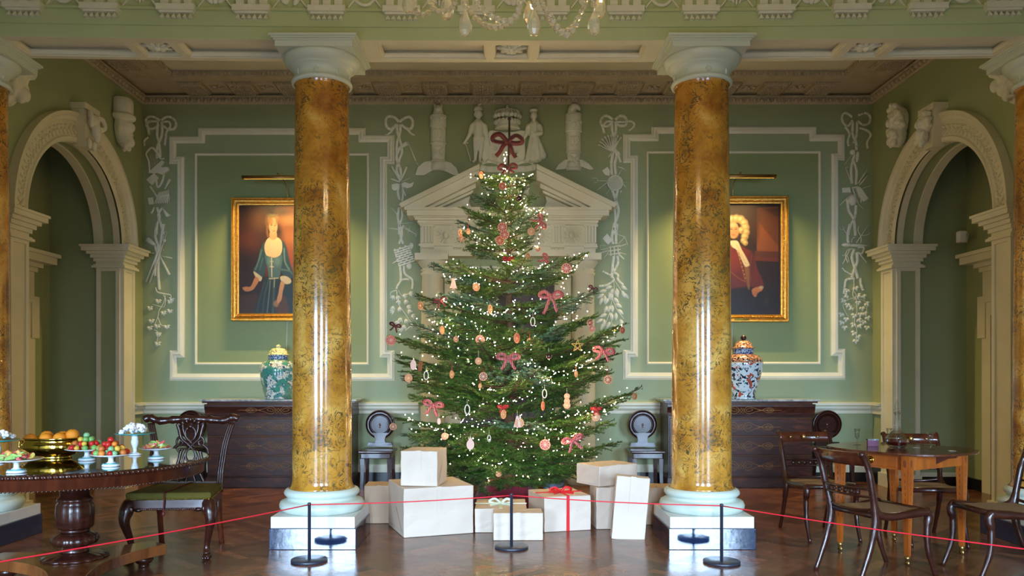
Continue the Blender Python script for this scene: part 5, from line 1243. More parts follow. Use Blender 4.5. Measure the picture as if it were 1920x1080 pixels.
m = MB(); pts = [(TX+.01*math.sin(i*1.3),TY,.25+3.5*i/14) for i in range(15)]
m.tube(pts,[.065-.058*(i/14)**.8 for i in range(15)],10); m.build('trunk', BARK, tree)
m = MB(); m.tube([(TX+.0,TY,3.6),(TX,TY,Z(226,TY))],[.013,.009],8); m.ell((TX,TY,Z(223,TY)),(.018,.018,.018)); m.build('leader', BARK, tree)
# (height of attachment, left tip, right tip) in the photograph, number of branches round the trunk, length of those in front
tiers = [(352,(893,330),(998,330),5,.8),(372,(905,350),(990,345),5,.7),(400,(884,364),(1003,366),5,.8),(425,(866,388),(1020,392),6,.8),(448,(856,412),(1023,404),6,.9),(472,(864,440),(1008,424),6,.9),
 (492,(880,468),(1000,462),6,.8),(530,(806,494),(1104,476),7,.8),(548,(838,526),(1072,510),7,.8),(578,(824,552),(1070,556),7,.6),(606,(778,549),(1122,544),8,.55),(632,(790,578),(1114,590),8,.6),(662,(770,603),(1120,588),9,.8),
 (688,(728,628),(1174,606),9,.9),(706,(744,664),(1172,634),9,.9),(728,(740,674),(1160,662),9,.9),(748,(748,704),(1146,694),9,.9),(772,(768,740),(1100,720),9,.9),
 (800,(738,782),(1196,731),9,.85),(818,(752,812),(1170,752),9,.9),(836,(752,838),(1150,786),9,.9),(856,(770,852),(1164,826),9,.85),(874,(812,868),(1120,848),9,.9),(886,(846,886),(1092,872),8,.85),(894,(870,902),(1062,894),8,.8)]
specs = []
for ti, (yb, (lx,ly), (rx,ry), n, fl) in enumerate(tiers):
    zb = Z(yb,TY); TL = (X(lx,TY)-TX, Z(ly,TY)-zb); TR = (X(rx,TY)-TX, Z(ry,TY)-zb)
    off = (ti % 2)*.5
    azs = [0.0, PI]+[ (k+1+rnd.uniform(-.25,.25)+off*.5)*2*PI/n for k in range(n) if True]
    for i, az in enumerate(azs):
        c = math.cos(az)
        if i > 1 and (abs(c) > .965): continue
        wl = (1-c)/2; R = -TL[0]*wl+TR[0]*(1-wl); dz = TL[1]*wl+TR[1]*(1-wl)
        if i > 1: f = (fl if math.sin(az) < 0 else .8)*rnd.uniform(.8,1.02)*(.62 if ti in (10,11) and math.sin(az) < -.6 else 1); R *= 1-(1-f)*abs(math.sin(az)); dz = dz*f+rnd.uniform(-.06,.04)-(.12*R if ti > 17 else .03)
        specs.append((az if i > 1 else az+rnd.uniform(-.1,.1), R, dz, zb, i < 2, ti))
def branch_pose(az, R, dz, zb):
    L = math.hypot(R, dz)/1.0; li = min(range(len(LEN)), key=lambda q: abs(math.log(LEN[q]/L)))
    s = L/LEN[li]; return li, s, Matrix.Translation((TX,TY,zb)) @ Matrix.Rotation(az,4,'Z') @ Matrix.Rotation(-math.atan2(dz,R),4,'Y') @ Matrix.Rotation(rnd.uniform(-.35,.35),4,'X') @ Matrix.Diagonal((s,s,s,1))
tips = []
order = sorted(range(len(specs)), key=lambda i: (not specs[i][4], math.sin(specs[i][0])-.15*specs[i][1]))
rest = [[],[]]
for rank, i in enumerate(order):
    az, R, dz, zb, edge, ti = specs[i]
    li, s, M = branch_pose(az, R, dz, zb); k = 2 if rnd.random() < .2 else rnd.randrange(2)
    tips.append((M, LEN[li], ti, az))
    if rank < 100:
        o = bpy.data.objects.new('branch', protos[(li,k)][1]); COL.objects.link(o); o.parent = tree
        o.matrix_local = Matrix.Translation((-TX,-TY,0)) @ M
    else:
        A = np.array(M); wv, wf, V, Fc = protos[(li,k)][0]
        rest[0].append((wv@A[:3,:3].T+A[:3,3]-[TX,TY,0], wf)); rest[1].append((V@A[:3,:3].T+A[:3,3]-[TX,TY,0], Fc))
def merge(lst):
    o = 0; vs = []; fs = []
    for v, f in lst: vs.append(v); fs.append(f+o); o += len(v)
    return np.concatenate(vs), np.concatenate(fs)
(v0,f0),(v1,f1) = merge(rest[0]), merge(rest[1])
o = bpy.data.objects.new('rear_branches', mesh_arrays('rear_branches', [(v0,f0,0),(v1,f1,1)], [BARK,NEED])); COL.objects.link(o); o.parent = tree; o['kind'] = 'stuff'
print('branches', len(specs), 'needles rest', len(f1))

# string lights: bulbs follow the branches
BULB = mat('lit_warm_bulb', (1,.8,.5), .4, emit=(1.0,.70,.32), estr=270)
WIRE = mat('dark_green_wire', srgb(24,36,22), .5)
lights = thing('string_lights', 'warm white fairy lights wound through the fir tree', 'string lights', (TX,TY,0))
bulbs = []
for M, L, ti, az in tips:
    n = max(2, int(L*6)); run = []
    if rnd.random() < .3 and ti > 8: continue
    for k in range(n):
        u = 1-(k+rnd.random())/n*(.75 if ti > 5 else 1)
        p = M @ Vector((L*u*.97, rnd.uniform(-.22,.22)*L*(1-u)-0+.02*(-1)**k, .03+rnd.uniform(0,.03)))
        run.append(p)
    bulbs += run
# the denser swags seen in the photograph
swags = [[(985,345),(975,380),(1000,392),(1022,404),(1010,440),(1008,468)],[(870,425),(890,440),(915,462),(945,485),(952,500)],[(833,515),(862,520),(885,516),(912,525)],[(945,488),(960,500),(990,510),(1030,500)],[(1100,478),(1080,500),(1062,520),(1056,545)],
 [(832,560),(860,572),(890,578),(930,590),(960,575),(1000,590)],[(1092,560),(1075,580),(1060,598),(1078,602)],[(805,600),(830,608),(845,625),(838,650)],[(890,608),(905,620),(925,640),(960,632)],[(1165,610),(1150,625),(1120,650),(1090,665)],
 [(985,680),(1010,690),(1040,695),(1065,700),(1090,690),(1110,670)],[(930,755),(960,752),(985,745),(1010,720),(1040,715)],[(765,785),(790,795),(815,803),(845,806)],[(825,820),(850,815),(880,812)],[(1040,845),(1060,832),(1075,822),(1090,800),(1098,785)],
 [(905,868),(930,872),(950,866),(975,876)],[(905,760),(880,775),(860,790)],[(1165,745),(1140,765),(1110,775),(1080,778),(1060,780)],[(985,805),(1010,800),(1030,805),(1060,815)],[(1080,682),(1110,690),(1140,690)],[(880,330),(920,335),(950,345),(985,335),(1000,330)],[(948,285),(944,300),(948,320),(950,345),(948,400)]]
def surf(px, py, frac=.86):                          # depth of the crown's front at that pixel
    z0 = min(tiers, key=lambda t: abs((t[0]+(t[1][1]+t[2][1])/2)/2-py)); half = ((z0[2][0]-z0[1][0])/2)/F*TY; cx = (z0[2][0]+z0[1][0])/2
    u = min(1, abs(px-cx)/F*TY/max(half,.05)); return TY-half*frac*z0[4]*math.sqrt(max(0,1-u*u))-.02
swpts = []
for sw in swags:
    c = cr(sw, 6); L = sum(math.hypot(b[0]-a[0],b[1]-a[1]) for a, b in zip(c,c[1:])); n = int(L/8); run = []
    for k in range(n):
        a = c[min(int(k/n*len(c)),len(c)-1)]; px = a[0]+rnd.uniform(-3,3); py = a[1]+rnd.uniform(-4,4); run.append(Vector(P(px,py,surf(px,py)-rnd.uniform(0,.04))))
        if rnd.random() < .3: run.append(Vector(P(px+rnd.uniform(-7,7),py+rnd.uniform(-7,7),surf(px,py)-.02)))
    swpts.append(run); bulbs += run
ico = bpy.data.meshes.new('bulb'); bm = bmesh.new(); bmesh.ops.create_icosphere(bm, subdivisions=1, radius=.0048); bm.to_mesh(ico); bm.free(); ico.materials.append(BULB)
bulbs.sort(key=lambda p: p.y)
for p in bulbs[:100]:
    o = bpy.data.objects.new('bulb', ico); COL.objects.link(o); o.parent = lights; o.location = (p.x-TX, p.y-TY, p.z)
oct_v = np.array([(1,0,0),(-1,0,0),(0,1,0),(0,-1,0),(0,0,1),(0,0,-1)])*.005; oct_f = np.array([(0,2,4),(2,1,4),(1,3,4),(3,0,4),(2,0,5),(1,2,5),(3,1,5),(0,3,5)])
v, f = merge([(oct_v+np.array([p.x-TX,p.y-TY,p.z]), oct_f) for p in bulbs[100:]])
o = bpy.data.objects.new('small_bulbs', mesh_arrays('small_bulbs', [(v,f,0)], [BULB])); COL.objects.link(o); o.parent = lights; o['kind'] = 'stuff'
m = MB()
for run in swpts:
    if len(run) > 2: m.tube([tuple(p+Vector((0,.008,0))) for p in run], .0022, 4)
m.build('wire', WIRE, lights)
print('bulbs', len(bulbs))

# stand, cloth, bucket
m = MB(); m.lathe([(.36,0),(.37,.03),(.33,.1),(.27,.22),(.2,.3),(.09,.33)],TX-.02,TY-.3+.3,0,48,True,lambda a,k: 1+.04*math.sin(a*9+k)); m.lathe([(.4,0),(.38,.02),(.3,.03)],TX,TY,0,32)
tag(m.build('tree_skirt', mat('maroon_cloth', srgb(120,16,34), .75, sheen=.4, bump=.3, bscale=12)), 'dark red cloth gathered round the foot of the fir tree', 'tree skirt')
x, y, z = P(1016,925,8.3)
t = thing('blue_bucket', 'pale blue-grey bucket on the floor right of the red tree cloth', 'bucket', (x,8.3,0))
m = MB(); m.lathe([(.0,0),(.09,0),(.12,.26),(.127,.265),(.12,.268),(.11,.25),(.085,.02),(0,.02)],x+.12,8.2,0,32); m.build('pail', mat('pale_blue_enamel', srgb(150,172,205), .35), t)
m = MB(); m.tube(cr([(x+.0,8.2,.25),(x+.03,8.1,.2),(x+.12,8.06,.18),(x+.21,8.1,.2),(x+.24,8.2,.25)],5),.004,6); m.build('handle', OLDBR, t)

# ================================================================ ORNAMENTS ON THE TREE
RIND = mat('dried_orange_rind', srgb(222,150,110), .5); PITH = mat('pale_pith', srgb(236,196,160), .6)
FLRED = mat('blood_orange_flesh', srgb(206,64,40), .4, noise=srgb(180,44,28), scale=60); FLPALE = mat('dried_orange_flesh', srgb(214,150,84), .5, noise=srgb(176,104,50), scale=60)
FLDARK = mat('browned_orange_flesh', srgb(140,72,40), .5, noise=srgb(100,46,28), scale=60); STRING = mat('pale_string', srgb(200,190,165), .8); REDSTR = mat('thin_red_ribbon', srgb(176,30,34), .5)
def slice_mesh_parts(flesh):
    a = MB(); a.lathe([(1,-.06),(1.04,0),(1,.06),(.9,.06),(.88,0),(.9,-.06)],0,0,0,28); ring = a
    b = MB(); b.lathe([(0,-.035),(.9,-.035),(.9,.035),(0,.035)],0,0,0,28)
    c = MB()
    for i in range(10):
        s = 2*PI*i/10
        pts = [(.12*math.cos(s+.31),.12*math.sin(s+.31)),(.82*math.cos(s+.08),.82*math.sin(s+.08)),(.84*math.cos(s+.31),.84*math.sin(s+.31)),(.82*math.cos(s+.55),.82*math.sin(s+.55))]
        c.prism(pts, -.05, .05, 'xy')
    return ring, b, c
protoS = {}
def orange(px, py, r, kind, turn, label, hang=10, red=False, group='dried orange slices on the tree', d=None):
    d = d or surf(px,py)-.05; c = Vector(P(px,py,d)); rr = r/F*d
    t = thing('orange_slice', label, 'ornament', c, group)
    if kind not in protoS:
        a, b, e = slice_mesh_parts(None); oa = a.build('rind', RIND, None); ob = b.build('pith', PITH, None); oc = e.build('segments', kind, None)
        protoS[kind] = [oa.data, ob.data, oc.data]
        for o in (oa, ob, oc): bpy.data.objects.remove(o)
    R = Matrix.Rotation(turn,4,'Z') @ Matrix.Rotation(PI/2,4,'X') @ Matrix.Diagonal((rr,rr,rr,1))
    for nm, me in zip(('rind','pith','segments'), protoS[kind]):
        o = bpy.data.objects.new(nm, me); COL.objects.link(o); o.parent = t; o.matrix_local = R
    m = MB(); h = hang/F*d; m.tube([(0,0,rr*.9),(0,.01,rr+h)],.003 if red else .0018,5); m.build('ribbon' if red else 'string', REDSTR if red else STRING, t, world=False)
    return t
S = [ (942,426,9,FLRED,.1,'uppermost of three red orange slices strung together high on the tree',8,False),(946,440,8.5,FLRED,-.2,'middle of three red orange slices strung together high on the tree',0,False),(937,451,8.5,FLRED,.4,'lowest of three red orange slices strung together high on the tree',0,False),
 (1062,503,9.5,FLRED,.1,'large red orange slice on the long upper right branch',6,False),(996,434,7,FLPALE,.2,'pale orange slice below the small hanging red bow, upper right',6,False),(893,538,7.5,FLPALE,.5,'pale pink orange slice with bright red ribbon end, upper left',6,False),
 (733,638,9.5,FLRED,.2,'big red orange slice at the far left branch tip',4,False),(900,637,8.5,FLRED,.1,'round red orange slice near the middle, left of the trunk line',6,False),(969,634,9.5,FLRED,.95,'red orange slice turned sideways near the middle of the tree',6,False),
 (906,706,8,FLDARK,.3,'dark dried orange slice with white rim left of the tartan bow',8,True),(1140,712,8,FLDARK,.1,'dark slice hanging free on red ribbon at the right side',18,True),(1190,743,6.5,FLPALE,.6,'small slice at the tip of the lowest long right branch',4,False),
 (1022,834,10,FLRED,-.2,'large red orange slice low on the right',6,False),(974,793,8.5,FLPALE,.2,'pale orange slice in the lower middle beside a wooden shape',8,False),(944,777,8.5,FLPALE,.95,'pale slice turned sideways under a red bow, lower middle',12,True),
 (1018,761,8.5,FLRED,1.15,'reddish slice seen almost edge-on, lower right of the trunk',12,False),(1063,743,5.5,FLPALE,.1,'top slice of the pale string of three, lower right',10,False),(1063,752,5.5,FLPALE,0,'middle slice of the pale string of three, lower right',0,False),(1063,760,6.5,FLPALE,.1,'bottom slice of the pale string of three, lower right',0,False),
 (1117,782,8,FLPALE,.15,'glowing pale slice under a red ribbon on the lower right branch',16,True),(1167,619,6.5,FLRED,.6,'small orange fruit slice at the tip of the upper right long branch',6,False),(1106,605,6.5,FLRED,.4,'upper red slice of a pair at the right edge',6,False),(1110,616,6,FLRED,-.3,'lower red slice of a pair at the right edge',0,False),
 (766,709,7.5,FLPALE,.4,'pale slice at the left edge below the wooden shapes',4,False),(897,677,6.5,FLPALE,.4,'golden slice on a string left of the tartan bow',14,False),(834,818,6.5,FLPALE,.2,'pale glowing slice low on the left',6,False),(847,702,7.5,FLPALE,1.1,'slice seen edge-on under a small red ribbon, left',14,True),
 (737,800,6.5,FLDARK,.2,'dark slice at the tip of the lowest long left branch',3,False),(863,437,7,FLDARK,1.1,'upper brown slice hanging at the upper left edge',8,False),(865,448,5.5,FLDARK,.3,'lower brown slice hanging at the upper left edge',0,False),(788,573,7.5,FLDARK,1.0,'brown slice hanging sideways off the left edge, mid height',4,False),
 (829,619,8,FLPALE,1.1,'slice seen edge-on on pale string, middle left',12,False),(919,580,8.5,FLDARK,1.1,'brown slice edge-on beside the dark hollow of the tree',6,False),(878,434,5.5,FLDARK,.8,'small brown slice hanging on a long red thread, upper left',26,True),(993,640,6,FLPALE,.5,'small pale slice under a red ribbon near the middle',12,True),
 (900,724,5,FLPALE,.9,'small dried slice below the dark slice',8,True),(935,888,6,FLPALE,.4,'small pale slice on the lowest branches above the red cloth',8,True),(902,328,7,FLRED,1.0,'bright orange slice at the top left twig',3,False),(942,349,7,FLRED,.2,'bright orange slice close to the trunk near the top',4,False),
 (855,636,5.5,FLDARK,.6,'small brown slice hanging left of centre',8,False),(1080,701,6.5,FLPALE,1.0,'slice edge-on under a red ribbon at the right',10,True),(990,480,6,FLDARK,.9,'dark slice at the end of the upper right twigs',4,False),(1009,467,5,FLDARK,.3,'tiny dark slice below the lit right twig',3,False)]
for px,py,r,k,tn,lb,h,rd in S: orange(px,py,r,k,tn,lb,h,rd)
def wooden(px, py, kind, size, label):
    d = surf(px,py)-.05; c = Vector(P(px,py,d)); s = size/F*d
    t = thing('wooden_ornament', label, 'ornament', c, 'wooden ornaments on the tree'); m = MB()
    if kind == 'egg': poly = [(s*.55*math.cos(a)*(1-.12*math.sin(a)),s*math.sin(a)) for a in [2*PI*i/20 for i in range(20)]]; m.prism(poly,-.004,.004)
    elif kind == 'pineapple':
        poly = [(s*.6*math.cos(a),-.15*s+s*.8*math.sin(a)) for a in [2*PI*i/20 for i in range(20)]]; m.prism(poly,-.004,.004); m.prism([(-.35*s,1.1*s),(-.15*s,.75*s),(0,1.25*s),(.15*s,.75*s),(.35*s,1.1*s),(.25*s,.45*s),(-.25*s,.45*s)],-.0035,.0035)
    elif kind == 'bell': m.prism([(-.15*s,s),(.15*s,s),(.3*s,.4*s),(.6*s,-.8*s),(.2*s,-.7*s),(0,-s),(-.2*s,-.7*s),(-.6*s,-.8*s),(-.3*s,.4*s)],-.004,.004)
    elif kind == 'hoop': m.tube([(s*.5*math.sin(2*PI*i/16),0,s*math.cos(2*PI*i/16)) for i in range(17)],s*.13,6)
    elif kind == 'star':
        for q in range(5): a = PI/2+q*4*PI/5; b = a+4*PI/5; m.tube([(s*math.cos(a),.004*(q%2),s*math.sin(a)),(s*math.cos(b),.004*(q%2),s*math.sin(b))],s*.08,5)
    elif kind == 'stick':
        for q in (-1,0,1): m.tube([(q*.012,0,-s),(q*.012+.01,0,s)],.007,6)
    elif kind == 'bauble': m.ell((0,0,0),(s,s,s),None,16,10); m.lathe([(.004,0),(.005,.008),(0,.01)],0,0,s,8)
    m.build('cutout' if kind != 'bauble' else 'ball', mat('gold_twigs', srgb(206,160,84), .4) if kind == 'star' else (mat('dark_glass_ball', srgb(60,30,30), .15, coat=.6) if kind == 'bauble' else mat('cinnamon', srgb(150,84,50), .6) if kind == 'stick' else mat('white_ring', srgb(220,205,190), .5) if kind == 'hoop' else WOODTAG), t, world=False)
    m = MB(); m.tube([(0,0,s*.95),(0,.01,s+.05)],.0018,5); m.build('string', STRING, t, world=False)
for a in ((882,832,'pineapple',12,'pinkish wooden pineapple cut-out low on the left'),(775,684,'egg',10,'pink wooden egg shape hanging near the left edge'),(970,792,'bell',12,'pale wooden bell shape behind the lower middle slice'),(1083,648,'star',12,'golden twig star on the right side'),
          (787,687,'stick',9,'cinnamon stick bundle right of the pink wooden egg'),(799,704,'hoop',8,'slim pale hoop on a string near the left edge'),(917,822,'hoop',6,'small white hoop on red thread, lower left of centre'),(999,603,'hoop',8,'pale hoop hanging right of the dark hollow'),(850,532,'bell',11,'wooden bell shape glowing on the upper left branch'),
          (973,372,'bauble',6,'dark round bauble near the top right of the trunk'),(1029,668,'bauble',6,'dull golden bauble right of the tartan bow'),(876,768,'hoop',9,'pale ring hanging on a string, lower left of centre'),(1021,738,'hoop',8,'pale ring above the edge-on reddish slice'),(823,790,'egg',6,'small pink wooden shape on the lower left')): wooden(*a)
TART = bpy.data.materials.new('red_tartan_ribbon'); TART.use_nodes = True
nt = TART.node_tree; b = nt.nodes['Principled BSDF']; tc = nt.nodes.new('ShaderNodeTexCoord'); wv = nt.nodes.new('ShaderNodeTexWave'); wv.inputs['Scale'].default_value = 22
nt.links.new(tc.outputs['Object'], wv.inputs['Vector']); rp = nt.nodes.new('ShaderNodeValToRGB'); e = rp.color_ramp.elements; e[0].position = .0; e[0].color = (*srgb(170,24,30),1); e[1].position = .93; e[1].color = (*srgb(214,206,196),1)
q_ = e.new(.62); q_.color = (*srgb(150,18,26),1); q_ = e.new(.7); q_.color = (*srgb(40,40,50),1); q_ = e.new(.85); q_.color = (*srgb(170,24,30),1); rp.color_ramp.interpolation = 'CONSTANT'
nt.links.new(wv.outputs[0], rp.inputs[0]); nt.links.new(rp.outputs[0], b.inputs['Base Color']); b.inputs['Roughness'].default_value = .5
def strip(m, pts, w, tilt=.3):                       # thin folded ribbon, about a millimetre thick
    c = cr(pts, 5); n = len(c); vs = []
    for i, p in enumerate(c):
        a = Vector(c[max(i-1,0)]); b_ = Vector(c[min(i+1,n-1)]); d = (b_-a).normalized(); s = d.cross(Vector((0,1,0)))
        s = s.normalized() if s.length > 1e-4 else Vector((1,0,0)); s = (s+Vector((0,tilt,0))).normalized(); nn = d.cross(s)*.0006
        for k, h in ((-1,-1),(1,-1),(1,1),(-1,1)): q = Vector(p)+s*(w/2*k)+nn*h; vs.append(tuple(q))
    m.add(vs, [(i*4+k,i*4+(k+1)%4,(i+1)*4+(k+1)%4,(i+1)*4+k) for i in range(n-1) for k in range(4)]+[(0,1,2,3),tuple((n-1)*4+k for k in (3,2,1,0))], True)
def bow(px, py, size, ma, label, rot=0, d=None, ends=1.0, group='ribbon bows on the tree'):
    d = d or surf(px,py)-.07; c = Vector(P(px,py,d)); s = size/F*d
    t = thing('ribbon_bow', label, 'bow', c, group)
    t.rotation_euler = (0,rot,0)
    for sgn in (-1,1):
        m = MB(); strip(m, [(0,0,0),(sgn*s*.55,-.25*s,.42*s),(sgn*s,-.1*s,.3*s),(sgn*s*1.02,.1*s,.05*s),(sgn*s*.5,.08*s,-.05*s),(0,0,0)], s*.34); m.build('loop', ma, t, world=False, recalc=False)
        m = MB(); strip(m, [(0,0,0),(sgn*s*.3,-.08*s,-.4*s*ends),(sgn*s*.45,-.02*s,-.75*s*ends),(sgn*s*.72,-.05*s,-1.1*s*ends)], s*.3); m.build('tail', ma, t, world=False, recalc=False)
    m = MB(); m.ell((0,-.06*s,0),(.16*s,.13*s,.17*s),None,10,8); m.build('knot', ma, t, world=False)
bow(951,266,26,DKRED,'large dark red velvet bow tied to the bare tree top',.08,TY-.03)
bow(952,316,16,DKRED,'small dark red velvet bow below the large top bow',-.1,TY-.04,.5)
bow(953,672,19,TART,'tartan bow in the middle of the tree',0)
bow(812,760,17,TART,'tartan bow on the lower left branch',.2)
bow(1074,826,18,TART,'tartan bow low on the right',-.3)
bow(1033,556,20,TART,'tartan bow with long tails, upper right of the dark hollow',0,None,1.5)
bow(1132,660,18,TART,'flat tartan bow at the right edge',.15,None,.8)
bow(741,611,10,DKRED,'small dark red bow above the far left slice',.3)
bow(825,564,11,DKRED,'small dark red bow on the middle left branch',-.3)
bow(1014,416,13,TART,'tall tartan bow on the upper right twigs',1.2)
bow(1112,541,8,DKRED,'tiny dark red bow at the end of the right branch',.4)
bow(1025,489,13,TART,'tartan bow on the long upper right branch',1.0)
bow(953,486,9,REDSTR,'small orange-red bow on the trunk below the upper lights',0)
bow(943,764,9,REDSTR,'small red bow above a sideways slice, lower middle',0)
bow(1118,768,9,REDSTR,'small red bow above the glowing slice, lower right',0)

# ================================================================ WRAPPED PARCELS
def parcel(label, o, ang, w, dp, h, z=0, ma=WRAP, tilt=0, twine=None, tape=True, grp='wrapped parcels round the tree'):
    """o = near left corner on the floor; ang = direction of the front edge"""
    t = thing('wrapped_parcel', label, 'parcel', (o[0]+CAMX, o[1], z), grp, ang); t.rotation_euler = (0,tilt,ang)
    m = MB(); n = 9; r = random.Random(int(w*1000)); vs = []; fs = []
    m.box(0,w,0,dp,0.0012,h); b = m.build('paper_wrap', ma, t, world=False)
    bm = bmesh.new(); bm.from_mesh(b.data); bmesh.ops.subdivide_edges(bm, edges=bm.edges, cuts=5, use_grid_fill=True)
    for v in bm.verts:
        if v.co.z > .02: v.co += Vector((r.uniform(-1,1),r.uniform(-1,1),r.uniform(-1,1)))*.0022
    bm.to_mesh(b.data); bm.free()
    bv = b.modifiers.new('bevel','BEVEL'); bv.width = .006; bv.segments = 2; bv.limit_method = 'ANGLE'; bv.angle_limit = 1.0
    if tape:
        m = MB(); e = .004
        m.box(w*.5-.02,w*.5+.02,-e,-.001,h*.45,h+.002); m.box(w*.5-.02,w*.5+.02,-e,dp*.5,h+.0015,h+e)
        m.build('folded_flap', ma, t, world=False); m = MB(); m.add([(-e,dp*.1,h*.12),(-e,dp*.5,h*.55),(-e,dp*.9,h*.12),(-e*.1,dp*.9,h*.1),(-e*.1,dp*.1,h*.1)],[(0,1,2),(0,2,3,4)]); m.build('folded_flap', ma, t, world=False); m = MB(); m.add([(w+e,dp*.1,h*.15),(w+e,dp*.5,h*.6),(w+e,dp*.9,h*.15)],[(0,1,2)])
        m.build('folded_flap', ma, t, world=False)
    if twine:
        m = MB(); e = .0055
        for a, b2 in (((w*.5,-e),(w*.5,dp+e)),):
            m.box(w*.5-.014,w*.5+.014,-e,-.001,0.002,h+.002); m.box(w*.5-.014,w*.5+.014,-e,dp+e,h+.001,h+e)
        m.box(-e,w+e,dp*.5-.012,dp*.5+.012,h+.001,h+e+.001)
        m.build('ribbon', twine, t, world=False, label='flat ribbon round the parcel')
        m = MB()
        for s in (-1,1): strip(m, [(w*.5,dp*.4,h+.01),(w*.5+s*.05,dp*.4,h+.05),(w*.5+s*.1,dp*.4,h+.03),(w*.5+s*.06,dp*.4,h+.012),(w*.5,dp*.4,h+.01)], .022); strip(m, [(w*.5,dp*.4,h+.012),(w*.5+s*.05,dp*.3,h+.012),(w*.5+s*.09,dp*.2,h+.012)], .022)
        m.build('bow', twine, t, world=False)
    return t
parcel('largest cream parcel on the floor left of the tree', (-.79,6.48), math.radians(20), .60, .6, .405, twine=None)
parcel('square white parcel sitting on top of the largest parcel', (-.835,6.63), math.radians(-9), .315, .36, .295, z=.407)
parcel('low cream parcel with faint ribbon between the largest and the red-ribboned one', (-.215,6.70), 0, .44, .52, .205, twine=mat('pale_green_ribbon', srgb(214,218,190), .5), tape=False)
parcel('small white parcel in front, behind the middle barrier post', (-.055,6.38), math.radians(1), .40, .22, .222)
parcel('cream parcel tied with a red ribbon and bow', (.375,6.71), math.radians(15), .42, .47, .30, twine=REDRIB)
parcel('upright cream parcel under the crooked one on the right', (.83,6.84), math.radians(4), .30, .30, .362)
parcel('cream parcel set crookedly on top of the right-hand stack', (.86,6.86), math.radians(33), .44, .32, .178, z=.364)
parcel('tall narrow parcel leaning on the right-hand stack', (.905,6.45), math.radians(-4), .27, .13, .52, z=.0, tilt=math.radians(5))
parcel('buff parcel half hidden behind the left column', (-1.22,7.1), math.radians(3), .26, .3, .34, ma=WRAP2)
parcel('buff parcel half hidden behind the right column', (1.28,7.05), math.radians(-3), .28, .3, .33, ma=WRAP2)
# ================================================================ ROUND TABLE AND ITS DISHES
RX, RY, RZ, RR = -2.767+CAMX, 5.15, .785, .824
t = thing('round_table', 'large round mahogany pedestal table with carved rim, at the left', 'table', (RX,RY,0))
m = MB(); m.lathe([(RR-.05,RZ-.095),(RR-.035,RZ-.09),(RR-.03,RZ-.03),(RR-.022,RZ-.026),(RR,RZ-.018),(RR,RZ-.006),(RR-.012,RZ),(RR-.03,RZ)],RX,RY,0,96)
m.build('tabletop', REDW, t)
m = MB(); m.lathe([(0,RZ+.0005),(RR-.016,RZ+.0005),(RR-.016,RZ+.005),(0,RZ+.005)],RX,RY,0,96,False); m.build('glass_top', mat('dark_glass_over_wood', (.012,.007,.005), .025, spec=.9, coat=1.0), t)
m = MB()
for i in range(170):
    a = 2*PI*i/170; m.ell((RX+RR*math.cos(a),RY+RR*math.sin(a),RZ-.011),(.009,.011,.013),rotm('Z',a)@rotm('X',.5),5,4)
for i in range(230):
    a = 2*PI*i/230; m.ell((RX+(RR-.043)*math.cos(a),RY+(RR-.043)*math.sin(a),RZ-.094),(.007,.007,.007),None,4,3)
m.build('carved_rim', DARKW, t)
fl = lambda n, d: (lambda a, k: 1+d*abs(math.sin(a*n/2)))
m = MB(); m.lathe([(.115,.69),(.115,.66),(.09,.64),(.088,.55)],RX,RY,0,40); m.lathe([(.088,.55),(.1,.54),(.105,.525),(.094,.52),(.108,.50),(.112,.45),(.108,.36),(.097,.345)],RX,RY,0,60,True,fl(12,.05))
m.lathe([(.085,.345),(.09,.33),(.08,.32)],RX,RY,0,40); m.lathe([(.085,.32),(.125,.30),(.137,.27),(.125,.245),(.085,.235)],RX,RY,0,72,True,fl(18,.06)); m.lathe([(.075,.235),(.075,.21),(.085,.2),(.08,.19)],RX,RY,0,40)
m.lathe([(.08,.19),(.11,.185),(.16,.172),(.19,.16),(.185,.151)],RX,RY,0,80,True,fl(16,.08))
m.build('pedestal', DARKW, t)
arms = [math.radians(q) for q in (54,-66,174)]
poly = []
for i in range(3):
    a = arms[i]; b = arms[(i+1)%3] if False else arms[i]-2*PI/3
    r0 = .58; w = .1
    p1 = Vector((r0*math.cos(a),r0*math.sin(a))); pr = Vector((math.sin(a),-math.cos(a)))
    poly.append((RX+p1.x-pr.x*w, RY+p1.y-pr.y*w)); poly.append((RX+p1.x+pr.x*w, RY+p1.y+pr.y*w))
    c0 = p1+pr*w; b_ = a-2*PI/3; p2 = Vector((r0*math.cos(b_),r0*math.sin(b_))); pr2 = Vector((math.sin(b_),-math.cos(b_))); c1 = p2-pr2*w; md = Vector((math.cos(a-PI/3),math.sin(a-PI/3)))*.22
    for k in range(1,12):
        u = k/12; q_ = c0*(1-u)**2+md*2*u*(1-u)*.62+c1*u**2; poly.append((RX+q_.x, RY+q_.y))
m = MB(); m.prism(poly,.078,.15,'xy'); m.build('platform_base', WALNUT, t, bevel=.004)
for a in arms:
    m = MB(); x, y = RX+.47*math.cos(a), RY+.47*math.sin(a); m.lathe([(.03,0),(.038,.008),(.03,.015),(.05,.03),(.062,.05),(.058,.065),(.045,.07),(.05,.078)],x,y,0,28,True,fl(10,.05)); m.build('bun_foot', DARKW, t)

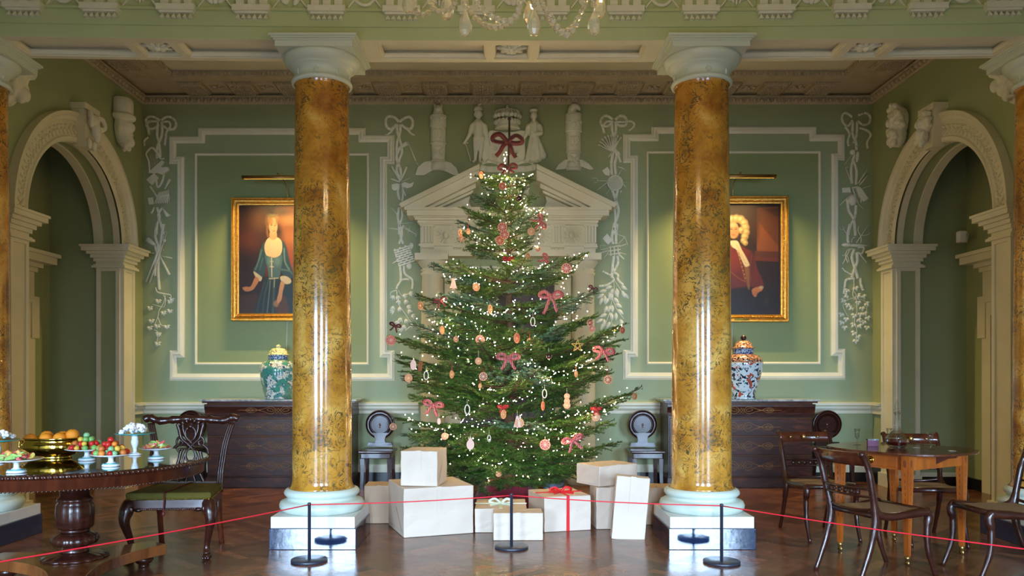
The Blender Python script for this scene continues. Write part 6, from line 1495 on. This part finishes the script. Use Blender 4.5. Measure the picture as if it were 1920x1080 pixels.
TOP = RZ+.006
def dish(px, py, r, h, label, group, kind='low'):
    d = (CAMZ-TOP)*F/(py-700); x = X(px,d)
    t = thing('cake_stand', label, 'cake stand', (x,d,TOP), group)
    if kind == 'low':
        m = MB(); m.lathe([(.05,0),(.052,.006),(.046,.014),(.028,.02),(.016,.028),(.014,h-.02),(.022,h-.01),(.05,h-.004)],x,d,TOP,32); m.build('foot', PORC, t)
        m = MB(); m.lathe([(.0455,.0145),(.0475,.0155),(.0455,.0185),(.04,.0195)],x,d,TOP,32); m.build('turquoise_band', TEAL, t)
        m = MB(); m.lathe([(.0,h-.012),(.05,h-.008),(r*.8,h-.002),(r,h+.006),(r,h+.0085),(r*.8,h+.002),(.0,h-.002)],x,d,TOP,48); m.build('plate', PORC, t)
    else:
        m = MB(); m.lathe([(.045,0),(.048,.005),(.03,.012),(.014,.02),(.013,.045),(.024,.075),(.026,.1),(.02,.105),(.022,.112),(.02,h-.006)],x,d,TOP,32); m.build('stem', PORC, t)
        m = MB(); m.lathe([(.0,h-.008),(.06,h-.004),(r,h+.008),(r,h+.011),(.06,h+.001),(0,h)],x,d,TOP,48); m.build('plate', TEAL, t, label='turquoise plate')
    return x, d, TOP+h
mols = dict(red=mat('red_fruit', srgb(196,40,36), .35), orange=mat('orange_fruit', srgb(226,130,50), .4), yellow=mat('yellow_fruit', srgb(226,180,70), .4), green=mat('green_fruit', srgb(120,170,90), .4), lime=mat('pale_green_fruit', srgb(130,180,130), .4), brown=mat('amber_fruit', srgb(196,110,50), .4))
leafm = mat('tiny_stalk', srgb(70,60,30), .6)
def spot(a, R, r):                                   # where in its pile a sweet lies, as the camera sees it
    if R < r*.18: return 'centre'
    k = int(((a+PI/8) % (2*PI))/(PI/4))
    return ('right side','back right','back','back left','left side','front left','front','front right')[k]
def fruit_pile(x, d, z, r, n, label, group, seed):
    rr = random.Random(seed); base = None; placed = []
    lay = [(r*.76, 13, 0), (r*.42, 7, 0), (r*.58, 10, 1), (r*.26, 4, 1), (r*.3, 5, 2), (.001, 1, 3)]
    for R, k, L in lay:
        for i in range(k):
            a = 2*PI*i/k+rr.random()*.5+L; s = .018*rr.uniform(.9,1.1)
            c = (x+R*math.cos(a), d+R*math.sin(a), z+.018+L*.025)
            nm = rr.choice(list(mols)); t = thing('marzipan_fruit', {'red':'red','orange':'orange','yellow':'yellow','green':'green','lime':'pale green','brown':'amber'}[nm]+' marzipan fruit '+('topping' if L > 1 else 'midway up' if L else 'low in')+' '+label+', '+spot(a,R,r), 'sweet', c, group)
            m = MB(); m.ell((0,0,0),(s,s,s*.95),None,14,10); m.build('fruit', mols[nm], t, world=False)
            m = MB(); m.tube([(0,0,s*.85),(.002,0,s*1.1)],.0012,5); m.build('stalk', leafm, t, world=False)
jell = [mat('jelly_'+n, srgb(*c), .25, noise=srgb(*c2), scale=50) for n, c, c2 in (('pink',(236,130,130),(224,90,100)),('green',(130,190,100),(170,210,120)),('yellow',(236,206,90),(240,226,130)),('orange',(230,150,80),(240,180,110)))]
JN = ('pink','green','yellow','orange')
def jelly_pile(x, d, z, r, n, label, group, seed):
    rr = random.Random(seed)
    for i in range(n):
        a = rr.uniform(0,2*PI); L = i/n; R = r*.8*math.sqrt(rr.random())*(1-L*.7); k = rr.randrange(4)
        c = (x+R*math.cos(a), d+R*math.sin(a), z+.011+L*.034)
        m = MB(); s = .026; ar = [(s*math.cos(PI*q/12),s*math.sin(PI*q/12)-s*.35) for q in range(13)]
        m.M = Matrix.Rotation(rr.uniform(0,6),4,'Z')@Matrix.Rotation(rr.uniform(-.9,.9),4,'X')@Matrix.Rotation(rr.uniform(-.5,.5),4,'Y'); m.prism(ar,-.005,.005,'xy')
        o = m.build('jelly_slice', jell[k], None, bevel=.002); o.location = c
        tag(o, JN[k]+' jelly slice '+('on top of' if L > .6 else 'in')+' '+label+', '+spot(a,R,r), 'sweet', group)
def meringue_pile(x, d, z, r, n, label, group, seed):
    rr = random.Random(seed); W_ = mat('white_sugar_lump', srgb(246,240,240), .6, bump=.5, bscale=60)
    for i in range(n):
        a = rr.uniform(0,2*PI); L = i/n; R = r*.78*math.sqrt(rr.random())*(1-L*.75)
        m = MB()
        for q in range(4): m.ell((rr.uniform(-.01,.01),rr.uniform(-.01,.01),rr.uniform(-.006,.008)),(.012,.011,.011),None,8,6)
        o = m.build('white_sweet', W_, None); o.location = (x+R*math.cos(a), d+R*math.sin(a), z+.018+L*.05)
        tag(o, 'white sugary sweet '+('at the top of' if L > .66 else 'halfway up' if L > .33 else 'at the bottom of')+' '+label+', '+spot(a,R,r), 'sweet', group)
x,d,z = dish(293,860,.105,.064,'low white cake stand of jelly slices, the one nearest the carved chair','cake stands on the round table'); jelly_pile(x,d,z,.1,34,'the small stand nearest the chair','jelly slices near the chair',1)
x,d,z = dish(208,874,.118,.066,'low white cake stand of marzipan fruit with turquoise foot, the front one','cake stands on the round table'); fruit_pile(x,d,z,.112,30,'the fruit pile on the front stand','marzipan fruit on the front stand',2)
x,d,z = dish(163,863,.128,.068,'low white cake stand of marzipan fruit beside the brass bowl','cake stands on the round table'); fruit_pile(x,d,z,.118,30,'the fruit pile beside the brass bowl','marzipan fruit beside the bowl',3)
x,d,z = dish(31,886,.14,.07,'low white cake stand of jelly slices in front of the brass bowl','cake stands on the round table'); jelly_pile(x,d,z,.135,60,'the heap before the brass bowl','jelly slices before the bowl',4)
x,d,z = dish(253,853,.13,.14,'tall turquoise-topped cake stand piled with white sweets, behind the others','cake stands on the round table','tall'); meringue_pile(x,d,z,.13,46,'the tall stand near the chair','white sweets near the chair',5)
x,d,z = dish(-6,868,.125,.135,'tall turquoise-topped cake stand with white sweets, cut by the left photo edge','cake stands on the round table','tall'); meringue_pile(x,d,z,.12,34,'the tall stand at the left edge','white sweets at the left edge',6)
d = (CAMZ-TOP)*F/(858-700); x = X(97,d)
t = thing('brass_bowl', 'shiny brass oval bowl filled with oranges on the round table', 'bowl', (x,d,TOP))
def ov(m, prof, z0): 
    mm = MB(); mm.lathe(prof,0,0,0,56); m.add([(x+p[0],d+p[1]*.62,z0+p[2]) for p in mm.v], mm.f, True); return m
m = MB(); ov(m,[(.13,0),(.135,.004),(.12,.012),(.15,.022),(.182,.05),(.19,.078),(.18,.1),(.174,.108),(.178,.125),(.186,.132),(.178,.134),(.17,.125),(.17,.09),(.13,.03),(0,.02)],TOP); m.build('bowl', BRASS, t)
for s in (-1,1):
    m = MB(); xx = x+s*.18; m.tube(cr([(xx,d,TOP+.1),(xx+s*.03,d,TOP+.11),(xx+s*.035,d,TOP+.07),(xx+s*.01,d,TOP+.05)],5),.007,8); m.ell((xx+s*.004,d,TOP+.085),(.012,.03,.03)); m.build('handle', BRASS, t)
ORG = mat('orange_peel', srgb(240,146,36), .42, bump=.5, bscale=260)
for i,(dx,dy,dz,lb) in enumerate([(-.125,-.03,.122,'leftmost orange in the brass bowl'),(-.055,.04,.136,'orange at the back left of the brass bowl'),(-.012,-.045,.128,'front middle orange in the brass bowl'),(.05,.045,.134,'orange at the back right of the brass bowl'),(.07,-.03,.13,'orange right of the middle in the brass bowl'),(.135,.005,.15,'rightmost and highest orange in the brass bowl')]):
    t = thing('orange', lb, 'orange', (x+dx,d+dy,TOP+dz), 'oranges in the brass bowl'); m = MB(); m.ell((0,0,0),(.041,.041,.039),None,24,16); m.build('peel', ORG, t, world=False)
    m = MB(); m.ell((.005,-.01,.038),(.004,.004,.002),None,6,4); m.build('stalk_end', leafm, t, world=False)

# ================================================================ CARVED CHAIR WITH GREEN SEAT
t = thing('carved_chair', 'carved dark mahogany chair with olive green velvet seat beside the round table', 'chair', (-2.42+CAMX,5.98,0), None, math.radians(5))
m = MB(); m.add([(-.30,-.27,.435),(.30,-.27,.435),(.25,.24,.435),(-.25,.24,.435),(-.305,-.275,.49),(.305,-.275,.49),(.255,.24,.49),(-.255,.24,.49)],[(0,3,2,1),(0,1,5,4),(1,2,6,5),(2,3,7,6),(3,0,4,7),(4,5,6,7)])
b = m.build('seat', VELVET, t, world=False, bevel=.018, label='olive green velvet seat')
m = MB()
for i in range(46): m.ell((-.29+.58*i/45,-.279,.441),(.004,.003,.004),None,6,4)
for i in range(36): m.ell((.302-.05*i/35,-.26+.48*i/35,.441),(.003,.004,.004),None,6,4)
m.build('brass_nails', BRASS, b, world=False)
m = MB(); m.add([(-.3,-.27,.375),(.3,-.27,.375),(.25,.24,.375),(-.25,.24,.375),(-.3,-.272,.435),(.3,-.272,.435),(.25,.24,.435),(-.25,.24,.435)],[(0,3,2,1),(0,1,5,4),(1,2,6,5),(2,3,7,6),(3,0,4,7),(4,5,6,7)])
for i in range(30): m.ell((-.2+.4*i/29,-.272,.37),(.009,.006,.009),rotm('Y',.7),6,4)
m.build('seat_rail', DARKW, t, world=False)
for s in (-1,1):
    m = MB(); m.tube(cr([(s*.27,-.235,.42),(s*.292,-.265,.36),(s*.30,-.28,.28),(s*.275,-.25,.16),(s*.262,-.24,.08),(s*.27,-.262,.035)],5),[.046,.048,.05,.05,.05,.05,.049,.046,.042,.039,.036,.033,.03,.028,.026,.024,.023,.022,.021,.021,.022,.023,.024,.025,.026,.027],12)
    m.ell((s*.272,-.268,.025),(.034,.036,.025))
    for q in (-1,0,1): m.ell((s*.272+q*.018,-.298,.018),(.011,.017,.016),None,8,6)
    for q in (-1,1): m.ell((s*.285+q*.03,-.285,.37),(.02,.012,.028),None,8,6); m.ell((s*.26-s*.05,-.27,.365),(.03,.012,.016),None,8,6)
    m.build('leg', DARKW, t, world=False)
    m = MB(); m.tube(cr([(s*.225,.22,.42),(s*.225,.235,.25),(s*.23,.3,.0)],6),[.026]*6+[.022]*6+[.024],8); m.build('leg', REDW, t, world=False)
    m = MB()
    for q in (-.016,0,.016): m.tube(cr([(s*.235+q,.215,.42),(s*.245+q,.22,.6),(s*.27+q,.255,.8),(s*.31+q,.29,.955)],6),.012,8)
    m.tube(cr([(s*.235,.23,.42),(s*.245,.235,.6),(s*.27,.27,.8),(s*.31,.305,.955)],6),.02,8)
    m.build('back_post', DARKW, t, world=False)
m = MB(); m.tube(cr([(-.36,.30,.985),(-.32,.295,1.0),(-.24,.29,.975),(-.12,.29,.985),(0,.29,.99),(.12,.29,.985),(.24,.29,.975),(.32,.295,1.0),(.36,.30,.985)],5),[.028,.032]+[.034,.03,.028,.026]*9+[.03,.028,.026],10,flat=1.0)
for k in range(7): m.ell((-.09+.03*k,.268,.985-.012*abs(k-3)),(.016,.014,.024),rotm('Y',(k-3)*.3),8,6)
m.build('crest_rail', DARKW, t, world=False)
m = MB(); B = lambda pts, r=.012: m.tube([(x_,.262+.0*z_,z_) for x_, z_ in cr(pts,6)],r,8,flat=.7,ref=(0,1,0))
for s in (-1,1):
    B([(s*.1,.95),(s*.085,.9),(s*.07,.84),(s*.03,.8),(0,.77),(-s*.03,.73),(-s*.06,.71),(-s*.1,.7),(-s*.13,.71)],.014)
    B([(s*.06,.95),(s*.055,.9),(s*.04,.86),(s*.02,.82)],.011); B([(s*.0,.94),(s*.035,.9),(s*.035,.85),(0,.81),(-s*.03,.77)],.011)
    B([(s*.07,.86),(s*.1,.83),(s*.1,.79),(s*.07,.785),(s*.06,.81),(s*.08,.82)],.01); B([(s*.09,.79),(s*.13,.75),(s*.13,.68),(s*.09,.64),(s*.05,.66)],.013)
    B([(s*.13,.7),(s*.08,.65),(0,.67),(-s*.06,.71)],.011); B([(s*.07,.65),(s*.06,.6),(s*.08,.54),(s*.11,.48)],.014); B([(s*.02,.66),(s*.02,.56),(s*.04,.48)],.011)
m.ell((0,.262,.93),(.022,.014,.02)); m.build('pierced_splat', DARKW, t, world=False)
m = MB(); m.box(-.23,.23,.21,.25,.43,.5); m.build('back_rail', DARKW, t, world=False)
m = MB(); m.tube(cr([(.02,.22,.497),(-.0,-.1,.497),(-.02,-.283,.49),(-.022,-.289,.44),(-.03,-.289,.35)],5),.005,6); m.ell((-.026,-.292,.34),(.012,.01,.02),None,8,6)
tag(m.build('seat_cord', mat('dark_red_cord', srgb(90,16,26), .6), t, world=False))

# ================================================================ SATINWOOD TABLE, GLASSES, REGENCY CHAIRS
legs = [(2.90,5.50),(2.62,5.98),(3.13,6.40),(3.40,5.96)]
legs = [Vector((a+CAMX,b)) for a, b in legs]
cen = sum(legs, Vector((0,0)))/4; u = (legs[1]-legs[0]).normalized(); v = Vector((-u.y,u.x)); 
if v.dot(legs[3]-legs[0]) < 0: v = -v
PT = .79
t = thing('drop_leaf_table', 'orange satinwood oval drop-leaf table with inlaid legs at the right', 'table', (cen.x,cen.y,0))
hu = .27; hv = .335
corner = lambda a, b: (cen.x+u.x*a*hu+v.x*b*hv, cen.y+u.y*a*hu+v.y*b*hv)
m = MB(); poly = []
for i in range(64):
    a = 2*PI*i/64; ca, sa = math.cos(a), math.sin(a); e = .72
    pu = math.copysign(abs(ca)**e,ca)*.49; pv = math.copysign(abs(sa)**e,sa)*.43
    poly.append((cen.x+u.x*pu+v.x*pv, cen.y+u.y*pu+v.y*pv))
m.prism(poly,PT-.016,PT,'xy'); top = m.build('tabletop', REDW, t, bevel=.003, label='dark glossy tabletop')
def bar3(m, p, q, z0, z1, w): m.obox((p[0],p[1],(z0+z1)/2),(q[0],q[1],(z0+z1)/2),w,z1-z0)
m = MB(); cs = [corner(a,b) for a,b in ((-1,-1),(1,-1),(1,1),(-1,1))]
for i in range(4): bar3(m, cs[i], cs[(i+1)%4], PT-.125, PT-.017, .022)
m.build('frieze', SATIN, t)
n = -v
m = MB(); c0 = Vector(corner(0,-1)); a = c0-u*.2+n*.013; b = c0+u*.2+n*.013; bar3(m,a,b,PT-.11,PT-.032,.01)
dr = m.build('drawer', SATIN, t, bevel=.002)
m = MB(); k = c0+n*.022; m.M = Matrix.Translation((k.x,k.y,PT-.07)) @ Matrix.Rotation(math.atan2(n.y,n.x),4,'Z') @ Matrix.Rotation(PI/2,4,'Y')
m.lathe([(.026,0),(.027,.003),(.018,.005),(.012,.004),(.01,.012),(0,.015)],0,0,0,24); m.build('round_handle', BRASS, dr)
for (a,b) in ((-1,-1),(1,-1),(1,1),(-1,1)):
    x, y = corner(a,b); ang = math.atan2(u.y,u.x)
    m = MB(); m.M = Matrix.Translation((x,y,0)) @ Matrix.Rotation(ang,4,'Z'); m.frust(0,0,.065,PT-.13,.015,.015,.029,.029); m.box(-.029,.029,-.029,.029,PT-.13,PT-.017)
    lg = m.build('leg', SATIN, t)
    m = MB(); m.M = Matrix.Translation((x,y,0)) @ Matrix.Rotation(ang,4,'Z')
    for f in (0,1,2,3):
        m.M = Matrix.Translation((x,y,0)) @ Matrix.Rotation(ang+f*PI/2,4,'Z'); m.ell((0,-.029,PT-.075),(.014,.0015,.028),None,16,6)
        for q in range(9): z_ = PT-.15-q*.045; w_ = .0148+(z_-.065)/(PT-.195)*.014; m.ell((0,-w_,z_),(.005,.001,.016),None,8,4)
    m.build('inlay', DARKIN, lg)
    m = MB(); m.lathe([(.019,.068),(.017,.04),(.01,.036),(.01,.03)],x,y,0,16); m.M = Matrix.Translation((x,y,.017)) @ Matrix.Rotation(ang,4,'Z') @ Matrix.Rotation(PI/2,4,'X'); m.lathe([(.0,-.006),(.017,-.006),(.017,.006),(0,.006)],0,0,0,16)
    m.build('castor', OLDBR, lg)
for a in (-1,1):
    m = MB(); c = Vector(corner(a,0)); p = c+u*a*.16
    m.M = Matrix.Translation((c.x,c.y,0)) @ Matrix.Rotation(math.atan2(u.y*a,u.x*a),4,'Z'); m.prism([(0,PT-.017),(.17,PT-.017),(.15,PT-.04),(.09,PT-.05),(.02,PT-.09),(0,PT-.1)],-.01,.01,'xz'); m.build('leaf_bracket', REDW, t)
TD = lambda py: (CAMZ-PT)*F/(py-700)
def goblet(px, py, label, h=.115):
    d = TD(py); x = X(px,d); t = thing('wine_glass', label, 'glass', (x,d,PT), 'small glasses on the drop-leaf table')
    m = MB(); m.lathe([(.028,0),(.028,.0025),(.006,.006),(.005,.012),(.009,.02),(.005,.028),(.006,h*.38)],x,d,PT,24); m.build('stem_and_foot', GLASSM, t)
    m = MB(); m.lathe([(.0,h*.37),(.008,h*.39),(.017,h*.52),(.016,h*.75),(.024,h),(.0225,h),(.0145,h*.75),(.0155,h*.53),(.006,h*.42),(0,h*.41)],x,d,PT,24); m.build('bowl', GLASSM, t)
goblet(1607,834,'small stemmed glass at the far left of the drop-leaf table',.125); goblet(1686,844,'small stemmed glass standing in front of the decanter'); goblet(1745,842,'small stemmed glass right of the decanter',.13); goblet(1667,831,'small stemmed glass behind the decanter',.12)
d = TD(838.5); x = X(1682,d)
t = thing('decanter', 'cut glass decanter of dark red wine with pointed stopper', 'decanter', (x,d,PT))
m = MB(); m.lathe([(.05,0),(.068,.012),(.082,.032),(.08,.052),(.06,.075),(.03,.098),(.02,.118),(.016,.16),(.019,.165),(.016,.17),(.018,.19),(.026,.205),(.022,.207),(.013,.19),(.012,.16),(.016,.12),(.027,.098),(.057,.073),(.076,.051),(.077,.033),(.063,.014),(.0,.006)],x,d,PT,24,False); m.v = [(a,b_,PT+(c-PT)*1.28) for a,b_,c in m.v]; m.build('bottle', GLASSM, t)
m = MB(); m.lathe([(.0,.0065),(.062,.0145),(.0765,.033),(.0755,.05),(.0,.0505)],x,d,PT,24); m.v = [(a,b_,PT+(c-PT)*1.28) for a,b_,c in m.v]; m.build('wine', mat('red_wine', srgb(84,8,14), .08), t)
m = MB(); m.lathe([(.011,.195),(.013,.21),(.024,.215),(.024,.222),(.014,.23),(.02,.243),(.006,.275),(.0,.285)],x,d,PT,12,False); m.v = [(a,b_,PT+(c-PT)*1.28) for a,b_,c in m.v]; m.build('stopper', GLASSM, t)
d = TD(837); x = X(1636,d)
t = thing('card_box', 'small silver and purple card holder on the drop-leaf table', 'box', (x,d,PT), None, .1)
m = MB(); m.box(-.042,.042,-.012,.012,.001,.05); m.build('case', mat('purple_card', srgb(110,70,90), .3), t, world=False, bevel=.002); m = MB(); m.box(-.046,.046,-.015,.015,.047,.058); m.build('silver_rim', mat('silver', srgb(200,200,205), .2, metal=1), t, world=False)
for px, py, lab in ((1717,840,'playing cards lying flat right of the decanter'),(1784,846,'playing cards lying flat near the right end of the table')):
    d = TD(py); x = X(px,d); t = thing('playing_cards', lab, 'cards', (x,d,PT))
    for q in range(4):
        m = MB(); m.M = Matrix.Rotation(.5*q+.2,4,'Z'); m.box(-.02,.03,-.015,.015,.0012+q*.0011,.0018+q*.0011); m.build('card', mat('pale_card', srgb(170,165,140), .5), t, world=False)

def regency(x, y, rz, label, seed=0):
    """front towards -y before turning; sabre legs, cane seat"""
    t = thing('regency_chair', label, 'chair', (x+CAMX,y,0), 'cane-seated chairs round the drop-leaf table', rz)
    for s in (-1,1):
        m = MB(); m.tube(cr([(s*.195,.33,.0),(s*.195,.245,.2),(s*.195,.2,.36),(s*.195,.2,.45),(s*.205,.235,.6),(s*.21,.265,.72),(s*.21,.3,.80),(s*.21,.325,.835)],5),[.015]*4+[.018]*4+[.023]*9+[.02]*8+[.017]*8+[.018]*3,8,flat=1.25,ref=(0,1,0)); m.ell((s*.21,.328,.832),(.022,.02,.02)); m.build('leg', DARKW, t, world=False, label='rear leg running up into the back post')
        m = MB(); m.tube(cr([(s*.205,-.31,.0),(s*.205,-.245,.17),(s*.205,-.235,.32),(s*.205,-.25,.405),(s*.205,-.225,.44)],5),[.014]*4+[.017]*4+[.02]*4+[.026]*5+[.026]*4,8,flat=1.2,ref=(0,1,0)); m.build('leg', DARKW, t, world=False)
        m = MB(); m.tube(cr([(s*.205,-.24,.435),(s*.203,-.1,.425),(s*.2,.06,.415),(s*.197,.17,.44),(s*.2,.22,.54)],5),[.024]*6+[.021]*10+[.018]*5,8,flat=1.2,ref=(0,0,1)); m.build('side_frame', DARKW, t, world=False)
    m = MB(); m.tube([(-.2,-.235,.435),(.2,-.235,.435)],.021,8); m.tube([(-.19,.19,.425),(.19,.19,.425)],.02,8); m.build('seat_rail', DARKW, t, world=False)
    m = MB(); m.box(-.195,.195,-.23,.185,.432,.443); m.build('seat', CANE, t, world=False, label='woven cane seat')
    m = MB(); c = cr([(-.215,.29,0),(-.1,.32,0),(0,.33,0),(.1,.32,0),(.215,.29,0)],5)
    vs = []; fs = []; k = len(c)
    for p in c:
        for dy, z_ in ((-.01,.755),(.01,.752),(.035,.835),(.014,.838)): vs.append((p[0],p[1]+dy-.02,z_))
    m.add(vs,[(i*4+q,(i+1)*4+q,(i+1)*4+(q+1)%4,i*4+(q+1)%4) for i in range(k-1) for q in range(4)]+[(0,1,2,3),((k-1)*4+3,(k-1)*4+2,(k-1)*4+1,(k-1)*4)],True); tr = m.build('top_rail', REDW, t, world=False)
    m = MB(); m.ell((0,.285,.797),(.02,.012,.02),None,16,8); m.lathe([(.022,0)],0,0,0,3) if False else None
    for s in (-1,1): m.ell((s*.12,.278,.797),(.014,.008,.01),None,10,6)
    m.build('brass_inlay', OLDBR, tr, world=False)
    m = MB()
    for z_ in (.60,.55): m.tube(cr([(-.2,.235+(z_-.55)*.3,z_),(0,.262+(z_-.55)*.3,z_),(.2,.235+(z_-.55)*.3,z_)],5),.008,6)
    for q in range(-2,3): m.ell((q*.05,.262,.575),(.022,.012,.018),None,10,6)
    m.tube(cr([(-.195,.2,.47),(-.1,.225,.455),(0,.23,.45),(.1,.225,.455),(.195,.2,.47)],4),.011,6)
    m.build('cross_rail', DARKW, t, world=False)
    return t
regency(2.66, 6.62, math.radians(2), 'cane-seated chair left of the table, its front towards the camera')
regency(2.54, 5.36, math.radians(110), 'cane-seated chair in front of the table with its back to the camera')
regency(3.44, 6.42, math.radians(-8), 'cane-seated chair behind the table, half hidden by its legs')
regency(3.42, 5.36, math.radians(-88), 'cane-seated chair cut by the right photo edge, seat facing the table')

# ================================================================ BARRIER
def post(px, py, label):
    d = 2003.4/(py-700); x = X(px,d)
    t = thing('barrier_post', label, 'barrier post', (x,d,0), 'low barrier posts')
    m = MB(); m.lathe([(.128,0),(.13,.004),(.13,.014),(.126,.018),(0,.018)],x,d,0,48); m.build('base', POSTM, t)
    m = MB(); m.lathe([(.0115,.018),(.0115,.405),(.0125,.406),(.0125,.418),(.008,.421),(0,.421)],x,d,0,20); m.build('pole', POSTM, t)
    return Vector((x,d,.405))
A = post(580,1052,'black barrier post in front of the left column')
B_ = post(959,1027,'black barrier post in the middle, in front of the parcels')
C_ = post(1353,1055,'black barrier post in front of the right column')
def off(p, px, py):
    d = (CAMZ-.395)*F/(py-700); q_ = Vector((X(px,d),d,.395)); return p+(q_-p)*1.12
E0 = off(A,0,1052); E1 = off(C_,1920,1028)
for p, q_, lab in ((E0,A,'red elastic rope running from the left photo edge to the left post'),(A,B_,'red elastic rope between the left and middle posts'),(B_,C_,'red elastic rope between the middle and right posts'),(C_,E1,'red elastic rope running from the right post to the right photo edge')):
    m = MB(); m.tube([tuple(p+(q_-p)*(i/16)-Vector((0,0,.012*math.sin(PI*i/16)))) for i in range(17)],.0042,8); tag(m.build('barrier_rope', ROPE), lab, 'rope', 'barrier ropes')
for p, lab in ((E0,'black barrier post beyond the left photo edge'),(E1,'black barrier post beyond the right photo edge')):
    t = thing('barrier_post', lab, 'barrier post', (p.x,p.y,0), 'low barrier posts')
    m = MB(); m.lathe([(.128,0),(.13,.014),(.126,.018),(0,.018)],p.x,p.y,0,48); m.build('base', POSTM, t); m = MB(); m.tube([(p.x,p.y,.018),(p.x,p.y,.42)],.0115,16); m.build('pole', POSTM, t)

# ================================================================ CHANDELIER (only its lowest crystals are in the photo)
HX, HY = .03, 3.3
t = thing('crystal_chandelier', 'crystal chandelier with pear drops and bead chains at the top of the photo', 'chandelier', (HX,HY,2.75))
def pear(px, py, d, s, h):
    x, y, z = P(px,py,d); m = MB(); r = 1.1*s/F*d; H = 1.1*h/F*d
    m.lathe([(0,-H*.5),(r*.55,-H*.46),(r*.92,-H*.3),(r,-H*.12),(r*.85,H*.08),(r*.5,H*.3),(r*.2,H*.47),(0,H*.5)],x,y,z,10,False); m.build('pear_drop', CRYST, t)
for a in ((872,44,3.0,12,46),(1001,42,3.0,12,46),(1114,43,3.0,11.5,42),(838,12,3.15,12,46),(767,2,3.2,12,42),(1125,12,3.3,11,40),(992,24,3.35,10,42)): pear(*a)
def beads(pts, n, r0, r1, d0, d1):
    c = cr(pts,8); L = [0]
    for a, b in zip(c,c[1:]): L.append(L[-1]+math.hypot(b[0]-a[0],b[1]-a[1]))
    m = MB(); prev = None
    for k in range(n):
        u_ = (k+.5)/n; tt = u_*L[-1]; i = max(j for j in range(len(L)) if L[j] <= tt); i = min(i,len(c)-2); f = (tt-L[i])/max(L[i+1]-L[i],1e-6)
        px = c[i][0]+(c[i+1][0]-c[i][0])*f; py = c[i][1]+(c[i+1][1]-c[i][1])*f; d = d0+(d1-d0)*u_; q_ = 1-abs(2*u_-1); r = (r0+(r1-r0)*q_)/F*d
        p = P(px,py,d); m.M = Matrix.Identity(4); m.lathe([(0,-r*.85),(r*.6,-r*.6),(r,-r*.1),(r,r*.15),(r*.6,r*.62),(0,r*.85)],p[0],p[1],p[2],8,False)
        if prev: m.tube([prev,p],.0007,4)
        prev = p
    m.build('bead_chain', CRYST, t)
beads([(876,-10),(874,8),(886,28),(908,46),(926,51),(945,48),(962,38),(972,25),(978,5),(985,-12)],17,4,8,3.2,2.95)
beads([(890,-14),(894,2),(903,15),(913,25),(928,35),(949,40),(965,33),(973,14),(978,0)],11,5.5,8.5,2.8,2.7)
beads([(1012,-12),(1018,8),(1030,28),(1040,44),(1060,66),(1078,50),(1086,30),(1094,14),(1104,-6)],14,5,8.5,2.9,2.9)
beads([(1008,-12),(1020,14),(1036,48),(1048,58),(1066,56),(1080,42),(1090,26),(1100,0)],16,4,6.5,3.3,3.3)
beads([(776,-10),(778,16),(790,27),(802,24),(812,8),(815,-10)],9,4.5,6.5,3.2,3.3)
beads([(800,-12),(806,4),(816,18),(830,22),(850,12),(856,-8)],10,5,7,3.1,3.0)
beads([(1001,-14),(1001,0),(1001,16)],3,5,6,3.0,3.0); beads([(1112,-12),(1113,0),(1114,14)],3,5,6,3.0,3.0); beads([(872,-8),(872,4),(872,18)],3,5,5,3.0,3.0); beads([(838,-30),(838,-12)],2,4,5,3.15,3.15)
m = MB(); zc = 3.2
m.lathe([(.05,-.08),(.09,-.03),(.12,.0),(.07,.03),(.03,.06),(.025,.35),(.06,.4),(.03,.45),(.012,.5),(.012,2.5)],HX,HY,zc+.05,24); m.build('centre_stem', CRYST, t)
m = MB(); m.tube([(HX+.42*math.cos(PI*i/24),HY+.42*math.sin(PI*i/24),zc-.02) for i in range(49)],.008,6); m.build('lower_ring', BRASS, t)
FL = mat('lit_candle_bulb', (1,.8,.5), .4, emit=(1.0,.66,.3), estr=14)
for k in range(8):
    a = k*PI/4+.2; x = HX+.45*math.cos(a); y = HY+.45*math.sin(a)
    m = MB(); m.tube(cr([(HX,HY,zc+.12),(HX+.2*math.cos(a),HY+.2*math.sin(a),zc+.02),(HX+.4*math.cos(a),HY+.4*math.sin(a),zc+.02),(x,y,zc+.12)],5),.008,6); m.lathe([(.0,.11),(.04,.125),(.045,.135),(.012,.135),(.012,.22),(0,.22)],x,y,zc,16); ar = m.build('arm', CRYST, t)
    m = MB(); m.ell((x,y,zc+.25),(.012,.012,.03),None,10,8); m.build('candle_bulb', FL, ar)
    point('candle_light', (x,y,zc+.25), CHAND, (1.0,.68,.33), .03)
